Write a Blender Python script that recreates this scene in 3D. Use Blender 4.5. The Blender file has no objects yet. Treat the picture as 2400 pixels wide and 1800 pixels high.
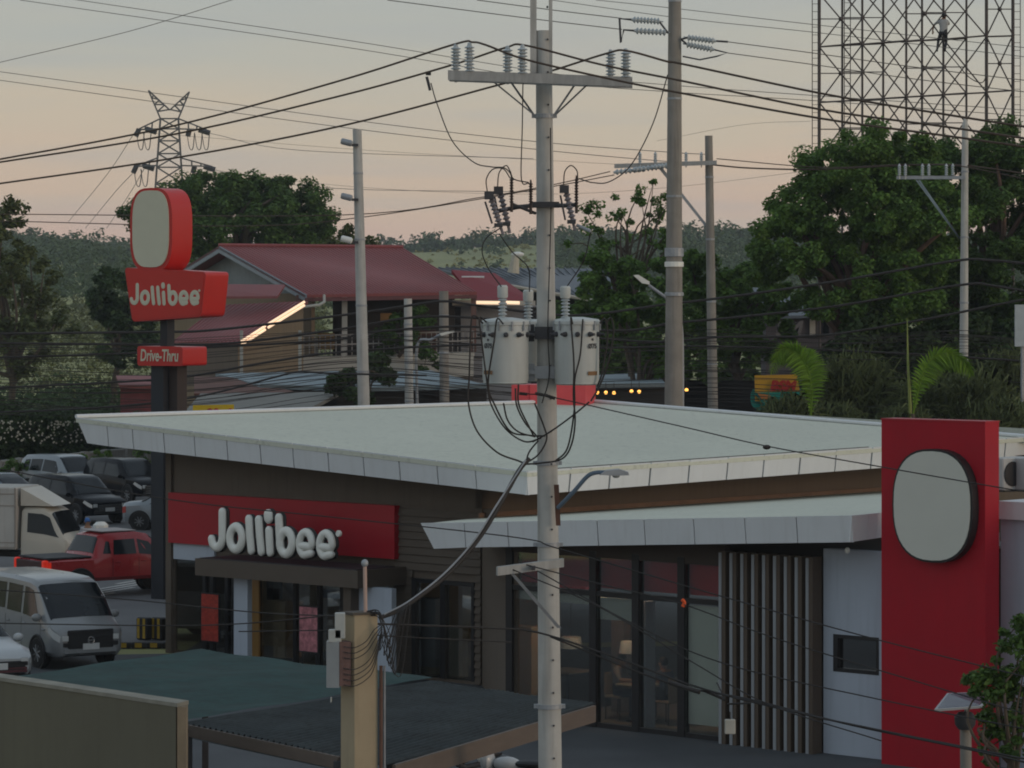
import bpy, math, random
import numpy as np
from mathutils import Vector, Matrix
R = math.radians
rnd = random.Random(7)
npr = np.random.default_rng(11)
scene = bpy.context.scene
COL = scene.collection

# ---------------------------------------------------------------- camera
F = 8000.0            # focal length in pixels of the 2400 px wide photograph
HOR = 690.0           # picture row of the horizon
CAMZ = 8.4            # eye height above the car park
cam_data = bpy.data.cameras.new('camera')
cam_data.sensor_width = 36.0
cam_data.lens = 36.0 * F / 2400.0
cam_data.shift_y = -(900.0 - HOR) / 2400.0
cam_data.clip_start = 0.5
cam_data.clip_end = 6000.0
cam = bpy.data.objects.new('camera', cam_data)
cam.location = (0, 0, CAMZ)
cam.rotation_euler = (R(90), 0, 0)
COL.objects.link(cam)
scene.camera = cam

# ---------------------------------------------------------------- sky: dusk, after the sun has gone low on the right
world = bpy.data.worlds.new('World')
scene.world = world
world.use_nodes = True
nt = world.node_tree
nt.nodes.clear()
SUN_EL, SUN_AZ = R(7), R(118)      # azimuth clockwise from +Y (the view direction)
def _sky():
    n = nt.nodes.new
    L = nt.links.new
    out = n('ShaderNodeOutputWorld')
    tc = n('ShaderNodeTexCoord')
    sep = n('ShaderNodeSeparateXYZ')
    L(tc.outputs['Generated'], sep.inputs[0])
    mp = n('ShaderNodeMapping'); mp.inputs['Scale'].default_value = (3.0, 3.0, 26.0)
    L(tc.outputs['Generated'], mp.inputs[0])
    no = n('ShaderNodeTexNoise'); no.inputs['Scale'].default_value = 2.3; no.inputs['Detail'].default_value = 6
    L(mp.outputs[0], no.inputs['Vector'])
    ad = n('ShaderNodeMath'); ad.operation = 'MULTIPLY_ADD'
    L(no.outputs['Fac'], ad.inputs[0]); ad.inputs[1].default_value = 0.05; ad.inputs[2].default_value = -0.025
    a2 = n('ShaderNodeMath'); a2.operation = 'ADD'
    L(ad.outputs[0], a2.inputs[0]); L(sep.outputs['Z'], a2.inputs[1])
    mr = n('ShaderNodeMapRange'); mr.inputs['From Min'].default_value = 0.0; mr.inputs['From Max'].default_value = 1.0
    L(a2.outputs[0], mr.inputs['Value'])
    sq = n('ShaderNodeMath'); sq.operation = 'POWER'; sq.inputs[1].default_value = 0.5
    L(mr.outputs[0], sq.inputs[0])
    cr = n('ShaderNodeValToRGB')
    L(sq.outputs[0], cr.inputs[0])
    e = cr.color_ramp.elements
    pts = [(0.0, (.46, .35, .315)), (.12, (.50, .365, .30)), (.17, (.52, .40, .305)), (.22, (.475, .405, .315)),
           (.27, (.39, .385, .34)), (.31, (.34, .36, .35)), (.45, (.36, .405, .43)), (.70, (.30, .355, .41)), (1.0, (.235, .29, .35))]
    e[0].position, e[0].color = pts[0][0], (*pts[0][1], 1)
    e[1].position, e[1].color = pts[-1][0], (*pts[-1][1], 1)
    for p, c in pts[1:-1]:
        k = e.new(p); k.color = (*c, 1)
    mp2 = n('ShaderNodeMapping'); mp2.inputs['Scale'].default_value = (5.0, 5.0, 55.0); mp2.inputs['Location'].default_value = (.7, .2, .3)
    L(tc.outputs['Generated'], mp2.inputs[0])
    n2 = n('ShaderNodeTexNoise'); n2.inputs['Scale'].default_value = 1.7; n2.inputs['Detail'].default_value = 5
    L(mp2.outputs[0], n2.inputs['Vector'])
    mr2 = n('ShaderNodeMapRange'); mr2.inputs['From Min'].default_value = .5; mr2.inputs['From Max'].default_value = .78; mr2.inputs['To Max'].default_value = .55
    L(n2.outputs['Fac'], mr2.inputs['Value'])
    cm = n('ShaderNodeMix'); cm.data_type = 'RGBA'; L(mr2.outputs[0], cm.inputs[0]); L(cr.outputs[0], cm.inputs[6]); cm.inputs[7].default_value = (.335, .345, .345, 1)
    b1 = n('ShaderNodeBackground'); b1.inputs['Strength'].default_value = 1.0
    L(cm.outputs[2], b1.inputs[0])
    sk = n('ShaderNodeTexSky'); sk.sky_type = 'NISHITA'; sk.sun_disc = False
    sk.sun_elevation = SUN_EL; sk.sun_rotation = SUN_AZ; sk.dust_density = 4
    b2 = n('ShaderNodeBackground'); b2.inputs['Strength'].default_value = 0.012
    L(sk.outputs[0], b2.inputs[0])
    s = n('ShaderNodeAddShader')
    L(b1.outputs[0], s.inputs[0]); L(b2.outputs[0], s.inputs[1])
    L(s.outputs[0], out.inputs[0])
_sky()
sun_data = bpy.data.lights.new('sun', 'SUN')
sun_data.energy = 0.42
sun_data.angle = R(14)
sun_data.color = (1.0, 0.76, 0.58)
sun = bpy.data.objects.new('sun', sun_data)
COL.objects.link(sun)
_d = Vector((math.sin(SUN_AZ) * math.cos(SUN_EL), math.cos(SUN_AZ) * math.cos(SUN_EL), math.sin(SUN_EL)))
sun.rotation_euler = _d.to_track_quat('Z', 'Y').to_euler()
sun.location = (60, -60, 60)
scene.view_settings.view_transform = 'Standard'
scene.view_settings.look = 'None'
scene.view_settings.exposure = 0.26
scene.view_settings.gamma = 1.0
scene.view_settings.use_curve_mapping = False
scene.cycles.max_bounces = 6
scene.cycles.volume_bounces = 0
scene.cycles.transparent_max_bounces = 12
scene.cycles.use_denoising = True
scene.cycles.filter_width = 1.9

# ---------------------------------------------------------------- pixels to places
def P(px, py, D):
    """point at distance D in front of the eye seen at a pixel of the photograph"""
    return Vector(((px - 1200.0) / F * D, D, CAMZ - (py - HOR) / F * D))
def ground(px, py, z=0.0):
    return P(px, py, (CAMZ - z) * F / (py - HOR))
def zat(py, D):
    return CAMZ - (py - HOR) / F * D

# ---------------------------------------------------------------- materials
MATS = {}
def mat(name, rgb, rough=.65, var=.12, scale=4.0, bump=0.0, metal=0.0, spec=.35, streak=0.0, streak_rgb=None, speck=0.0, emit=0.0, coat=0.0, stretch=None, rust=0.0):
    if name in MATS:
        return MATS[name]
    m = bpy.data.materials.new(name)
    m.use_nodes = True
    t = m.node_tree
    b = t.nodes['Principled BSDF']
    N, L = t.nodes.new, t.links.new
    b.inputs['Roughness'].default_value = rough
    b.inputs['Metallic'].default_value = metal
    b.inputs['Specular IOR Level'].default_value = spec
    b.inputs['Coat Weight'].default_value = coat
    b.inputs['Coat Roughness'].default_value = .08
    tc = N('ShaderNodeTexCoord')
    vec = tc.outputs['Object']
    if stretch:
        mp = N('ShaderNodeMapping'); mp.inputs['Scale'].default_value = stretch
        L(vec, mp.inputs[0]); vec0 = mp.outputs[0]
    else:
        vec0 = vec
    no = N('ShaderNodeTexNoise'); no.inputs['Scale'].default_value = scale; no.inputs['Detail'].default_value = 7; no.inputs['Roughness'].default_value = .62
    L(vec0, no.inputs['Vector'])
    mr = N('ShaderNodeMapRange'); mr.inputs['From Min'].default_value = .25; mr.inputs['From Max'].default_value = .75
    L(no.outputs['Fac'], mr.inputs['Value'])
    mx = N('ShaderNodeMix'); mx.data_type = 'RGBA'
    L(mr.outputs[0], mx.inputs[0])
    mx.inputs[6].default_value = (*[max(0, c * (1 - var)) for c in rgb], 1)
    mx.inputs[7].default_value = (*[min(1, c * (1 + var)) for c in rgb], 1)
    colr = mx.outputs[2]
    if streak > 0:
        mp = N('ShaderNodeMapping'); mp.inputs['Scale'].default_value = (5, 5, .35)
        L(vec, mp.inputs[0])
        n2 = N('ShaderNodeTexNoise'); n2.inputs['Scale'].default_value = 1.6; n2.inputs['Detail'].default_value = 5
        L(mp.outputs[0], n2.inputs['Vector'])
        m2 = N('ShaderNodeMapRange'); m2.inputs['From Min'].default_value = .5; m2.inputs['From Max'].default_value = .75
        m2.inputs['To Max'].default_value = streak
        L(n2.outputs['Fac'], m2.inputs['Value'])
        mx2 = N('ShaderNodeMix'); mx2.data_type = 'RGBA'
        L(m2.outputs[0], mx2.inputs[0]); L(colr, mx2.inputs[6])
        mx2.inputs[7].default_value = (*(streak_rgb or [c * .45 for c in rgb]), 1)
        colr = mx2.outputs[2]
    if rust > 0:
        n4 = N('ShaderNodeTexNoise'); n4.inputs['Scale'].default_value = 2.2; n4.inputs['Detail'].default_value = 9; n4.inputs['Roughness'].default_value = .7
        L(vec, n4.inputs['Vector'])
        m4 = N('ShaderNodeMapRange'); m4.inputs['From Min'].default_value = .55; m4.inputs['From Max'].default_value = .68; m4.inputs['To Max'].default_value = rust
        L(n4.outputs['Fac'], m4.inputs['Value'])
        mx4 = N('ShaderNodeMix'); mx4.data_type = 'RGBA'
        L(m4.outputs[0], mx4.inputs[0]); L(colr, mx4.inputs[6]); mx4.inputs[7].default_value = (.11, .06, .035, 1)
        colr = mx4.outputs[2]
    if speck > 0:
        vo = N('ShaderNodeTexNoise'); vo.inputs['Scale'].default_value = 7.0; vo.inputs['Detail'].default_value = 3
        L(vec, vo.inputs['Vector'])
        m3 = N('ShaderNodeMapRange'); m3.inputs['From Min'].default_value = .57; m3.inputs['From Max'].default_value = .63; m3.inputs['To Max'].default_value = speck
        L(vo.outputs['Fac'], m3.inputs['Value'])
        mx3 = N('ShaderNodeMix'); mx3.data_type = 'RGBA'
        L(m3.outputs[0], mx3.inputs[0]); L(colr, mx3.inputs[6]); mx3.inputs[7].default_value = (*[c * .5 for c in rgb], 1)
        colr = mx3.outputs[2]
    L(colr, b.inputs['Base Color'])
    rr = N('ShaderNodeMapRange'); rr.inputs['To Min'].default_value = max(.03, rough - .1); rr.inputs['To Max'].default_value = min(1, rough + .1)
    L(no.outputs['Fac'], rr.inputs['Value']); L(rr.outputs[0], b.inputs['Roughness'])
    if bump > 0:
        bm = N('ShaderNodeBump'); bm.inputs['Strength'].default_value = bump; bm.inputs['Distance'].default_value = .03
        L(no.outputs['Fac'], bm.inputs['Height']); L(bm.outputs[0], b.inputs['Normal'])
    if emit > 0:
        b.inputs['Emission Color'].default_value = (*rgb, 1)
        b.inputs['Emission Strength'].default_value = emit
    MATS[name] = m
    return m

def leafmat(name, rgb, var=.45, trans=.25):
    if name in MATS:
        return MATS[name]
    m = bpy.data.materials.new(name); m.use_nodes = True
    t = m.node_tree; N, L = t.nodes.new, t.links.new
    b = t.nodes['Principled BSDF']; b.inputs['Roughness'].default_value = .6; b.inputs['Specular IOR Level'].default_value = .25
    g = N('ShaderNodeNewGeometry')
    tc = N('ShaderNodeTexCoord')
    no = N('ShaderNodeTexNoise'); no.inputs['Scale'].default_value = .55; no.inputs['Detail'].default_value = 3
    L(tc.outputs['Object'], no.inputs['Vector'])
    ad = N('ShaderNodeMath'); ad.operation = 'ADD'; L(no.outputs['Fac'], ad.inputs[0]); L(g.outputs['Random Per Island'], ad.inputs[1])
    mr = N('ShaderNodeMapRange'); mr.inputs['From Min'].default_value = .3; mr.inputs['From Max'].default_value = 1.7
    L(ad.outputs[0], mr.inputs['Value'])
    cr = N('ShaderNodeValToRGB'); L(mr.outputs[0], cr.inputs[0])
    e = cr.color_ramp.elements
    e[0].color = (*[c * (1 - var) for c in rgb], 1); e[1].color = (*[min(1, c * (1 + var)) for c in (rgb[0] * 1.15, rgb[1], rgb[2] * .85)], 1)
    L(cr.outputs[0], b.inputs['Base Color'])
    tr = N('ShaderNodeBsdfTranslucent'); L(cr.outputs[0], tr.inputs[0])
    ms = N('ShaderNodeMixShader'); ms.inputs[0].default_value = trans
    o = t.nodes['Material Output']
    L(b.outputs[0], ms.inputs[1]); L(tr.outputs[0], ms.inputs[2]); L(ms.outputs[0], o.inputs[0])
    MATS[name] = m
    return m

def glassmat(name, tint=(.55, .6, .6), refl=.18, rough=.02):
    if name in MATS:
        return MATS[name]
    m = bpy.data.materials.new(name); m.use_nodes = True
    t = m.node_tree; N, L = t.nodes.new, t.links.new
    t.nodes.remove(t.nodes['Principled BSDF'])
    tr = N('ShaderNodeBsdfTransparent'); tr.inputs[0].default_value = (*tint, 1)
    gl = N('ShaderNodeBsdfGlossy'); gl.inputs['Roughness'].default_value = rough
    lw = N('ShaderNodeLayerWeight'); lw.inputs[0].default_value = .35
    ma = N('ShaderNodeMath'); ma.operation = 'MULTIPLY_ADD'; ma.inputs[1].default_value = .6; ma.inputs[2].default_value = refl
    L(lw.outputs['Fresnel'], ma.inputs[0])
    ms = N('ShaderNodeMixShader'); L(ma.outputs[0], ms.inputs[0])
    L(tr.outputs[0], ms.inputs[1]); L(gl.outputs[0], ms.inputs[2]); L(ms.outputs[0], t.nodes['Material Output'].inputs[0])
    MATS[name] = m
    return m

# ---------------------------------------------------------------- mesh helper
WM = {}                 # world matrix of every object we made
class MB:
    def __init__(s):
        s.v, s.f = [], []
    def add(s, vs, fs):
        k = len(s.v)
        s.v.extend([tuple(p) for p in vs])
        s.f.extend([tuple(i + k for i in f) for f in fs])
        return s
    def box(s, c, size, rz=0.0, M=None):
        hx, hy, hz = size[0] / 2, size[1] / 2, size[2] / 2
        q = [(-hx, -hy, -hz), (hx, -hy, -hz), (hx, hy, -hz), (-hx, hy, -hz), (-hx, -hy, hz), (hx, -hy, hz), (hx, hy, hz), (-hx, hy, hz)]
        if M is not None:
            q = [M @ Vector(p) for p in q]
        else:
            ca, sa = math.cos(rz), math.sin(rz)
            q = [(c[0] + p[0] * ca - p[1] * sa, c[1] + p[0] * sa + p[1] * ca, c[2] + p[2]) for p in q]
        return s.add(q, [(0, 3, 2, 1), (4, 5, 6, 7), (0, 1, 5, 4), (1, 2, 6, 5), (2, 3, 7, 6), (3, 0, 4, 7)])
    def cbox(s, c, size, b, rz=0.0):
        """box with chamfered vertical and horizontal edges"""
        hx, hy, hz = size[0] / 2, size[1] / 2, size[2] / 2
        ca, sa = math.cos(rz), math.sin(rz)
        rings = []
        for z, i in ((-hz, b), (-hz + b, 0), (hz - b, 0), (hz, b)):
            x, y = hx - i, hy - i
            rings.append([(-x + b, -y, z), (x - b, -y, z), (x, -y + b, z), (x, y - b, z), (x - b, y, z), (-x + b, y, z), (-x, y - b, z), (-x, -y + b, z)])
        vs = [(c[0] + p[0] * ca - p[1] * sa, c[1] + p[0] * sa + p[1] * ca, c[2] + p[2]) for r in rings for p in r]
        fs = []
        for k in range(3):
            for i in range(8):
                j = (i + 1) % 8
                fs.append((k * 8 + i, k * 8 + j, k * 8 + 8 + j, k * 8 + 8 + i))
        fs.append(tuple(range(7, -1, -1))); fs.append(tuple(range(24, 32)))
        return s.add(vs, fs)
    def quadbox(s, p, off):
        """polygon p extruded by vector off (both lists of Vectors)"""
        n = len(p); off = Vector(off)
        vs = [Vector(a) for a in p] + [Vector(a) + off for a in p]
        fs = [tuple(range(n)), tuple(range(2 * n - 1, n - 1, -1))]
        for i in range(n):
            j = (i + 1) % n
            fs.append((i, i + n, j + n, j))
        return s.add(vs, fs)
    def cyl(s, a, b, r0, r1=None, n=12, caps=True):
        a, b = Vector(a), Vector(b)
        r1 = r0 if r1 is None else r1
        d = (b - a)
        if d.length < 1e-9:
            return s
        d.normalize()
        x = d.orthogonal().normalized(); y = d.cross(x)
        vs = []
        for p, r in ((a, r0), (b, r1)):
            for i in range(n):
                t = 2 * math.pi * i / n
                vs.append(p + x * (r * math.cos(t)) + y * (r * math.sin(t)))
        fs = [(i, (i + 1) % n, n + (i + 1) % n, n + i) for i in range(n)]
        if caps:
            fs += [tuple(range(n - 1, -1, -1)), tuple(range(n, 2 * n))]
        return s.add(vs, fs)
    def tube(s, path, r, n=6, rs=None):
        path = [Vector(p) for p in path]
        m = len(path)
        d = [(path[min(i + 1, m - 1)] - path[max(i - 1, 0)]).normalized() for i in range(m)]
        x = d[0].orthogonal().normalized()
        vs, fs = [], []
        for i in range(m):
            x = (x - d[i] * x.dot(d[i])); x.normalize(); y = d[i].cross(x)
            rr = rs[i] if rs else r
            for k in range(n):
                t = 2 * math.pi * k / n
                vs.append(path[i] + x * (rr * math.cos(t)) + y * (rr * math.sin(t)))
        for i in range(m - 1):
            for k in range(n):
                q = (k + 1) % n
                fs.append((i * n + k, i * n + q, (i + 1) * n + q, (i + 1) * n + k))
        fs.append(tuple(range(n - 1, -1, -1))); fs.append(tuple((m - 1) * n + k for k in range(n)))
        return s.add(vs, fs)
    def lathe(s, base, prof, n=14, axis=(0, 0, 1)):
        """prof: list of (radius, height along axis)"""
        base, ax = Vector(base), Vector(axis).normalized()
        x = ax.orthogonal().normalized(); y = ax.cross(x)
        vs, fs = [], []
        for r, h in prof:
            for k in range(n):
                t = 2 * math.pi * k / n
                vs.append(base + ax * h + x * (r * math.cos(t)) + y * (r * math.sin(t)))
        for i in range(len(prof) - 1):
            for k in range(n):
                q = (k + 1) % n
                fs.append((i * n + k, i * n + q, (i + 1) * n + q, (i + 1) * n + k))
        fs.append(tuple(range(n - 1, -1, -1))); fs.append(tuple((len(prof) - 1) * n + k for k in range(n)))
        return s.add(vs, fs)
    def ball(s, c, r, n=10, m=7):
        c = Vector(c)
        r = r if hasattr(r, '__len__') else (r, r, r)
        prof = []
        vs, fs = [], []
        for i in range(1, m):
            a = math.pi * i / m
            for k in range(n):
                t = 2 * math.pi * k / n
                vs.append((c.x + r[0] * math.sin(a) * math.cos(t), c.y + r[1] * math.sin(a) * math.sin(t), c.z - r[2] * math.cos(a)))
        for i in range(m - 2):
            for k in range(n):
                q = (k + 1) % n
                fs.append((i * n + k, i * n + q, (i + 1) * n + q, (i + 1) * n + k))
        b = len(vs); vs.append((c.x, c.y, c.z - r[2])); vs.append((c.x, c.y, c.z + r[2]))
        for k in range(n):
            q = (k + 1) % n
            fs.append((b, q, k)); fs.append((b + 1, (m - 2) * n + k, (m - 2) * n + q))
        return s.add(vs, fs)
    def stroke(s, path, nrm, r, d, n=10):
        """rounded stroke lying in the plane with normal nrm: half width r in the plane, half depth d across it, round ends"""
        nrm = Vector(nrm).normalized()
        path = [Vector(p) for p in path]
        t0 = (path[1] - path[0]).normalized(); t1 = (path[-1] - path[-2]).normalized()
        pts, sc = [], []
        for a in (85, 60, 35, 15):
            pts.append(path[0] - t0 * (r * math.sin(R(a)))); sc.append(math.cos(R(a)))
        for p in path:
            pts.append(p); sc.append(1.0)
        for a in (15, 35, 60, 85):
            pts.append(path[-1] + t1 * (r * math.sin(R(a)))); sc.append(math.cos(R(a)))
        m = len(pts)
        vs, fs = [], []
        for i in range(m):
            t = (pts[min(i + 1, m - 1)] - pts[max(i - 1, 0)]).normalized()
            x = t.cross(nrm).normalized()
            for k in range(n):
                a = 2 * math.pi * k / n
                vs.append(pts[i] + x * (r * sc[i] * math.cos(a)) + nrm * (d * (.4 + .6 * sc[i]) * math.sin(a)))
        for i in range(m - 1):
            for k in range(n):
                q = (k + 1) % n
                fs.append((i * n + k, i * n + q, (i + 1) * n + q, (i + 1) * n + k))
        fs.append(tuple(range(n - 1, -1, -1))); fs.append(tuple((m - 1) * n + k for k in range(n)))
        return s.add(vs, fs)
    def build(s, name, material, parent=None, smooth=False, local=False, kind=None, label=None, cat=None, group=None):
        me = bpy.data.meshes.new(name)
        vs = s.v
        W = Matrix.Identity(4)
        if parent is not None:
            W = WM[parent]
            if not local:
                I = W.inverted()
                vs = [tuple(I @ Vector(p)) for p in vs]
        me.from_pydata(vs, [], s.f)
        me.materials.append(material)
        if smooth:
            me.polygons.foreach_set('use_smooth', [True] * len(me.polygons))
            if hasattr(me, 'set_sharp_from_angle'):
                me.set_sharp_from_angle(angle=R(38))
        me.update()
        o = bpy.data.objects.new(name, me)
        COL.objects.link(o)
        if parent is not None:
            o.parent = parent
        WM[o] = W.copy()
        tag(o, label, cat, group, kind)
        return o

def npmesh(name, V, Q, material, parent=None, local=False, kind=None, label=None, cat=None, group=None):
    """big quad mesh from numpy arrays (world coordinates unless local)"""
    me = bpy.data.meshes.new(name)
    W = Matrix.Identity(4)
    if parent is not None:
        W = WM[parent]
        if not local:
            I = np.array(W.inverted())
            V = V @ I[:3, :3].T + I[:3, 3]
    me.vertices.add(len(V)); me.vertices.foreach_set('co', V.astype(np.float32).ravel())
    n = Q.shape[1]
    me.loops.add(Q.size); me.loops.foreach_set('vertex_index', Q.astype(np.int32).ravel())
    me.polygons.add(len(Q)); me.polygons.foreach_set('loop_start', np.arange(0, Q.size, n, dtype=np.int32))
    me.materials.append(material)
    me.update(calc_edges=True); me.validate()
    o = bpy.data.objects.new(name, me)
    COL.objects.link(o)
    if parent is not None:
        o.parent = parent
    WM[o] = W.copy()
    tag(o, label, cat, group, kind)
    return o

def tag(o, label=None, cat=None, group=None, kind=None):
    if label: o['label'] = label
    if cat: o['category'] = cat
    if group: o['group'] = group
    if kind: o['kind'] = kind
    return o

def thing(name, label, cat, loc=(0, 0, 0), rz=0.0, group=None):
    o = bpy.data.objects.new(name, None)
    o.empty_display_size = .2
    o.location = loc; o.rotation_euler = (0, 0, rz)
    COL.objects.link(o)
    WM[o] = Matrix.Translation(Vector(loc)) @ Matrix.Rotation(rz, 4, 'Z')
    return tag(o, label, cat, group)

def catmull(pts, k=6):
    pts = [Vector(p) for p in pts]
    if len(pts) < 3:
        return [pts[0].lerp(pts[1], i / k) for i in range(k + 1)]
    q = [pts[0] * 2 - pts[1]] + pts + [pts[-1] * 2 - pts[-2]]
    out = []
    for i in range(1, len(q) - 2):
        a, b, c, d = q[i - 1:i + 3]
        for j in range(k):
            t = j / k
            out.append(.5 * ((2 * b) + (c - a) * t + (2 * a - 5 * b + 4 * c - d) * t * t + (3 * b - a - 3 * c + d) * t ** 3))
    out.append(pts[-1])
    return out

def leaves(centers, spread, count, size, flat=.6, seed=0, aspect=1.9, droop=0.0):
    """count leaf-sized diamonds scattered about cluster centres; centers (n,3), spread (n,) or scalar -> V, Q"""
    g = np.random.default_rng(seed)
    C = np.asarray(centers, float)
    idx = g.integers(0, len(C), count)
    sp = np.broadcast_to(np.asarray(spread, float), (len(C),))[idx][:, None]
    d = g.normal(size=(count, 3)); d /= np.linalg.norm(d, axis=1)[:, None]
    rr = g.random((count, 1)) ** .45
    p = C[idx] + d * rr * sp * np.array([1, 1, .8])
    nrm = g.normal(size=(count, 3)); nrm[:, 2] = np.abs(nrm[:, 2]) + flat
    nrm += d * .8
    nrm /= np.linalg.norm(nrm, axis=1)[:, None]
    a = g.normal(size=(count, 3)); a[:, 2] -= droop
    a -= nrm * (a * nrm).sum(1)[:, None]; a /= np.linalg.norm(a, axis=1)[:, None]
    b = np.cross(nrm, a)
    s = np.broadcast_to(np.asarray(size, float), (len(C),))[idx][:, None] * (.6 + .8 * g.random((count, 1)))
    V = np.stack([p - a * s, p + b * s / aspect, p + a * s, p - b * s / aspect], 1).reshape(-1, 3)
    Q = np.arange(count * 4).reshape(-1, 4)
    return V, Q

# ================================================================ setting
def terr(x, y):
    x = np.asarray(x, float); y = np.asarray(y, float)
    h = np.interp(y, [0, 160, 176, 230, 320, 500, 700, 850, 950, 1100, 1500, 3500], [0, 0, 1.4, 2.6, 4.2, 8.4, 15.0, 19.6, 20.4, 20, 14, 8])
    k = np.clip((y - 170) / 400, 0, 1)
    h = h + k * (1.6 * np.sin(x / 31 + y / 120) + 1.1 * np.sin(x / 13.7 + 1.3) * np.sin(y / 47) + 1.2 * np.sin(x / 61 - 1.0))
    return h

def m_ground():
    m = mat('earth and grass', (.29, .29, .12), .95, .3, .03, bump=.3)
    return m
ys = np.concatenate([np.linspace(-80, 150, 24), np.linspace(155, 420, 54), np.linspace(430, 1150, 90), np.linspace(1160, 1240, 5)])
xs = np.concatenate([np.linspace(-700, -220, 8), np.linspace(-200, 200, 120), np.linspace(220, 700, 8)])
GX, GY = np.meshgrid(xs, ys)
GV = np.stack([GX.ravel(), GY.ravel(), terr(GX, GY).ravel()], 1)
nx = len(xs)
ii = np.arange(len(ys) - 1)[:, None] * nx + np.arange(nx - 1)[None, :]
GQ = np.stack([ii, ii + 1, ii + nx + 1, ii + nx], -1).reshape(-1, 4)
gr = npmesh('ground', GV, GQ, m_ground(), kind='structure')
gr.data.polygons.foreach_set('use_smooth', [True] * len(gr.data.polygons))

asphalt = mat('asphalt', (.13, .13, .132), .85, .25, .35, bump=.15, streak=0)
MB().quadbox([(-45, 76, .004), (14, 84, .004), (40, 150, .004), (-60, 152, .004)], (0, 0, -.05)).build('car_park', asphalt, kind='structure')
MB().quadbox([(-40, 52, .008), (40, 40, .008), (40, 60, .008), (14, 83, .008), (-40, 75, .008)], (0, 0, -.05)).build('pavement', mat('worn paving', (.075, .080, .085), .85, .25, .5, bump=.1), kind='structure')
MB().quadbox([(-60, 8, .006), (60, 2, .006), (60, 38, .006), (-60, 50, .006)], (0, 0, -.05)).build('road', asphalt, kind='structure')
white_paint = mat('worn white road paint', (.55, .55, .52), .8, .25, 6)
for k in range(7):
    a = ground(60 + k * 52, 1425 - k * 14)
    o = MB().quadbox([a + Vector((0, 0, .010)), a + Vector((.12, 0, .010)), a + Vector((1.9, 4.6, .010)), a + Vector((1.78, 4.6, .010))], (0, 0, -.004)).build('painted_bay_line', white_paint, kind='structure')

# the low masonry wall behind the parked cars, with its posts
wall_grey = mat('grey rendered block wall', (.30, .29, .27), .9, .15, 1.2, bump=.25, streak=.5)
wa, wb_ = P(-60, 1090, 143), P(345, 1050, 152)
wl = thing('boundary_wall', 'long grey block wall behind the parked cars at the left', 'wall', (wa.x, wa.y, 0))
wdir = Vector((wb_.x - wa.x, wb_.y - wa.y, 0)); wlen = wdir.length; wdir.normalize(); wn = Vector((wdir.y, -wdir.x, 0))
hw0, hw1 = wa.z, wb_.z
for k in range(8):
    s0, s1 = wlen * k / 8 + .13, wlen * (k + 1) / 8 - .13
    za, zb = hw0 + (hw1 - hw0) * s0 / wlen, hw0 + (hw1 - hw0) * s1 / wlen
    p0, p1 = Vector((wa.x, wa.y, 0)) + wdir * s0, Vector((wa.x, wa.y, 0)) + wdir * s1
    MB().quadbox([p0, p1, p1 + Vector((0, 0, zb)), p0 + Vector((0, 0, za))], -wn * .15).build('panel', wall_grey, wl)
    MB().quadbox([p0 + Vector((0, 0, za + .003)) + wn * .04, p1 + Vector((0, 0, zb + .003)) + wn * .04, p1 + Vector((0, 0, zb + .08)) + wn * .04, p0 + Vector((0, 0, za + .08)) + wn * .04], -wn * .23).build('coping', mat('pale coping', (.36, .36, .34), .9, .15, 3), wl)
for k in range(9):
    p0 = Vector((wa.x, wa.y, 0)) + wdir * (wlen * k / 8)
    zz = hw0 + (hw1 - hw0) * k / 8
    MB().box(p0 + Vector((0, 0, zz / 2 + .06)), (.26, .3, zz + .12), math.atan2(wdir.y, wdir.x)).build('post', wall_grey, wl)

# ---------------------------------------------------------------- vegetation on the hills, read as one mass
lm_far = leafmat('far woodland leaves', (.070, .115, .050), .4, .15)
lm_far2 = leafmat('far scrub leaves', (.105, .130, .050), .4, .15)
def woods(name, label, n, px0, px1, d0, d1, r0, r1, per, size, material, seed, skip=None, zoff=.3):
    g = np.random.default_rng(seed)
    D = d0 + (d1 - d0) * g.random(n) ** .8
    px = px0 + (px1 - px0) * g.random(n)
    keep = np.ones(n, bool)
    if skip:
        for a, b, c, d, pr in skip:
            keep &= ~((px > a) & (px < b) & (D > c) & (D < d) & (g.random(n) < pr))
    D, px = D[keep], px[keep]
    X = (px - 1200) / F * D
    rad = r0 + (r1 - r0) * g.random(len(D)) ** 2
    Z = terr(X, D) + rad * (zoff + .6 * g.random(len(D)))
    C = np.stack([X, D, Z], 1)
    sub = np.repeat(C, 4, 0) + g.normal(size=(len(C) * 4, 3)) * np.repeat(rad, 4)[:, None] * np.array([.45, .45, .35])
    V, Q = leaves(sub, np.repeat(rad, 4) * .6, len(D) * per, size * np.repeat(D, 4) / d1, .4, seed)
    return npmesh(name, V, Q, material, kind='stuff', label=label, cat='woodland')
woods('hill_woodland', 'dark blue-green woodland covering the far hills along the skyline', 4200, -200, 2600, 430, 985, 1.6, 3.9, 80, .66, lm_far, 3,
      [(800, 1290, 430, 925, .985), (1290, 1500, 430, 560, .5)])
woods('hillside_scrub', 'drab green scrub over the slope at the left and the open field', 900, -150, 760, 172, 430, .6, 1.9, 60, .26, lm_far2, 5, None, .1)
woods('field_grass', 'yellow-green rough grass and bushes on the open hill field', 200, 820, 1300, 440, 920, .4, 1.2, 40, .40, leafmat('field grass', (.30, .30, .10), .3, .2), 6, None, .0)

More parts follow.
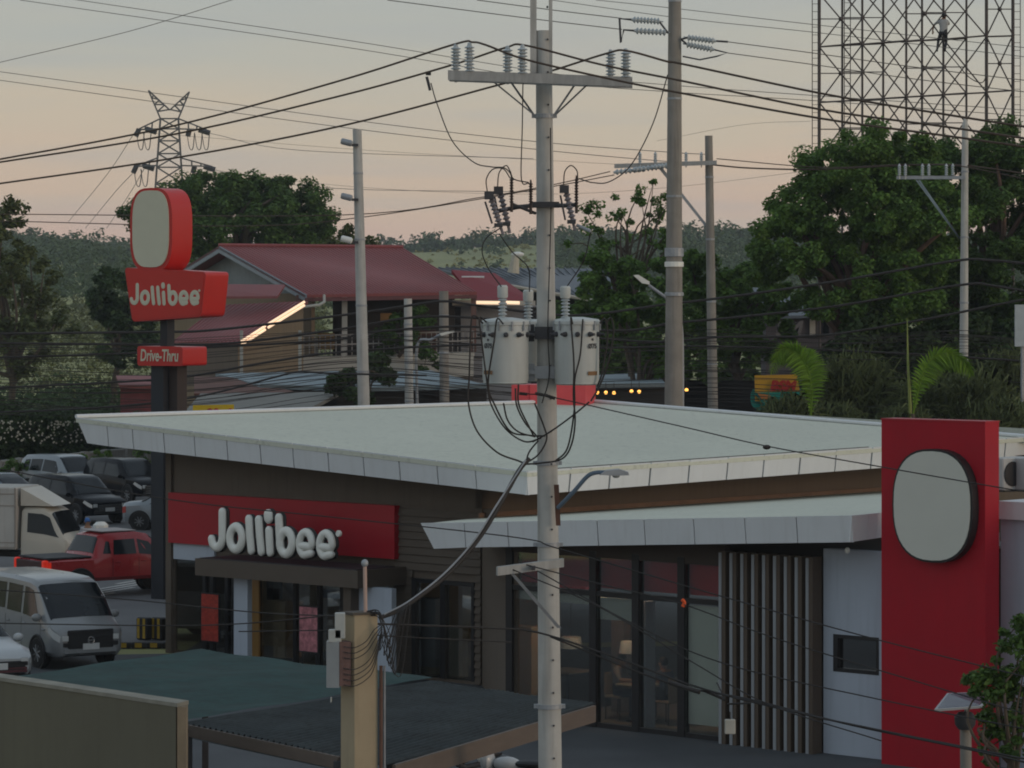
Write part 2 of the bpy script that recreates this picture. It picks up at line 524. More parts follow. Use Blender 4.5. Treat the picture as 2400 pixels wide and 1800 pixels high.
# ================================================================ the restaurant
C0 = Vector((-.64, 73.2, 0)); U = Vector((.736, -.677, 0)).normalized(); NF = Vector((U.y, -U.x, 0))   # U: along the front to the right, NF: outwards to the street
def W(t, o, z=0.0):
    p = C0 + U * t + NF * o
    return Vector((p.x, p.y, z))
def hit(px, o):
    q = C0 + NF * o
    k = (px - 1200.0) / F
    t = (k * q.y - q.x) / (U.x - k * U.y)
    return t, (q + U * t).y
def fz(px, py, o):
    """point of the photograph on the upright plane o metres before the front wall -> (t, z)"""
    t, D = hit(px, o)
    return t, zat(py, D)

brown_wall = mat('taupe painted wall', (.135, .108, .084), .8, .08, 1.5, bump=.08, streak=.25)
brown_board = mat('taupe clapboard', (.112, .090, .070), .75, .12, 2.0, stretch=(1, 1, 14), bump=.05)
brown_trim = mat('brown trim', (.10, .078, .06), .6, .1, 3)
white_panel = mat('white aluminium panel', (.70, .72, .73), .38, .04, 1.2, streak=.12, streak_rgb=(.33, .30, .26), spec=.5)
white_roof = mat('white membrane roof', (.60, .61, .51), .8, .06, .35, speck=.3, streak=.08, bump=.05)
white_wall = mat('white rendered wall', (.44, .49, .56), .8, .05, 1, streak=.15)
red_panel = mat('red sign panel', (.38, .007, .018), .45, .1, 1.0, spec=.4)
red_pylon = mat('red painted pylon', (.40, .006, .018), .6, .12, .8, streak=.1, spec=.3)
letter_white = mat('white acrylic letters', (.80, .80, .74), .35, .03, 4)
black_metal = mat('black window frame', (.02, .02, .022), .4, .1, 4)
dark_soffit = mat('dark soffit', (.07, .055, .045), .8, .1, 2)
glass_shop = glassmat('shop glass', (.86, .88, .87), .02)
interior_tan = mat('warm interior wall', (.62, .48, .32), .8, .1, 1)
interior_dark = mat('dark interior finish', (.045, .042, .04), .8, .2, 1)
floor_in = mat('interior floor tile', (.26, .22, .17), .4, .15, 3)

bx_ = W(-5, -6)
rest = thing('restaurant', 'low taupe fast-food restaurant with white sloping roofs and red panels', 'restaurant', (bx_.x, bx_.y, 0))

# --- roof corners from the photograph
LT = W(hit(178, 1.2)[0], 1.2, zat(978, hit(178, 1.2)[1]))
NC = W(2.4, 1.2); NC.z = zat(1104, NC.y)
_k = (2065 - 1200) / F
kk = (_k * NC.y - NC.x) / (-NF.x + _k * NF.y)
RE = NC - NF * kk; RE.z = zat(1047, RE.y)
# plane through the three
_a = np.array([[LT.x, LT.y, 1], [NC.x, NC.y, 1], [RE.x, RE.y, 1]]); RA, RB, RC = np.linalg.solve(_a, np.array([LT.z, NC.z, RE.z]))
def roofz(p):
    return RA * p.x + RB * p.y + RC
def on_roof(px, py):
    # D with CAMZ-(py-HOR)/F*D = RA*k*D + RB*D + RC
    k = (px - 1200) / F
    D = (CAMZ - RC) / (RA * k + RB + (py - HOR) / F)
    return P(px, py, D)
BK = on_roof(1372, 940)
RB_ = on_roof(2430, 1026)
RE2 = NC - NF * (kk * 1.75); RE2.z = roofz(RE2)
dz = Vector((0, 0, 1))
roof_poly = [LT, NC, RE2, RB_, BK]
MB().quadbox([p - dz * .03 for p in roof_poly], (0, 0, -.09)).build('upper_roof', white_roof, rest)
# thin metal edge trim along the back
for a, b in ((LT, BK), (BK, RB_)):
    MB().tube([a + dz * .02, b + dz * .02], .05, 6).build('roof_edge_trim', white_panel, rest)
# fascia panels
def fascia(a, b, hts, inw, seams, px_of, parent, mat_, name='fascia_panel'):
    """panels between points a and b (top edge), heights hts=(ha,hb), leaning inwards by vector inw; seams: fractions"""
    out = (-inw).normalized() if inw.length > 0 else Vector((0, 0, 0))
    for i in range(len(seams) - 1):
        f0, f1 = seams[i] + .0012, seams[i + 1] - .0012
        p0, p1 = a.lerp(b, f0), a.lerp(b, f1)
        h0, h1 = hts[0] + (hts[1] - hts[0]) * f0, hts[0] + (hts[1] - hts[0]) * f1
        jog = out * rnd.uniform(0, .006)
        e0 = U * .32 if (i == 0 and inw.dot(NF) < -.001) else Vector((0, 0, 0))
        MB().quadbox([p0 + jog, p1 + jog, p1 + inw - dz * h1 + jog, p0 + inw + e0 - dz * h0 + jog], inw.normalized() * .035).build(name, mat_, parent)
def fracs(pxs, a, b):
    r = []
    for px in pxs:
        k = (px - 1200) / F
        d = b - a
        t = (k * a.y - a.x) / (d.x - k * d.y)
        r.append(min(max(t, 0), 1))
    return r
sl = fracs([178, 250, 309, 382, 454, 530, 608, 685, 767, 850, 934, 1023, 1113, 1234], LT, NC); sl[0], sl[-1] = 0, 1
fascia(LT, NC, (.60, .50), -NF * .06, sl, None, rest, white_panel)
sr = fracs([1237, 1338, 1432, 1526, 1617, 1707, 1792, 1877, 1961, 2045], NC, RE); sr[0] = 0
RE_full = NC.lerp(RE2, 1.0)
sr2 = [f * (RE - NC).length / (RE2 - NC).length for f in sr] + [.63, .69, .75, .81, .87, .94, 1.0]
fascia(NC, RE2, (.50, .50), -U * .06, sr2, None, rest, white_panel)
# soffit
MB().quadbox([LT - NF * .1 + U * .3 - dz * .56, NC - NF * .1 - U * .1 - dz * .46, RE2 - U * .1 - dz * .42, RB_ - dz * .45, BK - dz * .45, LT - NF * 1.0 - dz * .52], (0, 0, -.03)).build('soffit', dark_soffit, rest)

MB().tube([NC.lerp(RE, f) - U * .22 - NF * .05 - dz * .012 for f in (.08, .3, .6, .98)], .018, 5).build('roof_seam', mat('dark roof seam', (.10, .095, .085), .8, .4, 3), rest)
# --- left front wall (o = 0), t from TL to 0
TL = hit(395, 0)[0]
top = lambda t, o: roofz(W(t, o)) - .35
SZ0, SZ1 = 2.6, 3.77           # bottom and top of the red sign band
MB().quadbox([W(TL, 0, SZ0 - .1), W(0, 0, SZ0 + 1.28), W(0, 0, top(0, 0)), W(TL, 0, top(TL, 0))], NF * -.2).v
MB().quadbox([W(TL, 0, 2.5), W(hit(925, 0)[0], 0, 2.5), W(hit(925, 0)[0], 0, 3.8), W(0, 0, 3.8), W(0, 0, top(0, 0)), W(TL, 0, top(TL, 0))], NF * -.2).build('upper_wall', brown_wall, rest)
# clapboards on the right part of the left front, round the window
t_c0, t_c1 = hit(925, 0)[0], hit(1128, 0)[0]
w0, w1 = hit(968, 0)[0], hit(1114, 0)[0]
wz0, wz1 = fz(1040, 1590, 0)[1], fz(1040, 1360, 0)[1]
bh = .168
MB().quadbox([W(t_c0, -.03, 0), W(w0, -.03, 0), W(w0, -.03, 3.8), W(t_c0, -.03, 3.8)], NF * -.15).build('wall_backing', brown_wall, rest)
MB().quadbox([W(w1, -.03, 0), W(t_c1 + .3, -.03, 0), W(t_c1 + .3, -.03, 3.8), W(w1, -.03, 3.8)], NF * -.15).build('wall_backing', brown_wall, rest)
MB().quadbox([W(w0, -.03, wz1), W(w1, -.03, wz1), W(w1, -.03, 3.8), W(w0, -.03, 3.8)], NF * -.15).build('wall_backing', brown_wall, rest)
MB().quadbox([W(w0, -.03, 0), W(w1, -.03, 0), W(w1, -.03, wz0), W(w0, -.03, wz0)], NF * -.15).build('wall_backing', brown_wall, rest)
def board(ta, tb, z):
    MB().add([W(ta, -.02, z + .012), W(tb, -.02, z + .012), W(tb, .045, z + .012), W(ta, .045, z + .012), W(ta, -.02, z + bh), W(tb, -.02, z + bh), W(tb, .012, z + bh), W(ta, .012, z + bh)],
             [(0, 1, 2, 3), (4, 7, 6, 5), (3, 2, 6, 7), (0, 3, 7, 4), (1, 5, 6, 2), (0, 4, 5, 1)]).build('clapboard', brown_board, rest)
z = .02
while z + bh < 3.83:
    if z + bh > wz0 and z < wz1:
        board(t_c0, w0, z); board(w1, t_c1, z)
    else:
        board(t_c0, t_c1, z)
    z += bh
# window in the clapboard wall
fw = MB()
for a, b in ((w0, w0 + .12), (w1 - .08, w1), ((w0 + w1) / 2 - .07, (w0 + w1) / 2 + .07)):
    fw.quadbox([W(a, .05, wz0), W(b, .05, wz0), W(b, .05, wz1), W(a, .05, wz1)], NF * -.15)
fw.quadbox([W(w0, .052, wz1 - .09), W(w1, .052, wz1 - .09), W(w1, .052, wz1), W(w0, .052, wz1)], NF * -.15)
win = fw.build('window', black_metal, rest)
for a, b in ((w0 + .12, (w0 + w1) / 2 - .07), ((w0 + w1) / 2 + .07, w1 - .08)):
    MB().quadbox([W(a, 0, wz0), W(b, 0, wz0), W(b, 0, wz1 - .09), W(a, 0, wz1 - .09)], NF * -.012).build('pane', glass_shop, win)

# red sign band
ts0, ts1 = hit(395, .15)[0], hit(925, .15)[0]
MB().quadbox([W(ts0, .16, SZ0), W(ts1, .16, SZ0), W(ts1, .16, SZ1), W(ts0, .16, SZ1)], NF * -.16).build('sign_band', red_panel, rest)
MB().quadbox([W(hit(405, .1)[0], .08, 2.22), W(hit(500, .1)[0], .08, 2.22), W(hit(500, .1)[0], .08, SZ0 - .01), W(hit(405, .1)[0], .08, SZ0 - .01)], NF * -.1).build('white_lintel', white_wall, rest)

# --- the letters of the word, traced as strokes (zoomed picture coordinates)
def zc(x, y):
    return (350 + x / 3.687, 1050 + y / 3.687)
def arc(cx, cy, rx, ry, a0, a1, n=18):
    return [(cx + rx * math.cos(R(a0 + (a1 - a0) * i / n)), cy + ry * math.sin(R(a0 + (a1 - a0) * i / n))) for i in range(n + 1)]
def estroke(cx, cy):
    return [(cx - 46, cy + 14), (cx - 5, cy + 20), (cx + 48, cy + 26)] + arc(cx, cy, 54, 100, 14, -258, 26)[1:] + [(cx + 44, cy + 82)]
WORD = [
    ('J', [[(632, 556), (632, 640), (632, 740)] + arc(586, 766, 47, 92, 0, 165, 14)]),
    ('o', [arc(750, 778, 53, 97, -90, 270, 28)]),
    ('l', [[(862, 617), (870, 750), (883, 882)]]),
    ('l', [[(947, 622), (956, 760), (970, 892)]]),
    ('i', [[(1036, 715), (1040, 800), (1046, 898)], [(1029, 578), (1030, 592), (1031, 604)]]),
    ('b', [[(1120, 605), (1126, 740), (1134, 860)], arc(1182, 816, 53, 98, -90, 270, 28)]),
    ('e', [estroke(1352, 828)]),
    ('e', [estroke(1526, 838)]),
]
OL = 1.32
word_sign = thing('restaurant_sign_letters', 'raised white rounded word letters standing on the brown door canopy', 'sign', W(hit(640, OL)[0], OL, 2.5))
WORDM = []
for nm, strokes in WORD:
    mb = MB(); mk = MB()
    ms = []
    for st in strokes:
        pts = []
        for x, y in st:
            t, zz = fz(*zc(x, y), OL)
            pts.append((t, zz))
        ms.append(pts)
        rr = (.092 if nm == 'e' else .106) if not (nm == 'i' and st[0][1] < 600) else .128
        mb.stroke([W(t, OL, zz) for t, zz in pts], NF, rr, .075, 12)
        mk.stroke([W(t, OL - .10, zz) for t, zz in pts], NF, rr + .012, .06, 12)
    WORDM.append((nm, ms))
    lt = mb.build('letter_' + nm.lower(), letter_white, word_sign, smooth=True)
    mk.build('letter_return', mat('black letter return', (.03, .03, .03), .5), lt, smooth=True)
t, zz = fz(*zc(1632, 740), OL)
MB().lathe(W(t, OL - .05, zz), [(.07, 0), (.075, .05), (.06, .07)], 16, NF).build('registered_mark', letter_white, word_sign)

# --- door canopy slab under the letters
ca, cb = hit(457, 1.55)[0], hit(838, 1.55)[0]
MB().quadbox([W(ca, 1.55, 2.06), W(cb, 1.55, 2.06), W(cb, 0.05, 2.06), W(ca, 0.05, 2.06)], (0, 0, .38)).build('door_canopy', brown_trim, rest)
MB().quadbox([W(ca + .1, 1.5, 2.442), W(cb - .1, 1.5, 2.442), W(cb - .1, .3, 2.442), W(ca + .1, .3, 2.442)], (0, 0, .015)).build('canopy_top', mat('dark flashing', (.03, .03, .033), .6), rest)
pc = hit(550, 1.1)[0]
for pxa, pxb, o in ((548, 580, 1.2), (832, 918, 1.1)):
    a, b = hit(pxa, o)[0], hit(pxb, o)[0]
    MB().quadbox([W(a, o, 0), W(b, o, 0), W(b, o, 2.058), W(a, o, 2.058)], NF * -.14).build('pillar', white_wall, rest)
MB().quadbox([W(hit(808, 1.3)[0], 1.35, 0), W(hit(826, 1.3)[0], 1.35, 0), W(hit(826, 1.3)[0], 1.35, 2.058), W(hit(808, 1.3)[0], 1.35, 2.058)], NF * -.3).build('pillar', brown_trim, rest)
# corner post at the far left
MB().quadbox([W(TL - .05, .05, 0), W(TL + .14, .05, 0), W(TL + .14, .05, top(TL, 0)), W(TL - .05, .05, top(TL, 0))], NF * -.2).build('corner_post', brown_wall, rest)
# entrance glazing
gl_px = [405, 478, 496, 530, 546, 584, 602, 690, 746, 800, 925]
for i in range(len(gl_px) - 1):
    a, b = hit(gl_px[i], 0)[0], hit(gl_px[i + 1], 0)[0]
    MB().quadbox([W(a + .03, -.04, .08), W(b - .03, -.04, .08), W(b - .03, -.04, 2.2), W(a + .03, -.04, 2.2)], NF * -.012).build('entrance_pane', glass_shop, rest)
    MB().quadbox([W(a - .05, .0, 0), W(a + .05, .0, 0), W(a + .05, .0, 2.22), W(a - .05, .0, 2.22)], NF * -.1).build('entrance_mullion', black_metal, rest)
MB().quadbox([W(hit(405, 0)[0], .01, 2.22), W(t_c0, .01, 2.22), W(t_c0, .01, 2.5), W(hit(405, 0)[0], .01, 2.5)], NF * -.12).build('entrance_head', brown_trim, rest)
oak = mat('golden wood door leaf', (.36, .20, .06), .5, .2, 3, stretch=(1, 1, .15))
a, b = hit(590, 0)[0], hit(608, 0)[0]
MB().quadbox([W(a, .02, .05), W(b, .02, .05), W(b, .02, 2.1), W(a, .02, 2.1)], NF * -.05).build('wood_jamb', oak, rest)
# interior shells
def shell(t0, t1, o0, o1, z1, wallm):
    MB().quadbox([W(t0, o0, .012), W(t1, o0, .012), W(t1, o1, .012), W(t0, o1, .012)], (0, 0, -.01)).build('interior_floor', floor_in, rest)
    MB().quadbox([W(t0, o1, 0), W(t1, o1, 0), W(t1, o1, z1), W(t0, o1, z1)], NF * -.1).build('interior_wall', wallm, rest)
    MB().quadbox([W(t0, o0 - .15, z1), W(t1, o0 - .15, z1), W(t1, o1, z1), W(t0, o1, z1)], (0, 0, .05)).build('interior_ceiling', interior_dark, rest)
shell(TL + .2, -.2, -.06, -2.6, 2.6, interior_tan)
for (pa, pb, o, ya, yb, m) in ((640, 668, -.25, 1410, 1540, interior_tan), (625, 640, -2.0, 1355, 1405, black_metal), (668, 688, -.3, 1410, 1540, oak), (750, 802, -1.4, 1385, 1400, black_metal), (750, 802, -.5, 1350, 1378, letter_white),
                             (975, 1020, -.5, 1405, 1560, white_wall), (1045, 1075, -.6, 1470, 1590, mat('pale upholstered chair', (.42, .38, .30), .8)), (985, 1020, -.5, 1545, 1600, MATS['pale upholstered chair'])):
    t0, z0 = fz(pa, yb, o); t1, z1 = fz(pb, ya, o)
    MB().quadbox([W(t0, o, max(z0, .03)), W(t1, o, max(z0, .03)), W(t1, o, z1), W(t0, o, z1)], NF * -.3).build('interior_partition', m, rest)
# back and side closing walls of the upper block
MB().quadbox([W(TL, 0, 0), W(TL, -12.5, 0), W(TL, -12.5, top(TL, -12.5)), W(TL, 0, top(TL, 0))], U * .2).build('side_wall', brown_wall, rest)
MB().quadbox([W(0, .0, 3.0), W(0, -22.0, 3.0), W(0, -22.0, top(0, -22) + .02), W(0, 0, top(0, 0) + .02)], U * -.2).build('upper_right_wall', brown_wall, rest)
copper = mat('copper coloured flashing', (.20, .125, .085), .6, .2, 2, rust=.4)
MB().quadbox([W(.02, .15, 3.60), W(.02, -22, 3.52), W(.02, -22, 3.64), W(.02, .15, 3.72)], U * .05).build('flashing', copper, rest)

# --- the lower dining wing
OG = 3.6
tg = lambda px, o=OG: hit(px, o)[0]
tA, tB = tg(1193), tg(1702)
# diagonal wall from the upper corner to the glass
MB().quadbox([W(0, 0, 0), W(tA, OG, 0), W(tA, OG, 3.5), W(0, 0, 3.5)], U * .25).build('angled_wall', brown_wall, rest)
mull = [1197, 1293, 1393, 1493, 1600, 1697]
for px in mull:
    t = tg(px)
    MB().quadbox([W(t - .085, OG + .06, 0), W(t + .085, OG + .06, 0), W(t + .085, OG + .06, 3.42), W(t - .085, OG + .06, 3.42)], NF * -.16).build('mullion', black_metal, rest)
ZT = 2.55
for i in range(len(mull) - 1):
    a, b = tg(mull[i]) + .085, tg(mull[i + 1]) - .085
    MB().quadbox([W(a, OG, .1), W(b, OG, .1), W(b, OG, ZT), W(a, OG, ZT)], NF * -.012).build('window_pane', glass_shop, rest)
    MB().quadbox([W(a, OG, ZT + .1), W(b, OG, ZT + .1), W(b, OG, 3.3), W(a, OG, 3.3)], NF * -.012).build('clerestory_pane', glass_shop, rest)
    MB().quadbox([W(a, OG + .04, ZT), W(b, OG + .04, ZT), W(b, OG + .04, ZT + .1), W(a, OG + .04, ZT + .1)], NF * -.12).build('transom', black_metal, rest)
    MB().quadbox([W(a, OG + .04, 0), W(b, OG + .04, 0), W(b, OG + .04, .1), W(a, OG + .04, .1)], NF * -.12).build('sill', black_metal, rest)
MB().quadbox([W(tA, OG + .05, 3.3), W(tB, OG + .05, 3.3), W(tB, OG + .05, 3.7), W(tA, OG + .05, 3.7)], NF * -.15).build('glazing_head', dark_soffit, rest)
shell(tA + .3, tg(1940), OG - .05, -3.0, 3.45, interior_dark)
MB().quadbox([W(tA + .2, OG - .14, 2.70), W(tB, OG - .14, 2.70), W(tB, OG - .14, 3.28), W(tA + .2, OG - .14, 3.28)], NF * -.06).build('red_valance', mat('red interior valance', (.55, .05, .05), .6, .15, 2), rest)
pale_blind = mat('pale roller blind', (.80, .82, .74), .8, .06, 2)
for (pa, pb, ya, yb) in ((1397, 1488, 1406, 1450), (1606, 1692, 1424, 1695), (1200, 1388, 1396, 1402)):
    t0, z0 = fz(pa, yb, OG - .07); t1, z1 = fz(pb, ya, OG - .07)
    MB().quadbox([W(t0, OG - .07, z0), W(t1, OG - .07, z0), W(t1, OG - .07, z1), W(t0, OG - .07, z1)], NF * -.03).build('window_blind', pale_blind, rest)
# timber lined column by the glass, inside
for (pa, pb, ya, yb, o, m) in ((1207, 1245, 1470, 1680, 2.6, interior_tan), (1432, 1462, 1450, 1640, 1.6, mat('grey interior column', (.16, .14, .13), .8)), (1507, 1512, 1410, 1600, 3.2, white_wall)):
    t0, z0 = fz(pa, yb, o); t1, z1 = fz(pb, ya, o)
    MB().quadbox([W(t0, o, .02), W(t1, o, .02), W(t1, o, z1), W(t0, o, z1)], NF * -.3).build('interior_column', m, rest)
# fins
fin_side = mat('brown fin', (.10, .075, .055), .7, .1, 2, stretch=(1, 1, .2))
fin_edge = mat('pale fin edge', (.28, .295, .31), .6, .12, 2, stretch=(1, 1, .2))
for k in range(9):
    t = tg(1716 + k * 25.5)
    f = MB().quadbox([W(t - .075, OG + .30, 0), W(t + .075, OG + .30, 0), W(t + .075, OG + .30, 3.6), W(t - .075, OG + .30, 3.6)], NF * -.28).build('fin', fin_side, rest)
    MB().quadbox([W(t - .072, OG + .315, .01), W(t - .005, OG + .315, .01), W(t - .005, OG + .315, 3.58), W(t - .072, OG + .315, 3.58)], NF * -.012).build('fin_edge', fin_edge, f)
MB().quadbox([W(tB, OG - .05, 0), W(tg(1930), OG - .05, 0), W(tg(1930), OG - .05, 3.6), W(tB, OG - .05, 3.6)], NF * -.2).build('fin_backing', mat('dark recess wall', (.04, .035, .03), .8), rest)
# white wall with a small window
a, b = tg(1930), tg(2085)
q0, q1 = tg(1953), tg(2060)
zq0, zq1 = fz(2005, 1578, OG)[1], fz(2005, 1490, OG)[1]
for (ta, tb, za, zb) in ((a, b, 0, zq0), (a, b, zq1, 3.75), (a, q0, zq0, zq1), (q1, b, zq0, zq1)):
    MB().quadbox([W(ta, OG, za), W(tb, OG, za), W(tb, OG, zb), W(ta, OG, zb)], NF * -.22).build('white_wall', white_wall, rest)
sf = MB()
for (ta, tb, za, zb) in ((q0, q0 + .1, zq0, zq1), (q1 - .06, q1, zq0, zq1), (q0 + .1, q1 - .06, zq1 - .07, zq1), (q0 + .1, q1 - .06, zq0, zq0 + .07)):
    sf.quadbox([W(ta, OG + .006, za), W(tb, OG + .006, za), W(tb, OG + .006, zb), W(ta, OG + .006, zb)], NF * -.2)
sw = sf.build('small_window', black_metal, rest)
MB().quadbox([W(q0 + .1, OG - .08, zq0 + .07), W(q1 - .06, OG - .08, zq0 + .07), W(q1 - .06, OG - .08, zq1 - .07), W(q0 + .1, OG - .08, zq1 - .07)], NF * -.012).build('pane', glassmat('reflecting pane', (.25, .24, .2), .3), sw)
# lower canopy
OC = 4.5
A1 = W(hit(985, OC)[0], OC); A1.z = zat(1226, A1.y)
B1 = W(hit(1997, OC)[0], OC); B1.z = zat(1208, B1.y)
_k = (2083 - 1200) / F
k2 = (_k * B1.y - B1.x) / (-NF.x + _k * NF.y)
D1 = B1 - NF * k2; D1.z = zat(1200, D1.y)
hA = .50; hB = zat(1208, B1.y) - zat(1271, B1.y)
s3 = fracs([985, 1088, 1189, 1290, 1399, 1509, 1625, 1745, 1866, 1996], A1, B1); s3[0], s3[-1] = 0, 1
fascia(A1, B1, (hA, hB), -NF * .05, s3, None, rest, white_panel)
fascia(B1, D1, (hB, .45), -U * .05, [0, .45, 1], None, rest, white_panel)
G0, G1 = W(-.1, .2, 3.60), W(.0, -20, 3.56)
lr = MB()
lr.add([A1 - dz * .02, B1 - dz * .02, D1 - dz * .02, G1, G0, G0.lerp(A1, .0)], [(0, 1, 3, 4), (1, 2, 3)])
lr.build('lower_roof', white_roof, rest)
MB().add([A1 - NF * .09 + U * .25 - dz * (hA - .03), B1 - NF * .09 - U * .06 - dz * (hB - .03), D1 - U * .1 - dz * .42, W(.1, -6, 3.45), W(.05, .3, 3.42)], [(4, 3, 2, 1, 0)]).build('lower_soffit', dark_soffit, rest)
MB().ball(W(tg(1986, 4.0), 4.0, zat(1277, 63)), (.05, .05, .06)).build('soffit_camera', letter_white, rest)
# right-hand block beyond the pylon
MB().quadbox([W(tg(2300), OG - .6, 0), W(tg(2300) + 8, OG - .6, 0), W(tg(2300) + 8, OG - .6, 4.42), W(tg(2300), OG - .6, 4.42)], NF * -5).build('rear_block', white_wall, rest)
MB().quadbox([W(tg(2300), OG - .5, 4.422), W(tg(2300) + 8, OG - .5, 4.422), W(tg(2300) + 8, OG - .5, 4.74), W(tg(2300), OG - .5, 4.74)], NF * -5).build('parapet', white_panel, rest)

# --- the red pylon wall
OP = OG + .45
p0t, p1t = tg(2066, OP), tg(2309, OP)
ztop = zat(984, hit(2066, OP)[1])
pyl = thing('red_pylon', 'tall flat red wall slab rising above the white roof at the right', 'pylon', W((p0t + p1t) / 2, OP))
MB().quadbox([W(p0t, OP, 0), W(p1t, OP, 0), W(p1t, OP, ztop), W(p0t, OP, ztop)], NF * -.42).build('slab', red_pylon, pyl)
MB().quadbox([W(p0t - .01, OP + .01, ztop), W(p1t + .01, OP + .01, ztop), W(p1t + .01, OP + .01, ztop + .03), W(p0t - .01, OP + .01, ztop + .03)], NF * -.44).build('cap', red_panel, pyl)
# plain blank sign box where the emblem hangs (the mascot itself is left out)
emb = thing('blank_sign_box', 'plain cream oval sign box with black edge on the red pylon', 'sign', W(tg(2190, OP), OP, zat(1190, 61)))
tc_, zc_ = fz(2192, 1185, OP + .1)
def oval(mb, rx, rz_, o0, o1, n=40):
    vs, fs = [], []
    for o in (o0, o1):
        for i in range(n):
            a = 2 * math.pi * i / n
            vs.append(W(tc_ + rx * math.copysign(abs(math.cos(a)) ** .8, math.cos(a)), o, zc_ + rz_ * math.copysign(abs(math.sin(a)) ** .8, math.sin(a))))
    fs = [(i, (i + 1) % n, n + (i + 1) % n, n + i) for i in range(n)] + [tuple(range(n - 1, -1, -1)), tuple(range(n, 2 * n))]
    return mb.add(vs, fs)
oval(MB(), .86, 1.0, OP + .002, OP + .20).build('box', mat('black sign return', (.02, .02, .022), .4), emb)
oval(MB(), .82, .96, OP + .2005, OP + .215).build('face', mat('cream sign face', (.62, .62, .55), .4, .03, 2), emb)

# small red block behind the roof ridge
rb = thing('red_roof_box', 'small coral red box peeking above the back of the white roof', 'sign box', P(1280, 948, 91))
a, b = P(1199, 948, 90), P(1372, 948, 90)
MB().quadbox([a - dz * 4.9, b - dz * 4.9, Vector((b.x, b.y, zat(902, 90))), Vector((a.x, a.y, zat(902, 90)))], (0.3, 1.2, 0)).build('box', mat('coral red panel', (.62, .075, .085), .5, .05, 2), rb)
MB().quadbox([a + Vector((.46, -.02, 0)), a + Vector((.48, -.02, 0)), Vector((a.x + .48, a.y - .02, zat(902, 90))), Vector((a.x + .46, a.y - .02, zat(902, 90)))], (0, .015, 0)).build('seam', red_panel, rb)

# air conditioning units at the far right behind the pylon
for k, (px, py) in enumerate(((2370, 1150), (2425, 1142))):
    D = 63.5
    p = P(px, py, D)
    ac = thing('air_conditioner', ('grey air conditioning unit' if k == 0 else 'second grey air conditioning unit') + ' on the roof at the right edge behind the pylon', 'air conditioner', (p.x, p.y, 4.742), .7)
    MB().cbox((0, 0, .33), (.8, .32, .6), .02).build('casing', mat('pale grey casing', (.45, .45, .43), .5), ac, local=True)
    MB().lathe((-.15, -.17, .33), [(.23, 0), (.23, .015), (.02, .02)], 20, (0, -1, 0)).build('fan_grille', black_metal, ac, local=True)
    MB().box((0, 0, .015), (.7, .3, .03)).build('feet', black_metal, ac, local=True)

# ================================================================ poles, transformers, lamps
concrete = mat('weathered concrete pole', (.48, .475, .445), .85, .16, 2.2, bump=.15, streak=.5, streak_rgb=(.17, .165, .15))
concrete_d = mat('darker concrete pole', (.27, .25, .22), .9, .18, 2.0, bump=.15, streak=.5)
galv = mat('galvanised steel', (.33, .35, .37), .5, .2, 5, metal=.3)
steel_d = mat('dark weathered steel', (.06, .06, .065), .6, .25, 5)
porcelain = mat('grey porcelain', (.42, .46, .47), .25, .06, 6, spec=.6)
brown_por = mat('brown polymer', (.05, .035, .03), .5, .1, 6)
tank_grey = mat('pale grey enamel tank', (.54, .57, .55), .45, .07, 1.6, streak=.25, streak_rgb=(.24, .24, .22))
cable_blk = mat('black cable sheath', (.035, .031, .029), .6, .2, 3)
cable_brn = mat('aged brown conductor', (.085, .058, .04), .6, .2, 3)
cable_grey = mat('thin bare wire', (.16, .14, .12), .5, .1, 3, metal=.3)
DP = 44.0
SP = F / DP
def pl(px, py, D=DP):
    return P(px, py, D)

base = Vector(((1293 - 1200) / F * DP, DP, 0))
topp = P(1272, -160, DP)
def pole_at(z):
    a, b = Vector((base.x, base.y, 0)), topp
    return a.lerp(b, z / b.z)
mp_ = thing('utility_pole', 'tall pale concrete utility pole in front of the restaurant carrying three transformers', 'utility pole', base)
zsplit = zat(72, DP)
seg = [pole_at(z) for z in np.linspace(0, zsplit, 14)]
MB().tube(seg, 0, 20, [.165 - .062 * (p.z / zsplit) for p in seg]).build('shaft', concrete, mp_, smooth=True)
# the shaft goes on above as two flanges
for dx, w in ((-.175 + .06, .082), (.107, .045)):
    c = P(1271, 30, DP)
    MB().box((c.x + dx, DP, (zsplit - .55 + topp.z) / 2), (w, .16, topp.z - zsplit + .55)).build('flange', concrete, mp_)
# step bolts and holes
for k in range(26):
    z = 1.6 + k * .42
    p = pole_at(z)
    MB().cyl((p.x + .05, p.y - (.165 - .062 * z / zsplit) - .012, z), (p.x + .05, p.y, z), .013, n=8).build('bolt', steel_d, mp_)
def band(obj, z, r, name='band', m=galv):
    p = pole_at(z)
    b = MB().lathe((p.x, p.y, z - .03), [(r, 0), (r + .012, .003), (r + .012, .057), (r, .06)], 20)
    b.box((p.x + r + .02, p.y, z), (.06, .05, .05)); b.box((p.x - r - .02, p.y, z), (.06, .05, .05))
    return b.build(name, m, obj)
for py in (272, 1085, 1276, 1655):
    z = zat(py, DP); band(mp_, z, .165 - .062 * z / zsplit + .004)
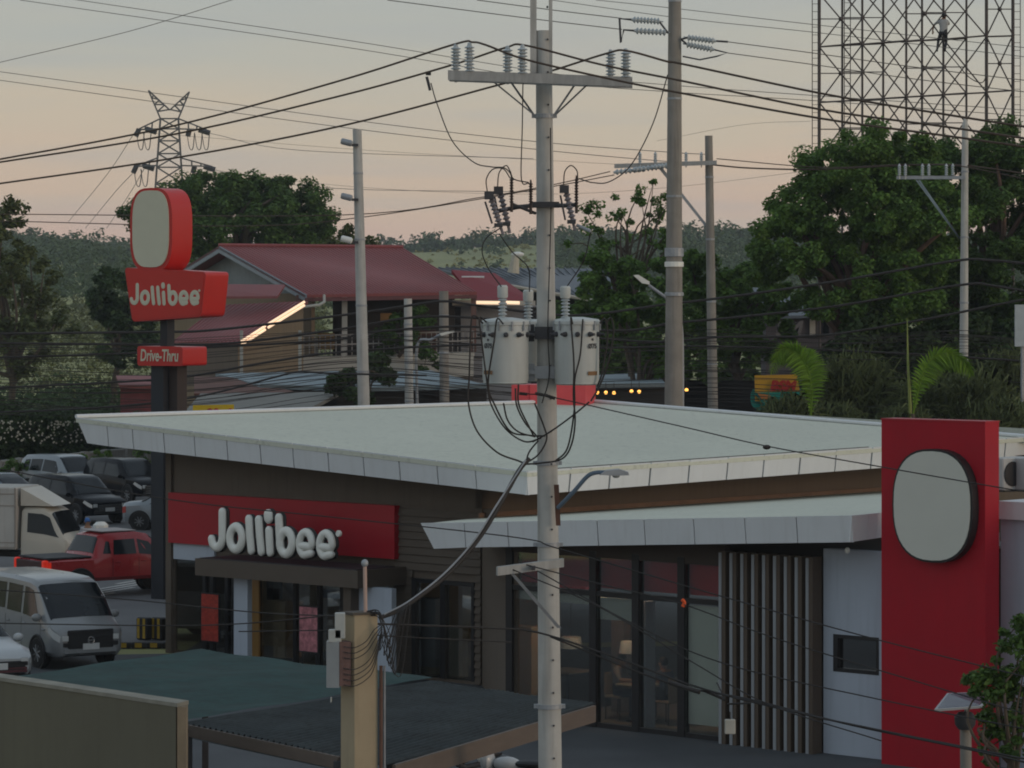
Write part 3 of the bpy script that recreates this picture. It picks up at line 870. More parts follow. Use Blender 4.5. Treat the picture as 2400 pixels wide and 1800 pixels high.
# crossarm (twin timber/steel arms), seen turned a little
ax0, ax1 = P(1052, 178, 43.6), P(1482, 194, 44.4 - .9)
def armpt(f):
    return ax0.lerp(ax1, f)
ad = (ax1 - ax0).normalized(); an = Vector((ad.y, -ad.x, 0))
armm = mat('weathered timber crossarm', (.38, .38, .365), .85, .2, 3, stretch=(6, 6, 1), streak=.3)
for off in (-.16, .13):
    a, b = ax0 + an * off, ax1 + an * off
    MB().quadbox([a - dz * .062, b - dz * .062, b + dz * .062, a + dz * .062], an * .07).build('crossarm', armm, mp_)
def insulator(parent, p, h, r, m=porcelain, nd=8, ax=(0, 0, 1), name='insulator'):
    prof = [(.02, -.12), (.02, 0)]
    for k in range(nd):
        z0 = h * k / nd
        prof += [(r * .55, z0), (r, z0 + h / nd * .25), (r * .95, z0 + h / nd * .4), (r * .5, z0 + h / nd * .75)]
    prof += [(r * .45, h), (r * .35, h + .03), (.01, h + .035)]
    return MB().lathe(p, prof, 12, ax).build(name, m, parent, smooth=False)
for px, off in ((1067, -.13), (1102, .16), (1189, -.13), (1226, .16), (1431, -.13), (1467, .16)):
    f = (px - 1052) / 430
    p = armpt(f) + an * (off) + dz * .05
    insulator(mp_, p, .34, .068)
# braces
zb = zat(272, DP); pb = pole_at(zb)
for px, off in ((1157, -.13), (1198, .16), (1346, -.13), (1378, .16)):
    p = armpt((px - 1052) / 430) + an * off - dz * .05
    s = -1 if px < 1271 else 1
    MB().quadbox([p - Vector((.016, 0, 0)), p + Vector((.016, 0, 0)), Vector((pb.x + s * .12 + .016, pb.y + off * .8, zb)), Vector((pb.x + s * .12 - .016, pb.y + off * .8, zb))], (0, .012, 0)).build('brace', galv, mp_)
# fuse cutouts and arresters on a bracket
zbr = zat(480, DP); pbr = pole_at(zbr)
brk = MB()
brk.tube([P(1165, 495, 43.7), P(1215, 485, 43.8), (pbr.x, pbr.y - .1, zbr), P(1320, 482, 43.8), P(1350, 480, 43.7)], .028, 8)
brk.box((pbr.x, pbr.y, zbr), (.36, .36, .07))
brk.tube([P(1200, 478, 43.6), P(1255, 500, 43.9)], .02, 6)
brk.build('cutout_bracket', steel_d, mp_)
cut_m = mat('dull purple-grey fuse barrel', (.20, .185, .20), .5, .15, 4)
for (xt, yt, xb, yb, D) in ((1150, 462, 1172, 528, 43.4), (1172, 450, 1190, 525, 43.7), (1326, 447, 1343, 520, 43.5)):
    a, b = P(xt, yt, D), P(xb, yb, D)
    d = (b - a)
    cu = insulator(mp_, b, d.length * .95, .05, cut_m, 7, (a - b), 'fuse_cutout')
    c2 = MB()
    c2.box(a + Vector((-.02, -.03, .02)), (.12, .07, .10)); c2.box(b + Vector((-.02, -.04, 0)), (.11, .06, .05))
    c2.tube([a + Vector((-.07, -.08, -.06)), b + Vector((-.10, -.08, .02))], .013, 6)
    c2.build('fuse_fitting', steel_d, cu)
for px, yt, yb in ((1199, 418, 475), (1244, 428, 480), (1351, 418, 478)):
    insulator(mp_, P(px, yb, 43.6), (yb - yt) / SP, .03, brown_por, 9, name='arrester')
MB().tube([P(1352, 528, 43.5), P(1384, 542, 43.4)], .022, 8).build('bracket_end', galv, mp_)
# lower short crossarm with brace
a, b = P(1163, 1338, 43.45), P(1318, 1318, 43.9)
low = thing('pole_side_arm', 'short grey timber side arm with diagonal brace low on the main pole', 'crossarm', a)
MB().quadbox([a - dz * .055, b - dz * .055, b + dz * .055, a + dz * .055], (0.02, -.09, 0)).build('arm', armm, low)
MB().quadbox([P(1197, 1346, 43.5), P(1206, 1346, 43.5), P(1316, 1472, 43.75), P(1306, 1472, 43.75)], (0, .02, 0)).build('brace', galv, low)
MB().box(P(1250, 1330, 43.6), (.05, .3, .05)).build('bolt', steel_d, low)

# transformers
def tin_text(s, loc, size, depth, parent, material, rx=R(90), rz=0.0, bold=.0, shear=0.0, name='lettering', sx=1.0):
    cu = bpy.data.curves.new(name, 'FONT'); cu.body = s; cu.size = size; cu.extrude = depth; cu.offset = bold; cu.shear = shear
    cu.align_x = 'CENTER'; cu.align_y = 'CENTER'; cu.resolution_u = 3
    tmp = bpy.data.objects.new('tmp_text', cu)
    me = bpy.data.meshes.new_from_object(tmp)
    bpy.data.objects.remove(tmp); bpy.data.curves.remove(cu)
    M = Matrix.Translation(Vector(loc)) @ Matrix.Rotation(rz, 4, 'Z') @ Matrix.Rotation(rx, 4, 'X') @ Matrix.Scale(sx, 4, (1, 0, 0))
    me.transform(WM[parent].inverted() @ M)
    me.materials.clear(); me.materials.append(material)
    me.name = name
    o = bpy.data.objects.new(name, me); COL.objects.link(o); o.parent = parent
    WM[o] = WM[parent].copy()
    return o
stencil = mat('dark stencil paint', (.07, .07, .075), .7)
def transformer(label, px, pyt, pyb, D, w_px, text, tx, btx, bushing_py):
    s = F / D
    r = w_px / 2 / s
    p = P(px, pyb, D); h = (pyb - pyt) / s
    t = thing('transformer', label, 'transformer', p, 0, 'transformers on the main pole')
    MB().lathe(p, [(r * .9, 0), (r * .97, .015), (r * .97, .04), (r, .06), (r, h - .05), (r * 1.05, h - .045), (r * 1.05, h - .005), (r * .98, h + .02), (r * .3, h + .05)], 32).build('tank', tank_grey, t, smooth=True)
    bp_ = P(btx, pyt, D)
    hb = (pyt - bushing_py) / s
    b = insulator(t, bp_ + dz * .03, hb * .62, .062, porcelain, 6, name='bushing')
    MB().lathe(bp_ + dz * (.03 + hb * .60), [(.055, 0), (.068, .02), (.068, hb * .33), (.05, hb * .38)], 14).build('bushing_cap', tank_grey, b, smooth=True)
    for k in range(5):
        a = R(-155 + k * 33)
        q = Vector((p.x + math.cos(a) * r, p.y + math.sin(a) * r, p.z + h - .17))
        dd = Vector((math.cos(a), math.sin(a), 0))
        MB().lathe(q, [(.035, 0), (.03, .04), (.018, .05), (.018, .10)], 8, dd).build('low_voltage_terminal', steel_d, t)
    for k in range(6):
        a = R(-170 + k * 32)
        q = Vector((p.x + math.cos(a) * r * 1.06, p.y + math.sin(a) * r * 1.06, p.z + h - .06))
        MB().box(q, (.02, .02, .12), a).build('lid_clamp', galv, t)
    if text:
        yy = -math.sqrt(max(r * r - ((tx - px) / s) ** 2, 0))
        ang = math.atan2((tx - px) / s, -yy)
        q = P(tx, (pyt + pyb) / 2 - 16, D) ; q.y = p.y + yy - .006
        tin_text(text, q, .085, .001, t, stencil, rz=ang, bold=.003)
        q2 = P(tx, pyb - 28, D); q2.y = p.y + yy - .004
        MB().box(q2, (.16, .006, .05), ang).build('nameplate', mat('brown nameplate', (.22, .12, .055), .5), t)
        q3 = P(tx, pyt + 43, D); q3.y = p.y + yy - .004
        MB().box(q3, (.03, .006, .03), ang).build('pressure_valve', steel_d, t)
    return t
transformer('pale grey transformer tank on the left side of the main pole', 1185, 753, 900, 43.7, 108, '\u00d875', 1144, 1178, 672)
transformer('pale grey transformer tank behind the main pole, mostly hidden', 1247, 757, 893, 44.55, 84, None, 0, 1238, 683)
transformer('pale grey transformer tank on the right side of the main pole', 1352, 752, 902, 43.7, 104, '\u00d875', 1388, 1325, 674)
for py in (780, 872):
    z = zat(py, DP); q = pole_at(z)
    b = MB(); b.box((q.x, q.y, z), (.50, .36, .05)); b.box((q.x, q.y - .17, z), (.3, .03, .16)); b.box((q.x - .2, q.y - .08, z), (.09, .09, .22)); b.box((q.x + .2, q.y - .08, z), (.09, .09, .22))
    b.build('transformer_clamp', steel_d if py < 800 else galv, mp_)

# street lamp on the main pole
slp = thing('street_lamp', 'cobra-head street lamp on a short blue-grey arm on the main pole', 'street lamp', P(1306, 1190, 43.7))
MB().tube(catmull([P(1308, 1190, 43.75), P(1345, 1152, 43.5), P(1375, 1118, 43.4), P(1395, 1108, 43.35), P(1420, 1107, 43.3)], 4), .028, 8).build('arm', mat('blue-grey painted tube', (.13, .18, .24), .5), slp, smooth=True)
hd = MB()
q = [P(x, y, 43.3) for x, y in ((1405, 1112), (1420, 1102), (1450, 1099), (1472, 1106), (1474, 1113), (1440, 1114))]
hd.quadbox([p + Vector((0, -.11, 0)) for p in q], (0, .22, 0))
hd.build('lamp_head', galv, slp)
MB().ball(P(1444, 1115, 43.3), (.05, .06, .03)).build('lens', porcelain, slp)
MB().quadbox([P(1298, 1136, 43.78), P(1310, 1136, 43.78), P(1314, 1232, 43.78), P(1303, 1232, 43.78)], (0, .03, 0)).build('bracket', mat('rusted steel', (.10, .05, .035), .8, .3, 6), slp)

# ---------------------------------------------------------------- other poles
def simple_pole(name, label, px_t, py_t, px_b, D, r0, r1, m, extra=None):
    b = Vector(((px_b - 1200) / F * D, D, 0)); t = P(px_t, py_t, D)
    o = thing(name, label, 'utility pole', b)
    sg = [b.lerp(t, i / 8) for i in range(9)]
    MB().tube(sg, 0, 16, [r0 + (r1 - r0) * i / 8 for i in range(9)]).build('shaft', m, o, smooth=True)
    for k in range(4):
        q = b.lerp(t, .45 + k * .15); rr = r0 + (r1 - r0) * (.45 + k * .15)
        MB().lathe(q - dz * .03, [(rr, 0), (rr + .012, .004), (rr + .012, .06), (rr, .064)], 14).build('band', galv, o)
    return o, b, t
p841, b841, t841 = simple_pole('lamp_pole', 'bare concrete pole with small spotlights, left of centre behind the roof', 837, 303, 862, 104, .21, .135, concrete)
for py in (337, 465, 565):
    q = P(826, py, 103.8)
    l = MB().lathe(q, [(.06, 0), (.10, .04), (.10, .32), (.07, .36)], 12, (-1, 0, .25)).build('spotlight', letter_white if py > 500 else galv, p841, smooth=True)
    MB().box(q + Vector((.08, 0, -.04)), (.2, .06, .08)).build('spotlight_bracket', steel_d, l)
p1580, b1580, t1580 = simple_pole('transmission_pole', 'tall thick grey concrete pole right of the main pole, rising out of the picture', 1582, -150, 1578, 98, .30, .17, concrete_d)
def string_ins(parent, a, b, n=8, r=.085):
    a, b = Vector(a), Vector(b); d = b - a
    return insulator(parent, a, d.length, r, porcelain, n, d, 'strain_insulator')
for (x0, y0, x1, y1) in ((1545, 50, 1482, 46), (1560, 76, 1488, 72), (1612, 88, 1676, 96), (1610, 104, 1672, 116)):
    string_ins(p1580, P(x0, y0, 97.8), P(x1, y1, 97.6), 8, .10)
fit = MB()
fit.tube([P(1566, 78, 97.8), P(1545, 50, 97.8)], .03, 6); fit.tube([P(1596, 92, 97.8), P(1612, 88, 97.8)], .03, 6); fit.tube([P(1596, 92, 97.8), P(1610, 104, 97.8)], .03, 6)
fit.tube([P(1482, 46, 97.6), P(1452, 44, 97.6), P(1455, 100, 97.6), P(1462, 70, 97.6), P(1488, 72, 97.6)], .035, 6)
fit.tube([P(1676, 96, 97.6), P(1706, 98, 97.6)], .03, 6); fit.tube([P(1672, 116, 97.6), P(1705, 124, 97.6), P(1680, 132, 97.6), P(1640, 140, 97.6), P(1600, 132, 97.6)], .025, 6)
fit.build('line_fitting', steel_d, p1580)
for py, ht in ((592, .12), (620, .07), (690, .05)):
    D = 97.9; q = P(1580, py, 98); rr = .255
    MB().lathe(q - dz * ht, [(rr, 0), (rr + .02, .01), (rr + .02, ht * 2), (rr, ht * 2 + .01)], 16).build('collar', galv if py != 620 else letter_white, p1580)
p1660, b1660, t1660 = simple_pole('utility_pole', 'dark slender concrete pole with a crossarm of insulators behind the thick pole', 1661, 318, 1676, 112, .19, .125, concrete_d)
MB().quadbox([P(1440, 394, 112), P(1680, 386, 111.6), P(1680, 376, 111.6), P(1440, 384, 112)], (0, .12, 0)).build('crossarm', armm, p1660)
for k in range(5):
    insulator(p1660, P(1500 + 36 * k, 384, 111.9), .36, .07, porcelain, 6)
for k in range(3):
    string_ins(p1660, P(1510 + 40 * k, 396 - 5 * k, 111.5), P(1440 + 45 * k, 404 - 6 * k, 111.3), 7, .1)
MB().quadbox([P(1540, 390, 112), P(1550, 390, 112), P(1660, 530, 112), P(1652, 530, 112)], (0, .04, 0)).build('brace', galv, p1660)
p2260, b2260, t2260 = simple_pole('utility_pole', 'pale concrete pole with a side crossarm in front of the big trees at right', 2262, 300, 2256, 106, .17, .10, concrete)
MB().quadbox([P(2102, 420, 106), P(2262, 420, 105.7), P(2262, 412, 105.7), P(2102, 412, 106)], (0, .1, 0)).build('crossarm', galv, p2260)
for px in (2108, 2122, 2162, 2177, 2218, 2233):
    insulator(p2260, P(px, 411, 105.9), .33, .06, porcelain, 5)
for dx in (0, 6):
    MB().quadbox([P(2146 + dx, 422, 105.9), P(2150 + dx, 422, 105.9), P(2252, 560, 105.9), P(2248, 560, 105.9)], (0, .03, 0)).build('brace', mat('blue-grey brace', (.22, .28, .32), .5), p2260)
MB().lathe(P(2262, 300, 106), [(.10, 0), (.10, .1), (.02, .35)], 10).build('tip', concrete, p2260)
p957, _, _ = simple_pole('utility_pole', 'short thin concrete pole in front of the red roofed house balcony', 956, 700, 964, 110, .15, .13, concrete)
p1040, _, _ = simple_pole('utility_pole', 'square-topped grey pole under the right eave of the red roofed house', 1040, 682, 1044, 118, .18, .16, concrete_d)
# curved LED lamp by the thick pole
def led_lamp(label, pts, D, head):
    o = thing('street_lamp', label, 'street lamp', P(*pts[0], D))
    MB().tube(catmull([P(x, y, D) for x, y in pts], 6), .045, 8).build('arm', galv, o, smooth=True)
    q = [P(x, y, D) for x, y in head]
    MB().quadbox([p + Vector((0, -.14, 0)) for p in q], (0, .28, 0)).build('lamp_head', letter_white, o)
led_lamp('curved arm street lamp with a white head beside the thick grey pole', [(1600, 960), (1599, 800), (1592, 745), (1568, 705), (1520, 668)], 99.5, [(1484, 645), (1496, 644), (1522, 660), (1522, 667), (1505, 664)])
led_lamp('small street lamp on a straight arm in front of the house wall', [(978, 960), (978, 812), (1010, 796), (1035, 783)], 108, [(1030, 782), (1062, 774), (1066, 778), (1035, 787)])

# ---------------------------------------------------------------- cables
GRP = 'overhead cables'
def cable(name, label, pts, r, m, D=None, k=7, n=5, group=None, sag=None):
    """pts: (px,py) with D=(d0,d1) spread linearly by picture x or (px,py,D)"""
    if D is not None:
        x0, x1 = pts[0][0], pts[-1][0]
        if x0 == x1:
            q = [P(p[0], p[1], D[0] + (D[1] - D[0]) * i / (len(pts) - 1)) for i, p in enumerate(pts)]
        else:
            q = [P(p[0], p[1], D[0] + (D[1] - D[0]) * (p[0] - x0) / (x1 - x0)) for p in pts]
    else:
        q = [P(*p) for p in pts]
    return MB().tube(catmull(q, k), r, n).build(name, m, label=label, cat='cable', group=group)
cable('power_line', 'thick power line crossing the upper left, tied to the crossarm left end insulators',
      [(-60, 382, 52), (0, 373, 51.5), (398, 297, 49), (800, 188, 46.3), (1060, 105, 43.8), (1107, 99, 43.5), (1140, 106, 43.2), (1230, 139, 42.9), (1411, 181, 42.4), (1600, 219, 41.8), (1925, 278, 40.6), (2215, 318, 39.6), (2460, 352, 38.8)], .0145, cable_brn)
cable('power_line', 'thick power line tied to the crossarm middle insulators beside the main pole',
      [(-60, 389, 52), (0, 380, 51.5), (416, 313, 49), (800, 224, 46.6), (1053, 154, 44.6), (1183, 112, 43.85), (1234, 107, 43.55), (1411, 152, 43.2), (1600, 190, 42.5), (1925, 257, 41.3), (2215, 297, 40.2), (2460, 333, 39.4)], .0145, cable_brn)
cable('power_line', 'thick power line passing behind the main pole to the crossarm right end insulators',
      [(-60, 438, 52), (0, 430, 51.5), (398, 372, 49.3), (800, 295, 47.2), (1183, 195, 45.2), (1295, 165, 44.6), (1422, 125, 43.3), (1469, 119, 43.1), (1567, 145, 43.1), (1600, 150, 43), (1925, 219, 41.8), (2215, 268, 40.6), (2460, 306, 39.8)], .0145, cable_brn)
thin = [
    ('upper of two thin wires slanting down right from the top left corner', [(163, -3), (800, 92), (1295, 172), (1567, 199), (1911, 224), (2460, 262)]),
    ('lower of two thin wires slanting down right from the top left corner', [(47, 0), (800, 109), (1295, 190), (1567, 215), (1911, 236), (2460, 276)]),
    ('thin wire crossing the lattice tower peaks, upper of its pair', [(-40, 162), (0, 168), (800, 278), (1248, 331), (1560, 356), (1660, 362)]),
    ('thin wire crossing the lattice tower peaks, lower of its pair', [(-40, 182), (0, 188), (800, 298), (1248, 349), (1487, 372), (1640, 384)]),
    ('thin wire running up right across the top left corner of the sky', [(-40, 156), (0, 146), (300, 74), (542, 0), (620, -25)]),
    ('thin wire from the top edge to the lower left strain insulator', [(908, 0), (1241, 43), (1458, 69)]),
    ('thin wire from the top edge to the upper left strain insulator', [(1118, 0), (1300, 24), (1458, 43)]),
    ('thin wire leaving the upper right strain insulator', [(1706, 98), (1911, 125), (2150, 158), (2460, 195)]),
    ('thin wire leaving the lower right strain insulator', [(1705, 124), (1911, 152), (2150, 186), (2460, 222)]),
    ('thin wire near the top edge right of centre, upper of its pair', [(1397, 0), (1567, 18), (1911, 58), (2460, 118)]),
    ('thin wire near the top edge right of centre, lower of its pair', [(1292, 0), (1600, 43), (1911, 76), (2460, 140)]),
    ('faint wire across the middle sky just left of the main pole', [(330, 310), (860, 352), (1250, 374), (1500, 388)]),
    ('faint wire low in the sky behind the main pole', [(480, 400), (860, 440), (1250, 455), (1560, 440), (1900, 400)]),
    ('faint wire rising to the right above the right hand trees', [(1540, 330), (1745, 292), (1900, 284)]),
]
for lab, pts in thin:
    cable('thin_wire', lab, pts, .010 if 'faint' in lab else .0135, cable_grey, (99, 97.6) if 'strain' in lab else (140, 125) if 'faint' not in lab else (220, 200))
for lab, pts in (('upper cable from the left edge to the crossarm of the dark slender pole', [(-40, 506), (0, 502), (800, 505 - 1), (1130, 462), (1300, 432), (1430, 402)]),
                 ('lower cable from the left edge to the crossarm of the dark slender pole', [(-40, 522), (0, 518), (560, 530), (858, 508), (1250, 445), (1440, 410)])):
    cable('overhead_cable', lab, pts, .017, cable_brn, (118, 111.5))
cable('overhead_cable', 'heavy cable from the dark slender pole to the pale pole crossarm', [(1668, 386), (1760, 394), (1920, 397), (2105, 388), (2235, 386), (2330, 396), (2460, 416)], .026, cable_brn, (112, 104))
cable('overhead_cable', 'second cable from the dark slender pole to the pale pole crossarm', [(1680, 372), (1920, 392), (2105, 386), (2235, 388), (2330, 404), (2460, 432)], .016, cable_brn, (112, 103.5))
bund = [  # telecom bundles: y rows in the photograph, thickness
    ('thick black telecom bundle, topmost left of the roadside sign', [(-60, 783), (0, 782), (362, 778), (506, 773), (800, 739), (960, 716), (1040, 706), (1120, 716), (1342, 739), (1563, 713), (1700, 697), (1962, 659), (2233, 612), (2323, 610), (2460, 624)], .040),
    ('thick black telecom bundle, second from top left of the roadside sign', [(-60, 803), (0, 804), (343, 807), (543, 804), (800, 771), (960, 745), (1110, 745), (1433, 775), (1577, 757), (1700, 746), (1962, 717), (2251, 668), (2330, 670), (2460, 692)], .038),
    ('thick black telecom bundle passing just above the drive-through sign', [(-60, 839), (0, 838), (325, 827), (477, 815), (640, 806), (800, 795), (860, 780), (1110, 766), (1500, 800), (1690, 790), (1925, 786), (2142, 753), (2323, 717), (2460, 690)], .036),
    ('thick black telecom bundle at mid height crossing below the drive-through sign', [(-60, 913), (0, 909), (398, 887), (615, 851), (800, 825), (1120, 808), (1400, 815), (1690, 812), (2100, 828), (2460, 850)], .036),
    ('sagging black telecom bundle lowest at left, above the white roof', [(-60, 968), (0, 966), (250, 954), (460, 930), (640, 885), (700, 872), (800, 876), (1000, 880)], .030),
]
for lab, pts, r in bund:
    cable('telecom_cable', lab, pts, r, cable_blk, (108, 102), n=6, group='telecom bundles along the back road')
for k in range(30):
    y0 = 790 + k * 6.2 + rnd.uniform(-4, 4); yy = [y0 + rnd.uniform(-9, 9) for _ in range(7)]
    pts = [(-60, y0 + rnd.uniform(-12, 20)), (220, yy[0] + 6), (480, yy[1] + 2), (860, yy[2] - 22 - .15 * (y0 - 800)), (1250, yy[3] - 6), (1668, yy[4] - 18 + .05 * (y0 - 800)), (2000, yy[5] - 4), (2256, yy[6] - 22), (2460, yy[6] - 4)]
    cable('telecom_cable', 'one of the thin black telecom wires strung between the thick bundles behind the roof', pts, rnd.uniform(.009, .018), cable_blk, (109 + rnd.uniform(-1.5, 2), 102 + rnd.uniform(-1.5, 2)), n=4, group='thin telecom wires along the back road')
# loops hanging under the transformers
loops = [
    [(1132, 758, 43.45), (1112, 740, 43.4), (1104, 760, 43.4), (1100, 880, 43.4), (1098, 945, 43.4), (1118, 1010, 43.4), (1165, 1060, 43.5), (1215, 1080, 43.6), (1232, 1088, 43.6)],
    [(1140, 755, 43.4), (1124, 745, 43.35), (1128, 790, 43.35), (1142, 900, 43.35), (1152, 950, 43.4), (1185, 1005, 43.5), (1230, 1035, 43.55), (1268, 1027, 43.6)],
    [(1180, 760, 43.3), (1165, 748, 43.3), (1158, 800, 43.3), (1144, 900, 43.35), (1160, 950, 43.4), (1195, 1010, 43.5), (1240, 1020, 43.6), (1278, 1022, 43.6)],
    [(1208, 910, 43.4), (1211, 950, 43.4), (1230, 990, 43.5), (1252, 1015, 43.6), (1262, 1028, 43.6)],
    [(1215, 900, 43.5), (1216, 948, 43.5), (1240, 1000, 43.6), (1250, 1020, 43.6)],
    [(1253, 945, 43.5), (1275, 1000, 43.6), (1281, 1030, 43.6), (1262, 1065, 43.6), (1232, 1086, 43.6)],
    [(1342, 760, 43.3), (1338, 748, 43.3), (1345, 850, 43.3), (1344, 930, 43.35), (1348, 985, 43.4), (1340, 1040, 43.5), (1318, 1075, 43.55), (1270, 1085, 43.6), (1232, 1088, 43.6)],
    [(1366, 748, 43.3), (1360, 830, 43.3), (1347, 890, 43.3), (1346, 960, 43.4), (1330, 1050, 43.5), (1300, 1082, 43.55)],
    [(1381, 942, 43.3), (1350, 968, 43.35), (1310, 998, 43.45), (1280, 1018, 43.55), (1248, 1036, 43.6)],
    [(1420, 760, 43.5), (1432, 745, 43.5), (1438, 780, 43.5), (1425, 850, 43.5), (1405, 905, 43.5), (1385, 940, 43.4)],
    [(1405, 758, 43.5), (1418, 748, 43.5), (1424, 790, 43.5), (1412, 870, 43.5), (1400, 905, 43.5)],
    [(1262, 1032, 43.6), (1240, 1060, 43.6), (1232, 1088, 43.6)],
    [(1180, 945, 43.45), (1190, 985, 43.5), (1215, 1012, 43.55), (1255, 1024, 43.6)],
]
for i, q in enumerate(loops):
    side = 'left' if q[0][0] < 1200 else 'right' if q[0][0] > 1300 else 'middle'
    cable('service_loop', {'left': 'black service loop hanging below the left transformer', 'right': 'black service loop hanging below the right transformer', 'middle': 'short black service loop hanging close to the main pole below the transformers'}[side], q, .0115, cable_blk, k=6, n=6, group='service loops below the transformers')
jump = [
    ('thin jumper wire drooping from the hot clamp left of the crossarm to the fuses', [(1010, 195, 44.8), (1025, 245, 44.6), (1060, 330, 44.3), (1110, 380, 43.9), (1150, 391, 43.6), (1180, 393, 43.5), (1195, 405, 43.5), (1200, 420, 43.5)]),
    ('straight thin jumper wire dropping left of the pole shaft', [(1226, 165, 43.6), (1224, 300, 43.6), (1222, 420, 43.6), (1240, 430, 43.6)]),
    ('thin jumper wire drooping from the thick pole side to the right fuse', [(1565, 175, 43.5), (1530, 290, 43.5), (1480, 385, 43.5), (1430, 425, 43.5), (1390, 428, 43.5), (1356, 418, 43.5)]),
    ('arched jumper wire over the left fuse', [(1142, 448, 43.4), (1140, 420, 43.4), (1155, 397, 43.4), (1180, 396, 43.5), (1196, 418, 43.5)]),
    ('arched jumper wire over the middle fuse', [(1166, 440, 43.6), (1170, 405, 43.6), (1186, 388, 43.6), (1196, 402, 43.6), (1205, 420, 43.6), (1240, 428, 43.6)]),
    ('arched jumper wire over the right fuse', [(1321, 432, 43.5), (1324, 402, 43.5), (1338, 388, 43.5), (1352, 400, 43.5), (1354, 420, 43.5)]),
    ('bowed lead from the left fuse to the left transformer bushing', [(1172, 535, 43.4), (1140, 558, 43.4), (1130, 590, 43.4), (1145, 630, 43.5), (1175, 672, 43.6)]),
    ('slanting lead from the middle fuse to the hidden transformer bushing', [(1170, 548, 43.5), (1200, 590, 43.7), (1238, 628, 44.0), (1241, 683, 44.4)]),
    ('slanting lead from the right fuse to the right transformer bushing', [(1384, 545, 43.4), (1368, 610, 43.5), (1330, 670, 43.6)]),
    ('black ground wire running down the main pole face', [(1290, 300, 43.84), (1291, 500, 43.83), (1284, 760, 43.8), (1287, 880, 43.8), (1270, 945, 43.8)]),
]
for lab, q in jump:
    cable('jumper_wire', lab, q, .008, cable_blk, k=7, n=5)
hc = thing('hot_line_clamp', 'small dark clamp hanging on the power line left of the crossarm', 'clamp', P(1004, 182, 45))
MB().box(P(1004, 172, 45.05), (.07, .05, .05)).build('jaw', steel_d, hc); MB().tube([P(1000, 180, 45), P(1004, 195, 45), P(1008, 212, 45)], .02, 6).build('eye', steel_d, hc)
# thick bundle sloping down to the beige post
cable('service_bundle', 'thick black cable bundle sloping from the main pole down to the beige post', [(1240, 1075, 43.6), (1215, 1105, 43.5), (1170, 1185, 43.3), (1120, 1265, 43.1), (1050, 1345, 42.9), (980, 1400, 42.7), (930, 1432, 42.6), (890, 1448, 42.5)], .03, cable_blk, n=8)
cable('service_bundle', 'thin grey wire lashed along the thick cable bundle above the beige post', [(1232, 1078, 43.55), (1160, 1190, 43.25), (1110, 1268, 43.05), (1040, 1345, 42.85), (960, 1408, 42.65), (900, 1440, 42.5)], .013, galv, n=5)
# small connector sleeves on the pole
sl_ = thing('cable_splice', 'dark splice sleeves on a wire crossing the main pole below the transformers', 'cable splice', P(1225, 923, 43.5))
for a, b in (((1217, 922), (1236, 924)), ((1254, 922), (1275, 926)), ((1278, 926), (1301, 934))):
    MB().cyl(P(*a, 43.6), P(*b, 43.6), .02, n=8).build('sleeve', cable_blk, sl_)
cable('guy_wire', 'thin guy wire slanting right across the white roof to the red pylon and beyond', [(1236, 923, 43.6), (1300, 932, 43.5), (1600, 1000, 42.2), (1800, 1046, 41.4), (2065, 1094, 40.4), (2340, 1142, 39.4), (2460, 1160, 38.8)], .008, cable_blk)
MB().ball(P(1797, 1048, 41.4), (.05, .03, .03)).build('wire_knot', cable_blk, label='dark knot on the guy wire over the white roof', cat='knot')
# wires in front of the restaurant
front = [
    ('thin drop wire crossing the red sign band to the main pole', [(-40, 1092, 46), (395, 1170, 45), (760, 1210, 44.5), (1100, 1246, 44), (1250, 1266, 43.7), (1290, 1280, 43.6), (1420, 1318, 43), (1700, 1400, 42), (2060, 1500, 40.5), (2460, 1600, 39)]),
    ('thin drop wire crossing the doorway below the letters', [(-40, 1460, 46), (350, 1466, 44.5), (560, 1462, 44), (800, 1440, 43)]),
    ('thin wire sagging across the entrance to the beige post', [(-40, 1380, 46), (300, 1405, 44.8), (600, 1435, 43.6), (840, 1446, 42.5)]),
    ('upper thin wire slanting across the dining glass to the right', [(1220, 1320, 43.6), (1420, 1372, 43), (1600, 1416, 42.3), (1800, 1490, 41.4), (2065, 1572, 40.4), (2460, 1690, 38.8)]),
    ('middle thin wire slanting across the dining glass to the right', [(1260, 1338, 43.6), (1480, 1460, 42.7), (1700, 1556, 41.8), (2065, 1640, 40.3), (2460, 1720, 38.8)]),
    ('black cable from the beige post past the main pole down across the glass', [(880, 1462, 42.5), (1000, 1466, 43), (1150, 1472, 43.4), (1260, 1482, 43.55), (1440, 1540, 42.9), (1640, 1612, 42.1), (1860, 1668, 41.2), (2065, 1712, 40.3), (2460, 1790, 38.8)]),
    ('lower cable sagging across the fins and white wall', [(1290, 1492, 43.6), (1560, 1598, 42.5), (1760, 1640, 41.7), (2000, 1700, 40.6), (2280, 1758, 39.4), (2460, 1800, 38.8)]),
    ('steep thin wire crossing the glass from the side arm', [(1190, 1330, 43.5), (1400, 1420, 42.9), (1620, 1550, 42.1), (1800, 1650, 41.4), (2065, 1736, 40.3)]),
    ('faint wire crossing the beige post top toward the window', [(560, 1480, 44), (800, 1478, 43), (900, 1490, 43), (1200, 1505, 43.4)]),
]
for lab, q in front:
    cable('drop_wire', lab, q, .0085 if 'black cable' not in lab and 'lower' not in lab else .013, cable_blk, k=7, n=5)
MB().tube(catmull([P(1598, 1405, 42.3), P(1604, 1412, 42.3), P(1600, 1422, 42.3)], 4), .024, 6).build('orange_tag', mat('orange tape', (.75, .10, .02), .6), label='small orange tag tied to a wire before the dining glass', cat='tag')
spl = thing('splice_box', 'bundle of dark splice sleeves where wires cross before the fins', 'splice box', P(1660, 1622, 42))
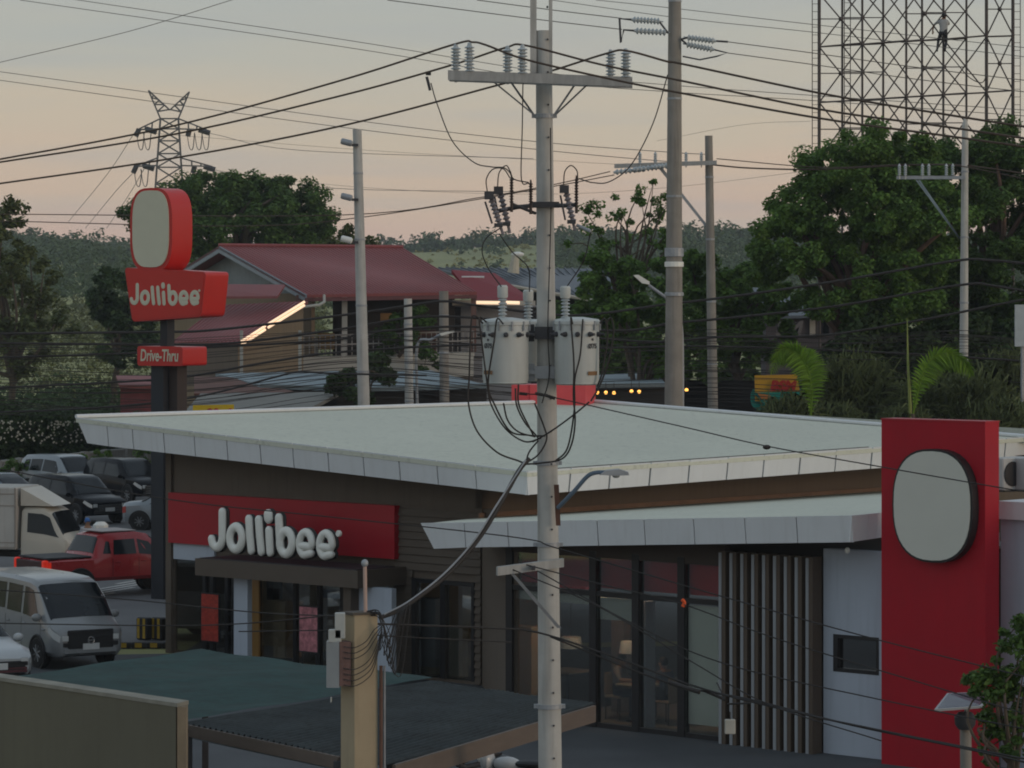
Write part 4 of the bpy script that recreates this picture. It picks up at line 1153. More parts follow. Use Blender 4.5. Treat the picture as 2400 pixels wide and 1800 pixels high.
for a, b, r in (((1570, 1600), (1640, 1622), .03), ((1650, 1618), (1700, 1640), .02), ((1705, 1650), (1760, 1648), .012), ((1680, 1600), (1700, 1640), .008)):
    MB().cyl(P(*a, 42.1), P(*b, 41.9), r, n=8).build('sleeve', cable_blk, spl)
sbx = thing('junction_box', 'small pale junction box hanging at the foot of the fins', 'junction box', P(1711, 1720, 42))
MB().cbox(P(1711, 1703, 41.9), (.13, .08, .18), .01).build('case', mat('pale plastic box', (.42, .41, .36), .6), sbx); MB().cyl(P(1711, 1668, 41.9), P(1711, 1688, 41.9), .008).build('hanger', cable_blk, sbx)

# ================================================================ foreground: beige post, sheds, motorbikes
beige = mat('beige painted masonry', (.38, .31, .205), .85, .1, 2, bump=.1, streak=.35, streak_rgb=(.22, .18, .12))
DQ = 42.3
qa, qb = P(829, 1442, DQ), P(880, 1442, DQ)
post = thing('service_post', 'square beige masonry service post with electric meters, in front of the door', 'post', ((qa.x + qb.x) / 2, DQ, 0))
ztp = qa.z
# one lit face to the right, one shaded face to the left
c0 = Vector((P(831, 0, DQ).x, DQ, 0)); c1 = Vector((P(884, 0, DQ).x, DQ + .12, 0)); c3 = Vector((P(797, 0, DQ).x, DQ + .2, 0)); c2 = c1 + (c3 - c0)
MB().quadbox([c0, c1, c2, c3], (0, 0, ztp)).build('shaft', beige, post)
MB().quadbox([c0 - Vector((.02, .02, 0)) + dz * ztp, c1 + Vector((.02, -.02, 0)) + dz * ztp, c2 + Vector((0, .02, 0)) + dz * ztp, c3 + Vector((-.02, 0, 0)) + dz * ztp], (0, 0, .03)).build('cap', mat('dark post cap', (.10, .085, .07), .9), post)
MB().cyl(P(893, 1560, DQ + .1), Vector((P(893, 0, DQ + .1).x, DQ + .1, 0)), .022, n=10).build('conduit', mat('rusty conduit', (.13, .07, .05), .8, .3, 4), post)
MB().cyl(P(901, 1560, DQ + .15), Vector((P(901, 0, DQ + .15).x, DQ + .15, 0)), .014, n=10).build('conduit', galv, post)
MB().cyl(P(855, 1320, DQ + .1), P(857, 1440, DQ + .1), .024, n=10).build('service_mast', mat('pinkish service mast', (.50, .36, .30), .6), post)
MB().ball(P(855, 1320, DQ + .1), (.045, .045, .05)).build('mast_head', galv, post)
mtr = thing('meter_cabinet', 'grey meter cabinet with rusty side hanging on the left of the beige post', 'meter cabinet', P(790, 1612, DQ))
a = P(765, 1612, DQ - .05); b = P(795, 1612, DQ - .15); c = P(822, 1612, DQ - .02)
hh = zat(1505, DQ) - zat(1612, DQ)
MB().quadbox([a, b, b + Vector((.0, .25, 0)), a + Vector((0, .25, 0))], (0, 0, hh)).build('case', mat('pale meter case', (.36, .36, .35), .6, .1, 3, streak=.4), mtr)
MB().quadbox([b + Vector((.004, 0, .02)), c + Vector((0, 0, .02)), c + Vector((0, .2, .02)), b + Vector((.004, .2, .02))], (0, 0, hh - .02)).build('side_panel', mat('rusty meter side', (.12, .075, .07), .8, .3, 4), mtr)
for (px, py, w, h) in ((785, 1490, 30, 30), (797, 1466, 24, 60), (776, 1640, 3, 12)):
    MB().cbox(P(px, py, DQ - .05), (w / 189, .1, h / 189), .008).build('meter', mat('pale meter', (.40, .42, .40), .4), mtr)
for k in range(7):
    y = 1515 + k * 13 + (12 if k > 2 else 0)
    cable('meter_wire', ['topmost', 'second from top', 'third from top', 'fourth from top', 'third from bottom', 'second from bottom', 'lowest'][k] + ' of the black wires looping from the meters over the beige post face', [(806, y, DQ - .12), (830, y + 3, DQ - .1), (858, y - 12, DQ - .06), (876, y - 38, DQ), (896, 1462 + k * 4, DQ + .05)], .006, cable_blk, group='meter wires on the beige post')
for k in range(11):
    x1 = 905 + k * 4 + rnd.uniform(-4, 6)
    cable('coiled_wire', 'one of the tangled black wires beside the top of the beige post', [(868 + rnd.uniform(-30, 14), 1440 + rnd.uniform(-8, 6), DQ + .1), (890, 1442 + rnd.uniform(-8, 14), DQ), (905 + rnd.uniform(-6, 10), 1475 + k * 5, DQ), (x1 - 12, 1525 + k * 6, DQ + .05), (x1 + 8, 1480 - k * 3, DQ + .05), (930 + 3 * k, 1430 - 2 * k, DQ + .2)], .0055, cable_blk, group='tangled wires at the beige post')

# net-covered shed roof
ZR = 2.5
def rp(px, py, z=ZR):
    return ground(px, py, z)
green_net = mat('teal green shade net', (.016, .050, .047), .9, .5, 2.0, bump=.6, speck=.4)
dark_roof = mat('dark weathered roof sheet', (.030, .038, .040), .9, .55, 2.2, bump=.5, speck=.4)
shed = thing('carport', 'low carport with teal netting and dark roof below the restaurant', 'carport', (rp(600, 1700).x, rp(600, 1700).y, 0))
# netting as a gently rumpled sheet
def sheet(poly4, n, m, amp, seed, zoff=0):
    g = np.random.default_rng(seed)
    a, b, c, d = [np.array(p) for p in poly4]
    u = np.linspace(0, 1, n)[:, None, None]; v = np.linspace(0, 1, m)[None, :, None]
    S = a * (1 - u) * (1 - v) + b * u * (1 - v) + c * u * v + d * (1 - u) * v
    ph = g.random(8) * 6.3
    uu, vv = np.meshgrid(np.linspace(0, 1, n), np.linspace(0, 1, m), indexing='ij')
    h = sum(np.sin(uu * (7 + 5 * k) + vv * (4 + 3 * k) * (1 if k % 2 else -1) + ph[k]) / (k + 1.5) for k in range(6))
    S[:, :, 2] += amp * h + zoff
    if n > 100:
        S[:, :, 2] += .018 * np.sin(uu * 2 * math.pi * 34)
    i = np.arange(n - 1)[:, None] * m + np.arange(m - 1)[None, :]
    return S.reshape(-1, 3), np.stack([i, i + m, i + m + 1, i + 1], -1).reshape(-1, 4)
V, Q = sheet([rp(-70, 1600), rp(425, 1692), rp(1015, 1594), rp(472, 1527)], 60, 60, .02, 4, .03)
nt_ = npmesh('netting', V, Q, green_net, shed)
V, Q = sheet([rp(425, 1694), rp(905, 1795), rp(1396, 1650), rp(1015, 1598)], 240, 24, .012, 9, .0)
npmesh('roof_sheet', V, Q, dark_roof, shed)
tan_f = mat('tan roof edge board', (.14, .11, .09), .8, .15, 2, stretch=(1, 1, 5))
for a, b, h in ((rp(425, 1694), rp(795, 1772), .16), (rp(922, 1792), rp(1392, 1652), .24)):
    a, b = a - dz * .005, b - dz * .005
    n_ = Vector(((b - a).y, -(b - a).x, 0)).normalized()
    MB().quadbox([a + n_ * .03, b + n_ * .03, b + n_ * .03 - dz * h, a + n_ * .03 - dz * h], -n_ * .05).build('edge_board', tan_f, shed)
MB().quadbox([rp(430, 1712, 2.3), rp(795, 1790, 2.3), rp(795, 1790, 2.3) - dz * .09, rp(430, 1712, 2.3) - dz * .09], (0, .06, 0)).build('gutter', mat('blue-grey gutter', (.13, .17, .20), .5), shed)
for px, py in ((440, 1700), (790, 1775), (915, 1782) , (480, 1535), (1005, 1600)):
    q = rp(px, py)
    MB().box((q.x, q.y + .1, ZR / 2 - .03), (.1, .1, ZR - .06)).build('support_post', steel_d, shed)
# the neighbour's wall at the lower left
olive = mat('olive beige rendered wall', (.150, .138, .098), .9, .12, .5, bump=.15, streak=.12)
wA, wB = ground(-120, 1578, 3.1), ground(412, 1657, 3.1)
nw = thing('rendered_wall', 'plain olive beige rendered wall in the lower left corner', 'wall', (wB.x, wB.y, 0))
MB().quadbox([Vector((wA.x, wA.y, 0)), Vector((wB.x, wB.y, 0)), wB, wA], (.12, .25, 0)).build('wall_face', olive, nw)
MB().quadbox([wA + Vector((0, -.03, .002)), wB + Vector((.02, -.03, .002)), wB + Vector((.14, .27, .002)), wA + Vector((.1, .27, .002))], (0, 0, .05)).build('coping', mat('pale worn coping', (.27, .255, .21), .9, .2, 3), nw)
MB().quadbox([Vector((wB.x + .02, wB.y - .02, 0)), Vector((wB.x + .13, wB.y - .02, 0)), wB + Vector((.13, -.02, .0)), wB + Vector((.02, -.02, .0))], (0, .3, 0)).build('end_pier', mat('tan pier', (.27, .21, .14), .9, .15, 3), nw)

# motorbikes under the carport edge
def motorbike(label, px, py, D, rz, tint):
    p = ground(px, py) if D is None else Vector(((px - 1200) / F * D, D, 0))
    o = thing('motorcycle', label, 'motorcycle', (p.x, p.y, 0.012), rz, 'motorcycles by the main pole')
    body = mat('motorbike ' + tint, {'dark': (.035, .04, .045), 'white': (.45, .46, .46)}[tint], .35, .1, 4, coat=.3)
    for x in (-.62, .62):
        w = MB()
        ring = [(x + .29 * math.cos(R(a)), 0, .30 + .29 * math.sin(R(a))) for a in range(0, 361, 15)]
        w.tube(ring, .05, 8)
        wh = w.build('wheel', mat('tyre rubber', (.02, .02, .02), .9), o, local=True, smooth=True)
        r = MB(); r.cyl((x, -.04, .30), (x, .04, .30), .06)
        for a in range(0, 360, 60):
            r.tube([(x, 0, .3), (x + .27 * math.cos(R(a)), 0, .3 + .27 * math.sin(R(a)))], .012, 5)
        r.build('rim', galv, wh, local=True)
    f = MB(); f.tube([(.62, 0, .3), (.5, 0, .62), (.42, 0, .98)], .035, 8); f.tube([(-.62, .1, .3), (-.2, .1, .42)], .03, 6); f.tube([(.4, 0, .8), (.0, 0, .6), (-.5, 0, .68)], .05, 8)
    f.cbox((.02, 0, .42), (.42, .24, .28), .05)
    f.build('frame', steel_d, o, local=True)
    t = MB(); t.ball((.12, 0, .78), (.26, .13, .13)); t.ball((.46, 0, .82), (.12, .16, .2)); t.ball((-.55, 0, .72), (.28, .10, .07)); t.ball((.64, 0, .62), (.25, .07, .05))
    t.build('fairing', body, o, local=True, smooth=True)
    s = MB(); s.ball((-.3, 0, .80), (.36, .13, .07)); s.build('seat', mat('black vinyl', (.02, .02, .022), .5), o, local=True, smooth=True)
    h = MB(); h.tube(catmull([(.36, -.36, 1.06), (.42, -.22, 1.05), (.42, 0, .98), (.42, .22, 1.05), (.36, .36, 1.06)], 4), .015, 6); h.build('handlebar', galv, o, local=True)
    for s_ in (-1, 1):
        m_ = MB(); m_.tube([(.40, .24 * s_, 1.05), (.38, .3 * s_, 1.22)], .008, 5); m_.ball((.38, .31 * s_, 1.25), (.02, .07, .045)); m_.build('mirror', galv, o, local=True, smooth=True)
    hl = MB(); hl.ball((.58, 0, .86), (.05, .09, .07)); hl.build('headlight', letter_white, o, local=True, smooth=True)
    return o
motorbike('dark motorcycle parked left of the main pole foot', 1090, 0, 56.2, R(200), 'dark')
motorbike('pale motorcycle with bright mirrors parked beside the main pole foot', 1205, 0, 55.2, R(158), 'white')

# solar floodlight on its post, lower right
sp = thing('solar_lamp', 'solar panel lamp on a grey post before the red pylon, lower right', 'solar lamp', Vector((P(2264, 0, 50).x, 50, 0)))
MB().tube([Vector((P(2266, 0, 50).x, 50, 0)), P(2263, 1690, 50)], .085, 12).build('post', concrete_d, sp, smooth=True)
MB().lathe(P(2262, 1690, 49.9), [(.10, -.12), (.15, -.05), (.16, .06), (.10, .13)], 16).build('lamp_housing', steel_d, sp, smooth=True)
MB().tube([P(2262, 1690, 50), P(2266, 1652, 50)], .03, 8).build('bracket', galv, sp)
a, b = P(2190, 1668, 49.6), P(2300, 1660, 49.7); c, d = P(2337, 1626, 50.6), P(2220, 1630, 50.5)
MB().quadbox([a, b, c, d], (0, 0, .035)).build('panel', mat('solar panel frame', (.35, .36, .37), .4), sp)
cells = MB().quadbox([a.lerp(c, .05) + dz * .036, b.lerp(d, .05) + dz * .036, c.lerp(a, .05) + dz * .036, d.lerp(b, .05) + dz * .036], (0, 0, .004)).build('cells', mat('solar cells', (.03, .04, .07), .15), sp)

# ================================================================ vehicles (local frame: +X forward, z up, x=0 at the rear)
car_glass = mat('car window glass', (.010, .013, .016), .08, .1, 2, spec=.35)
tyre = mat('tyre rubber', (.02, .02, .02), .9)
rim_m = mat('alloy rim', (.22, .225, .23), .4, .1, 4, metal=.5)
chrome = mat('chrome trim', (.55, .56, .57), .2, .05, 4, metal=.8)
trim_blk = mat('black plastic trim', (.02, .02, .021), .6, .1, 4)
lamp_clear = mat('clear lamp lens', (.55, .56, .55), .15, .1, 4, spec=.8)
lamp_red = mat('red lamp lens', (.35, .012, .01), .2, .05, 4, spec=.7)
lamp_red_on = mat('lit red tail lamp', (.75, .03, .012), .3, .02, 4, emit=.22)
plate_m = mat('white number plate', (.55, .56, .55), .5, .1, 8)
class Loft:
    def __init__(s, stations):
        """stations: (x, zsill, zbelt, ztop, half width, roof half width)"""
        s.st = stations
        s.rings = []
        for x, zs, zb, zt, w, wr in stations:
            zb = min(zb, zt - .03)
            s.rings.append([Vector((x, w * .88, zs)), Vector((x, w * .985, zs + .10)), Vector((x, w, zs + (zb - zs) * .55)), Vector((x, w * .985, zb)),
                            Vector((x, wr, zt - min(.10, (zt - zb) * .5))), Vector((x, wr * .88, zt - .015)), Vector((x, 0, zt))])
    def at(s, x, v):
        xs = [q[0] for q in s.st]
        x = min(max(x, xs[0]), xs[-1])
        i = max(0, min(len(xs) - 2, int(np.searchsorted(xs, x, side='right')) - 1))
        f = (x - xs[i]) / max(1e-6, xs[i + 1] - xs[i])
        v = min(max(v, 0), 6); j = min(5, int(v)); g = v - j
        a = s.rings[i][j].lerp(s.rings[i][j + 1], g); b = s.rings[i + 1][j].lerp(s.rings[i + 1][j + 1], g)
        return a.lerp(b, f)
    def nrm(s, x, v):
        e = .04
        dx = s.at(x + e, v) - s.at(x - e, v); dv = s.at(x, v + .08) - s.at(x, v - .08)
        n = dx.cross(dv)
        n = n.normalized() if n.length > 1e-9 else Vector((0, 0, 1))
        c = s.at(x, v) - Vector((x, 0, .8))
        return n if n.dot(Vector((0, c.y, c.z))) >= 0 else -n
    def body(s):
        mb = MB(); n = len(s.rings); m = 7
        vs = []
        for r in s.rings:
            vs += r + [Vector((p.x, -p.y, p.z)) for p in r[-2::-1]]
        k = 13
        fs = []
        for i in range(n - 1):
            for j in range(k - 1):
                fs.append((i * k + j, (i + 1) * k + j, (i + 1) * k + j + 1, i * k + j + 1))
            fs.append((i * k + k - 1, (i + 1) * k + k - 1, (i + 1) * k, i * k))
        fs.append(tuple(range(k))); fs.append(tuple((n - 1) * k + j for j in range(k - 1, -1, -1)))
        return mb.add(vs, fs)
    def patch(s, corners, off=.006, side=1, n=6, m=4):
        """corners [(x,v)*4] -> thin panel lying on the body, side -1 mirrors"""
        (xa, va), (xb, vb), (xc, vc), (xd, vd) = corners
        vs, fs = [], []
        for i in range(n + 1):
            for j in range(m + 1):
                u, w = i / n, j / m
                x = (xa * (1 - u) + xb * u) * (1 - w) + (xd * (1 - u) + xc * u) * w
                v = (va * (1 - u) + vb * u) * (1 - w) + (vd * (1 - u) + vc * u) * w
                p = s.at(x, v) + s.nrm(x, v) * off
                vs.append((p.x, p.y * side, p.z))
        for i in range(n):
            for j in range(m):
                q = i * (m + 1) + j
                fs.append((q, q + m + 1, q + m + 2, q + 1) if side > 0 else (q, q + 1, q + m + 2, q + m + 1))
        return MB().add(vs, fs)
    def wrap(s, x0b, x1b, vb, x0t, x1t, vt_, off=.006):
        """panel across the centre line (windscreen): from base line xb to top line xt for v from edge to 6"""
        vs, fs = [], []
        n, m = 8, 12
        for i in range(n + 1):
            for j in range(m + 1):
                q = j / m * 2 - 1
                v = vb + (6 - vb) * (1 - abs(q)); sd = 1 if q >= 0 else -1
                x = x0b + (x1b - x0b) * i / n
                p = s.at(x, v) + s.nrm(x, v) * off
                vs.append((p.x, p.y * sd, p.z))
        for i in range(n):
            for j in range(m):
                q = i * (m + 1) + j
                fs.append((q, q + 1, q + m + 2, q + m + 1))
        return MB().add(vs, fs)
def paint(name, rgb, rough=.3, coat=.5):
    return mat(name, rgb, rough, .06, 1.0, spec=.4 if coat > .2 else .15, coat=coat)
def wheel(o, x, y, r, w, sgn):
    t = MB().lathe((x, y - sgn * w / 2, r), [(r * .55, 0), (r * .93, 0), (r, w * .18), (r, w * .82), (r * .93, w), (r * .62, w), (r * .6, w * .9)], 24, (0, sgn, 0)).build('wheel', tyre, o, local=True, smooth=True)
    rm = MB().lathe((x, y + sgn * (w / 2 - .05), r), [(r * .62, 0), (r * .62, .03), (r * .55, .035)], 20, (0, sgn, 0))
    rm.lathe((x, y + sgn * (w / 2 - .03), r), [(r * .16, 0), (r * .16, .03), (r * .05, .035)], 10, (0, sgn, 0))
    for k in range(8):
        a = 2 * math.pi * k / 8 + .3
        rm.tube([(x, y + sgn * (w / 2 + .0), r), (x + math.cos(a) * r * .58, y + sgn * (w / 2 - .01), r + math.sin(a) * r * .58)], r * .055, 5)
    rm.build('rim', rim_m, t, local=True)
def arch(o, x, y, r, sgn, m):
    ring = [(x + r * 1.17 * math.cos(R(a)), y, r + r * 1.17 * math.sin(R(a))) for a in range(-15, 196, 10)]
    MB().tube(ring, .035, 6).build('wheel_arch', m, o, local=True, smooth=True)
    MB().lathe((x, y - sgn * .02, r), [(r * 1.15, 0), (r * 1.15, .03), (.01, .031)], 24, (0, sgn, 0)).build('wheel_well', trim_blk, o, local=True)
def vehicle(name, label, cat, loft, loc, heading, pm, wheels, r, windows, screen, rear_screen=None, doors=(), lights=True, grille=None, plate=True, lower=None, tail=None, group='vehicles in the car park', arch_m=None, emblem=False, mirror_x=None, tail_m=None):
    L = loft.st[-1][0]
    rz = math.atan2(heading[1], heading[0])
    # loc is the ground point below the middle of the vehicle
    o = thing(name, label, cat, (loc[0] - heading[0] * 0, loc[1], 0.004), rz, group)
    WM[o] = WM[o] @ Matrix.Translation(Vector((-L / 2, 0, 0)))
    # children are built with x from 0..L : shift them so that the empty sits at the middle
    b = loft.body(); b.v = [(p[0], p[1], p[2]) for p in b.v]
    kids = []
    body = b.build('body', pm, o, local=True, smooth=True); kids.append(body)
    def add(mb, nm, m, par=None, smooth=True):
        k = mb.build(nm, m, par or o, local=True, smooth=smooth); 
        if par is None: kids.append(k)
        return k
    W_ = max(q[4] for q in loft.st)
    for x in wheels:
        for s in (-1, 1):
            n0 = len(COL.objects)
            arch(o, x, s * (loft.at(x, 1.5).y + .004), r, s, arch_m or trim_blk)
            wheel(o, x, s * (loft.at(x, 1.5).y - .085), r, .22, s)
    for w in windows:
        for s in (-1, 1):
            add(loft.patch(w, .007, s), 'side_window', car_glass)
    if screen:
        add(loft.wrap(screen[0], screen[1], screen[2], 0, 0, 0, .008), 'windscreen', car_glass)
    if rear_screen:
        add(loft.wrap(rear_screen[0], rear_screen[1], rear_screen[2], 0, 0, 0, .008), 'rear_window', car_glass)
    for x in doors:
        for s in (-1, 1):
            dl = add(loft.patch([(x, .9), (x + .014, .9), (x + .014, 2.98), (x, 2.98)], .004, s, 1, 6), 'door_seam', trim_blk)
            hd_ = loft.at(x + .16, 2.62)
            add(MB().cbox((x + .16, s * (hd_.y + .015), hd_.z), (.16, .03, .03), .008), 'door_handle', pm, dl)
    fx = L
    zs = loft.st[-1][1]; zt = loft.st[-1][3]; wf = loft.st[-1][4]
    if grille:
        gw, g0, g1, gm = grille
        add(MB().cbox((fx + .0, 0, (g0 + g1) / 2), (.05, gw * 2, g1 - g0), .02), 'grille', trim_blk)
        for k in range(4):
            add(MB().box((fx + .028, 0, g0 + (g1 - g0) * (k + .5) / 4), (.012, gw * 1.9, .02)), 'grille_bar', gm)
    if emblem:
        ring = [(fx + .035, .075 * math.cos(R(a)), (grille[1] + grille[2]) / 2 + .075 * math.sin(R(a))) for a in range(0, 361, 20)]
        add(MB().tube(ring, .012, 6).box((fx + .035, 0, (grille[1] + grille[2]) / 2), (.012, .17, .025)), 'badge', chrome)
    if lights:
        for s in (-1, 1):
            zl = lights
            hl = loft.patch([(fx - .42, 2.6), (fx - .02, 2.15), (fx - .02, 2.85), (fx - .34, 2.98)], .012, s)
            k = add(hl, 'headlight', lamp_clear)
            add(MB().cbox((fx + .004, s * wf * .86, zl), (.03, wf * .26, .13), .012), 'headlight_lens', lamp_clear, k)
            add(MB().cbox((fx + .01, s * wf * .82, zs + .22), (.03, .2, .09), .012), 'fog_lamp', trim_blk)
    if plate:
        add(MB().box((fx + .035, 0, zs + .17), (.01, .40, .14)), 'number_plate', plate_m)
        add(MB().box((-.012, 0, zs + .45), (.01, .40, .14)), 'number_plate', plate_m)
    if lower:
        add(MB().cbox((fx - .02, 0, zs + .08), (.1, wf * 1.9, .16), .03), 'bumper', lower)
    if tail:
        for s in (-1, 1):
            add(loft.patch([(.0, 2.0), (.16, 2.1), (.16, 3.0), (.0, 3.0)], .012, s), 'tail_lamp', tail_m or lamp_red)
    if mirror_x:
        for s in (-1, 1):
            q = loft.at(mirror_x, 3.1)
            add(MB().ball((q.x + .05, s * (q.y + .11), q.z + .07), (.07, .12, .09)), 'mirror', pm)
    # move everything so that the empty is at the middle of the vehicle
    WM[o] = Matrix.Translation(o.location) @ Matrix.Rotation(rz, 4, 'Z')
    for c in o.children:
        c.location = (-L / 2, 0, 0)
    return o
def heading(deg):
    """0 = to the right of the picture, -90 = towards the camera"""
    return (math.cos(R(deg)), math.sin(R(deg)))

# silver van
van = Loft([(0, .35, 1.10, 1.85, .80, .74), (.06, .32, 1.10, 1.95, .85, .76), (.6, .30, 1.10, 1.99, .87, .77), (2.5, .30, 1.10, 2.0, .87, .77), (3.55, .30, 1.10, 1.97, .87, .77), (3.85, .30, 1.08, 1.90, .87, .76),
            (4.25, .30, 1.04, 1.58, .87, .79), (4.62, .30, 1.0, 1.20, .865, .80), (4.72, .30, .98, 1.10, .86, .79), (4.95, .30, .90, 1.02, .83, .74), (5.06, .33, .84, .92, .76, .66), (5.10, .36, .78, .84, .70, .60)])
vl = ground(112, 1546)
vehicle('van', 'silver passenger van facing right in the car park, front grille with round badge', 'van', van, (vl.x - .1, vl.y, 0), heading(-58), paint('silver van paint', (.23, .24, .245)), (.95, 4.15), .34,
        [[(.25, 3.15), (1.1, 3.15), (1.1, 3.88), (.35, 3.88)], [(1.2, 3.15), (2.3, 3.15), (2.3, 3.88), (1.2, 3.88)], [(2.42, 3.12), (3.2, 3.1), (3.2, 3.88), (2.42, 3.88)], [(3.32, 3.08), (4.28, 3.02), (3.78, 3.85), (3.32, 3.88)]],
        (4.66, 3.90, 4.35), None, (2.36, 3.25, 4.3), .72, (.56, .44, .90, trim_blk), True, paint('silver van paint', (.23, .24, .245)), True, mirror_x=4.25, emblem=True)

# red pickup
pk = Loft([(0, .55, 1.02, 1.06, .82, .78), (.06, .50, 1.04, 1.10, .90, .84), (.5, .48, 1.05, 1.12, .92, .86), (1.45, .46, 1.06, 1.12, .92, .86), (1.50, .46, 1.06, 1.16, .92, .80), (1.75, .46, 1.07, 1.70, .92, .66), (2.0, .46, 1.08, 1.77, .92, .67),
           (2.9, .46, 1.08, 1.79, .92, .68), (3.3, .46, 1.07, 1.72, .92, .67), (3.75, .46, 1.05, 1.36, .92, .74), (4.05, .46, 1.03, 1.12, .92, .80), (4.7, .46, .98, 1.06, .91, .80), (5.1, .48, .88, .98, .86, .76), (5.25, .52, .80, .88, .76, .66)])
pr = P(72, 1330, 94.2)
hp = heading(36)
pc_ = (pr.x + hp[0] * 2.62, pr.y + hp[1] * 2.62, 0)
red_car = paint('metallic red paint', (.34, .022, .025), .28)
pick = vehicle('pickup_truck', 'red pickup truck with black bed cover and lit tail lamps, beside the dark sign column', 'pickup truck', pk, pc_, hp, red_car, (1.05, 4.25), .38,
        [[(1.80, 3.25), (2.05, 3.2), (2.05, 3.75), (1.95, 3.8)], [(2.12, 3.15), (2.85, 3.15), (2.85, 3.82), (2.2, 3.82)], [(2.93, 3.15), (3.75, 3.05), (3.3, 3.75), (2.93, 3.82)]],
        (4.02, 3.36, 4.4), (1.54, 1.74, 4.4), (2.07, 2.9), .80, (.5, .62, .88, chrome), True, trim_blk, True, mirror_x=3.7, tail_m=lamp_red_on)
b = MB().cbox((.76 - 5.25 / 2, 0, 1.135), (1.42, 1.66, .05), .02).build('bed_cover', trim_blk, pick, local=True)
MB().cbox((-.03 - 5.25 / 2, 0, .84), (.05, 1.5, .46), .02).build('tailgate', mat('dark tailgate', (.05, .018, .02), .4), pick, local=True)
MB().cbox((-.02 - 5.25 / 2, 0, .56), (.16, 1.7, .18), .03).build('rear_bumper', trim_blk, pick, local=True)
for s in (-1, 1):
    MB().cbox((.02 - 5.25 / 2, s * .80, .92), (.16, .17, .36), .03).build('tail_lamp_cluster', lamp_red_on, pick, local=True)
MB().cbox((2.45 - 5.25 / 2, 0, 1.80), (1.1, 1.2, .03), .01).build('roof_panel', mat('pale roof panel', (.30, .26, .25), .4), pick, local=True)  # paler grey panel laid over the red cab roof

# SUVs and cars
def suv(k=1.0, h=1.0):
    return Loft([(0, .40, .98 * h, 1.30 * h, .74, .66), (.08, .35, 1.0 * h, 1.58 * h, .84, .66), (.35, .32, 1.0 * h, 1.70 * h, .89, .67), (1.5, .30, 1.0 * h, 1.74 * h, .90, .68), (2.5, .30, .99 * h, 1.73 * h, .90, .68), (2.85, .30, .98 * h, 1.66 * h, .90, .67),
                 (3.35, .30, .97 * h, 1.25 * h, .90, .76), (3.55, .30, .96 * h, 1.06 * h, .90, .80), (4.1, .31, .92 * h, 1.0 * h, .89, .79), (4.42, .34, .82 * h, .90 * h, .82, .72), (4.52, .38, .74 * h, .80 * h, .72, .62)])
SW = [[(.3, 3.2), (.8, 3.15), (.8, 3.85), (.45, 3.82)], [(.88, 3.15), (1.72, 3.15), (1.72, 3.86), (.88, 3.86)], [(1.8, 3.15), (3.05, 3.08), (2.65, 3.8), (1.8, 3.86)]]
q = ground(178, 1222)
vehicle('suv', 'black people carrier with a white sticker on its bonnet, nearest of the parked row', 'car', suv(), (q.x, q.y, 0), heading(-50), paint('black car paint', (.005, .006, .009), .2, .0), (.85, 3.65), .34, SW, (3.5, 2.78, 4.4), (.06, .32, 4.5), (1.76, .84), .70, (.5, .50, .74, chrome), True, trim_blk, True, mirror_x=3.2)
stk = bpy.data.objects[[o.name for o in COL.objects if o.name.startswith('suv')][-1]]
q = ground(165, 1168)
vehicle('suv', 'silver-blue SUV parked behind the black people carrier', 'car', suv(1, 1.04), (q.x - .2, q.y, 0), heading(-48), paint('silver blue paint', (.25, .28, .30)), (.85, 3.65), .36, SW, (3.5, 2.78, 4.4), (.06, .32, 4.5), (1.76, .84), .74, (.5, .52, .78, chrome), True, trim_blk, True, mirror_x=3.2)
q = ground(300, 1176)
vehicle('suv', 'black car with a wide chrome grille parked at the wall beside the sign column', 'car', suv(1, 1.02), (q.x, q.y, 0), heading(-52), paint('black car paint', (.005, .006, .009), .2, .0), (.85, 3.65), .36, SW, (3.5, 2.78, 4.4), (.06, .32, 4.5), (1.76, .84), .72, (.62, .42, .78, chrome), True, trim_blk, True, mirror_x=3.2)
sed = lambda: Loft([(0, .34, .80, .92, .70, .60), (.1, .30, .84, .98, .82, .70), (.6, .28, .88, 1.02, .86, .76), (.85, .28, .90, 1.10, .865, .70), (1.35, .28, .91, 1.40, .87, .60), (1.9, .28, .91, 1.46, .87, .61), (2.4, .28, .90, 1.43, .87, .61), (2.75, .28, .89, 1.28, .87, .65),
                     (3.2, .28, .88, .98, .87, .76), (3.9, .29, .82, .88, .86, .76), (4.25, .31, .70, .78, .78, .68), (4.36, .35, .62, .68, .68, .58)])
DW = [[(1.0, 3.1), (1.78, 3.1), (1.78, 3.85), (1.4, 3.8)], [(1.85, 3.1), (2.95, 3.05), (2.6, 3.7), (1.85, 3.86)]]
q = ground(20, 1195)
vehicle('sedan', 'dark blue-grey car at the left edge, only its roof showing behind the truck', 'car', sed(), (q.x - .3, q.y, 0), heading(-40), paint('blue grey paint', (.10, .13, .16)), (.85, 3.5), .31, DW, (3.12, 2.45, 4.4), (.7, 1.3, 4.4), (1.8,), .62, (.5, .44, .6, trim_blk), True, None, True, mirror_x=2.9)
q = ground(415, 1240)
vehicle('sedan', 'silver car mostly hidden behind the dark sign column, one wheel showing', 'car', sed(), (q.x + .35, q.y, 0), heading(-8), paint('silver blue paint', (.25, .28, .30)), (.65, 3.5), .31, DW, (3.12, 2.45, 4.4), (.7, 1.3, 4.4), (1.8,), .62, (.5, .44, .6, trim_blk), True, None, True, mirror_x=2.9)
q = ground(-45, 1600)
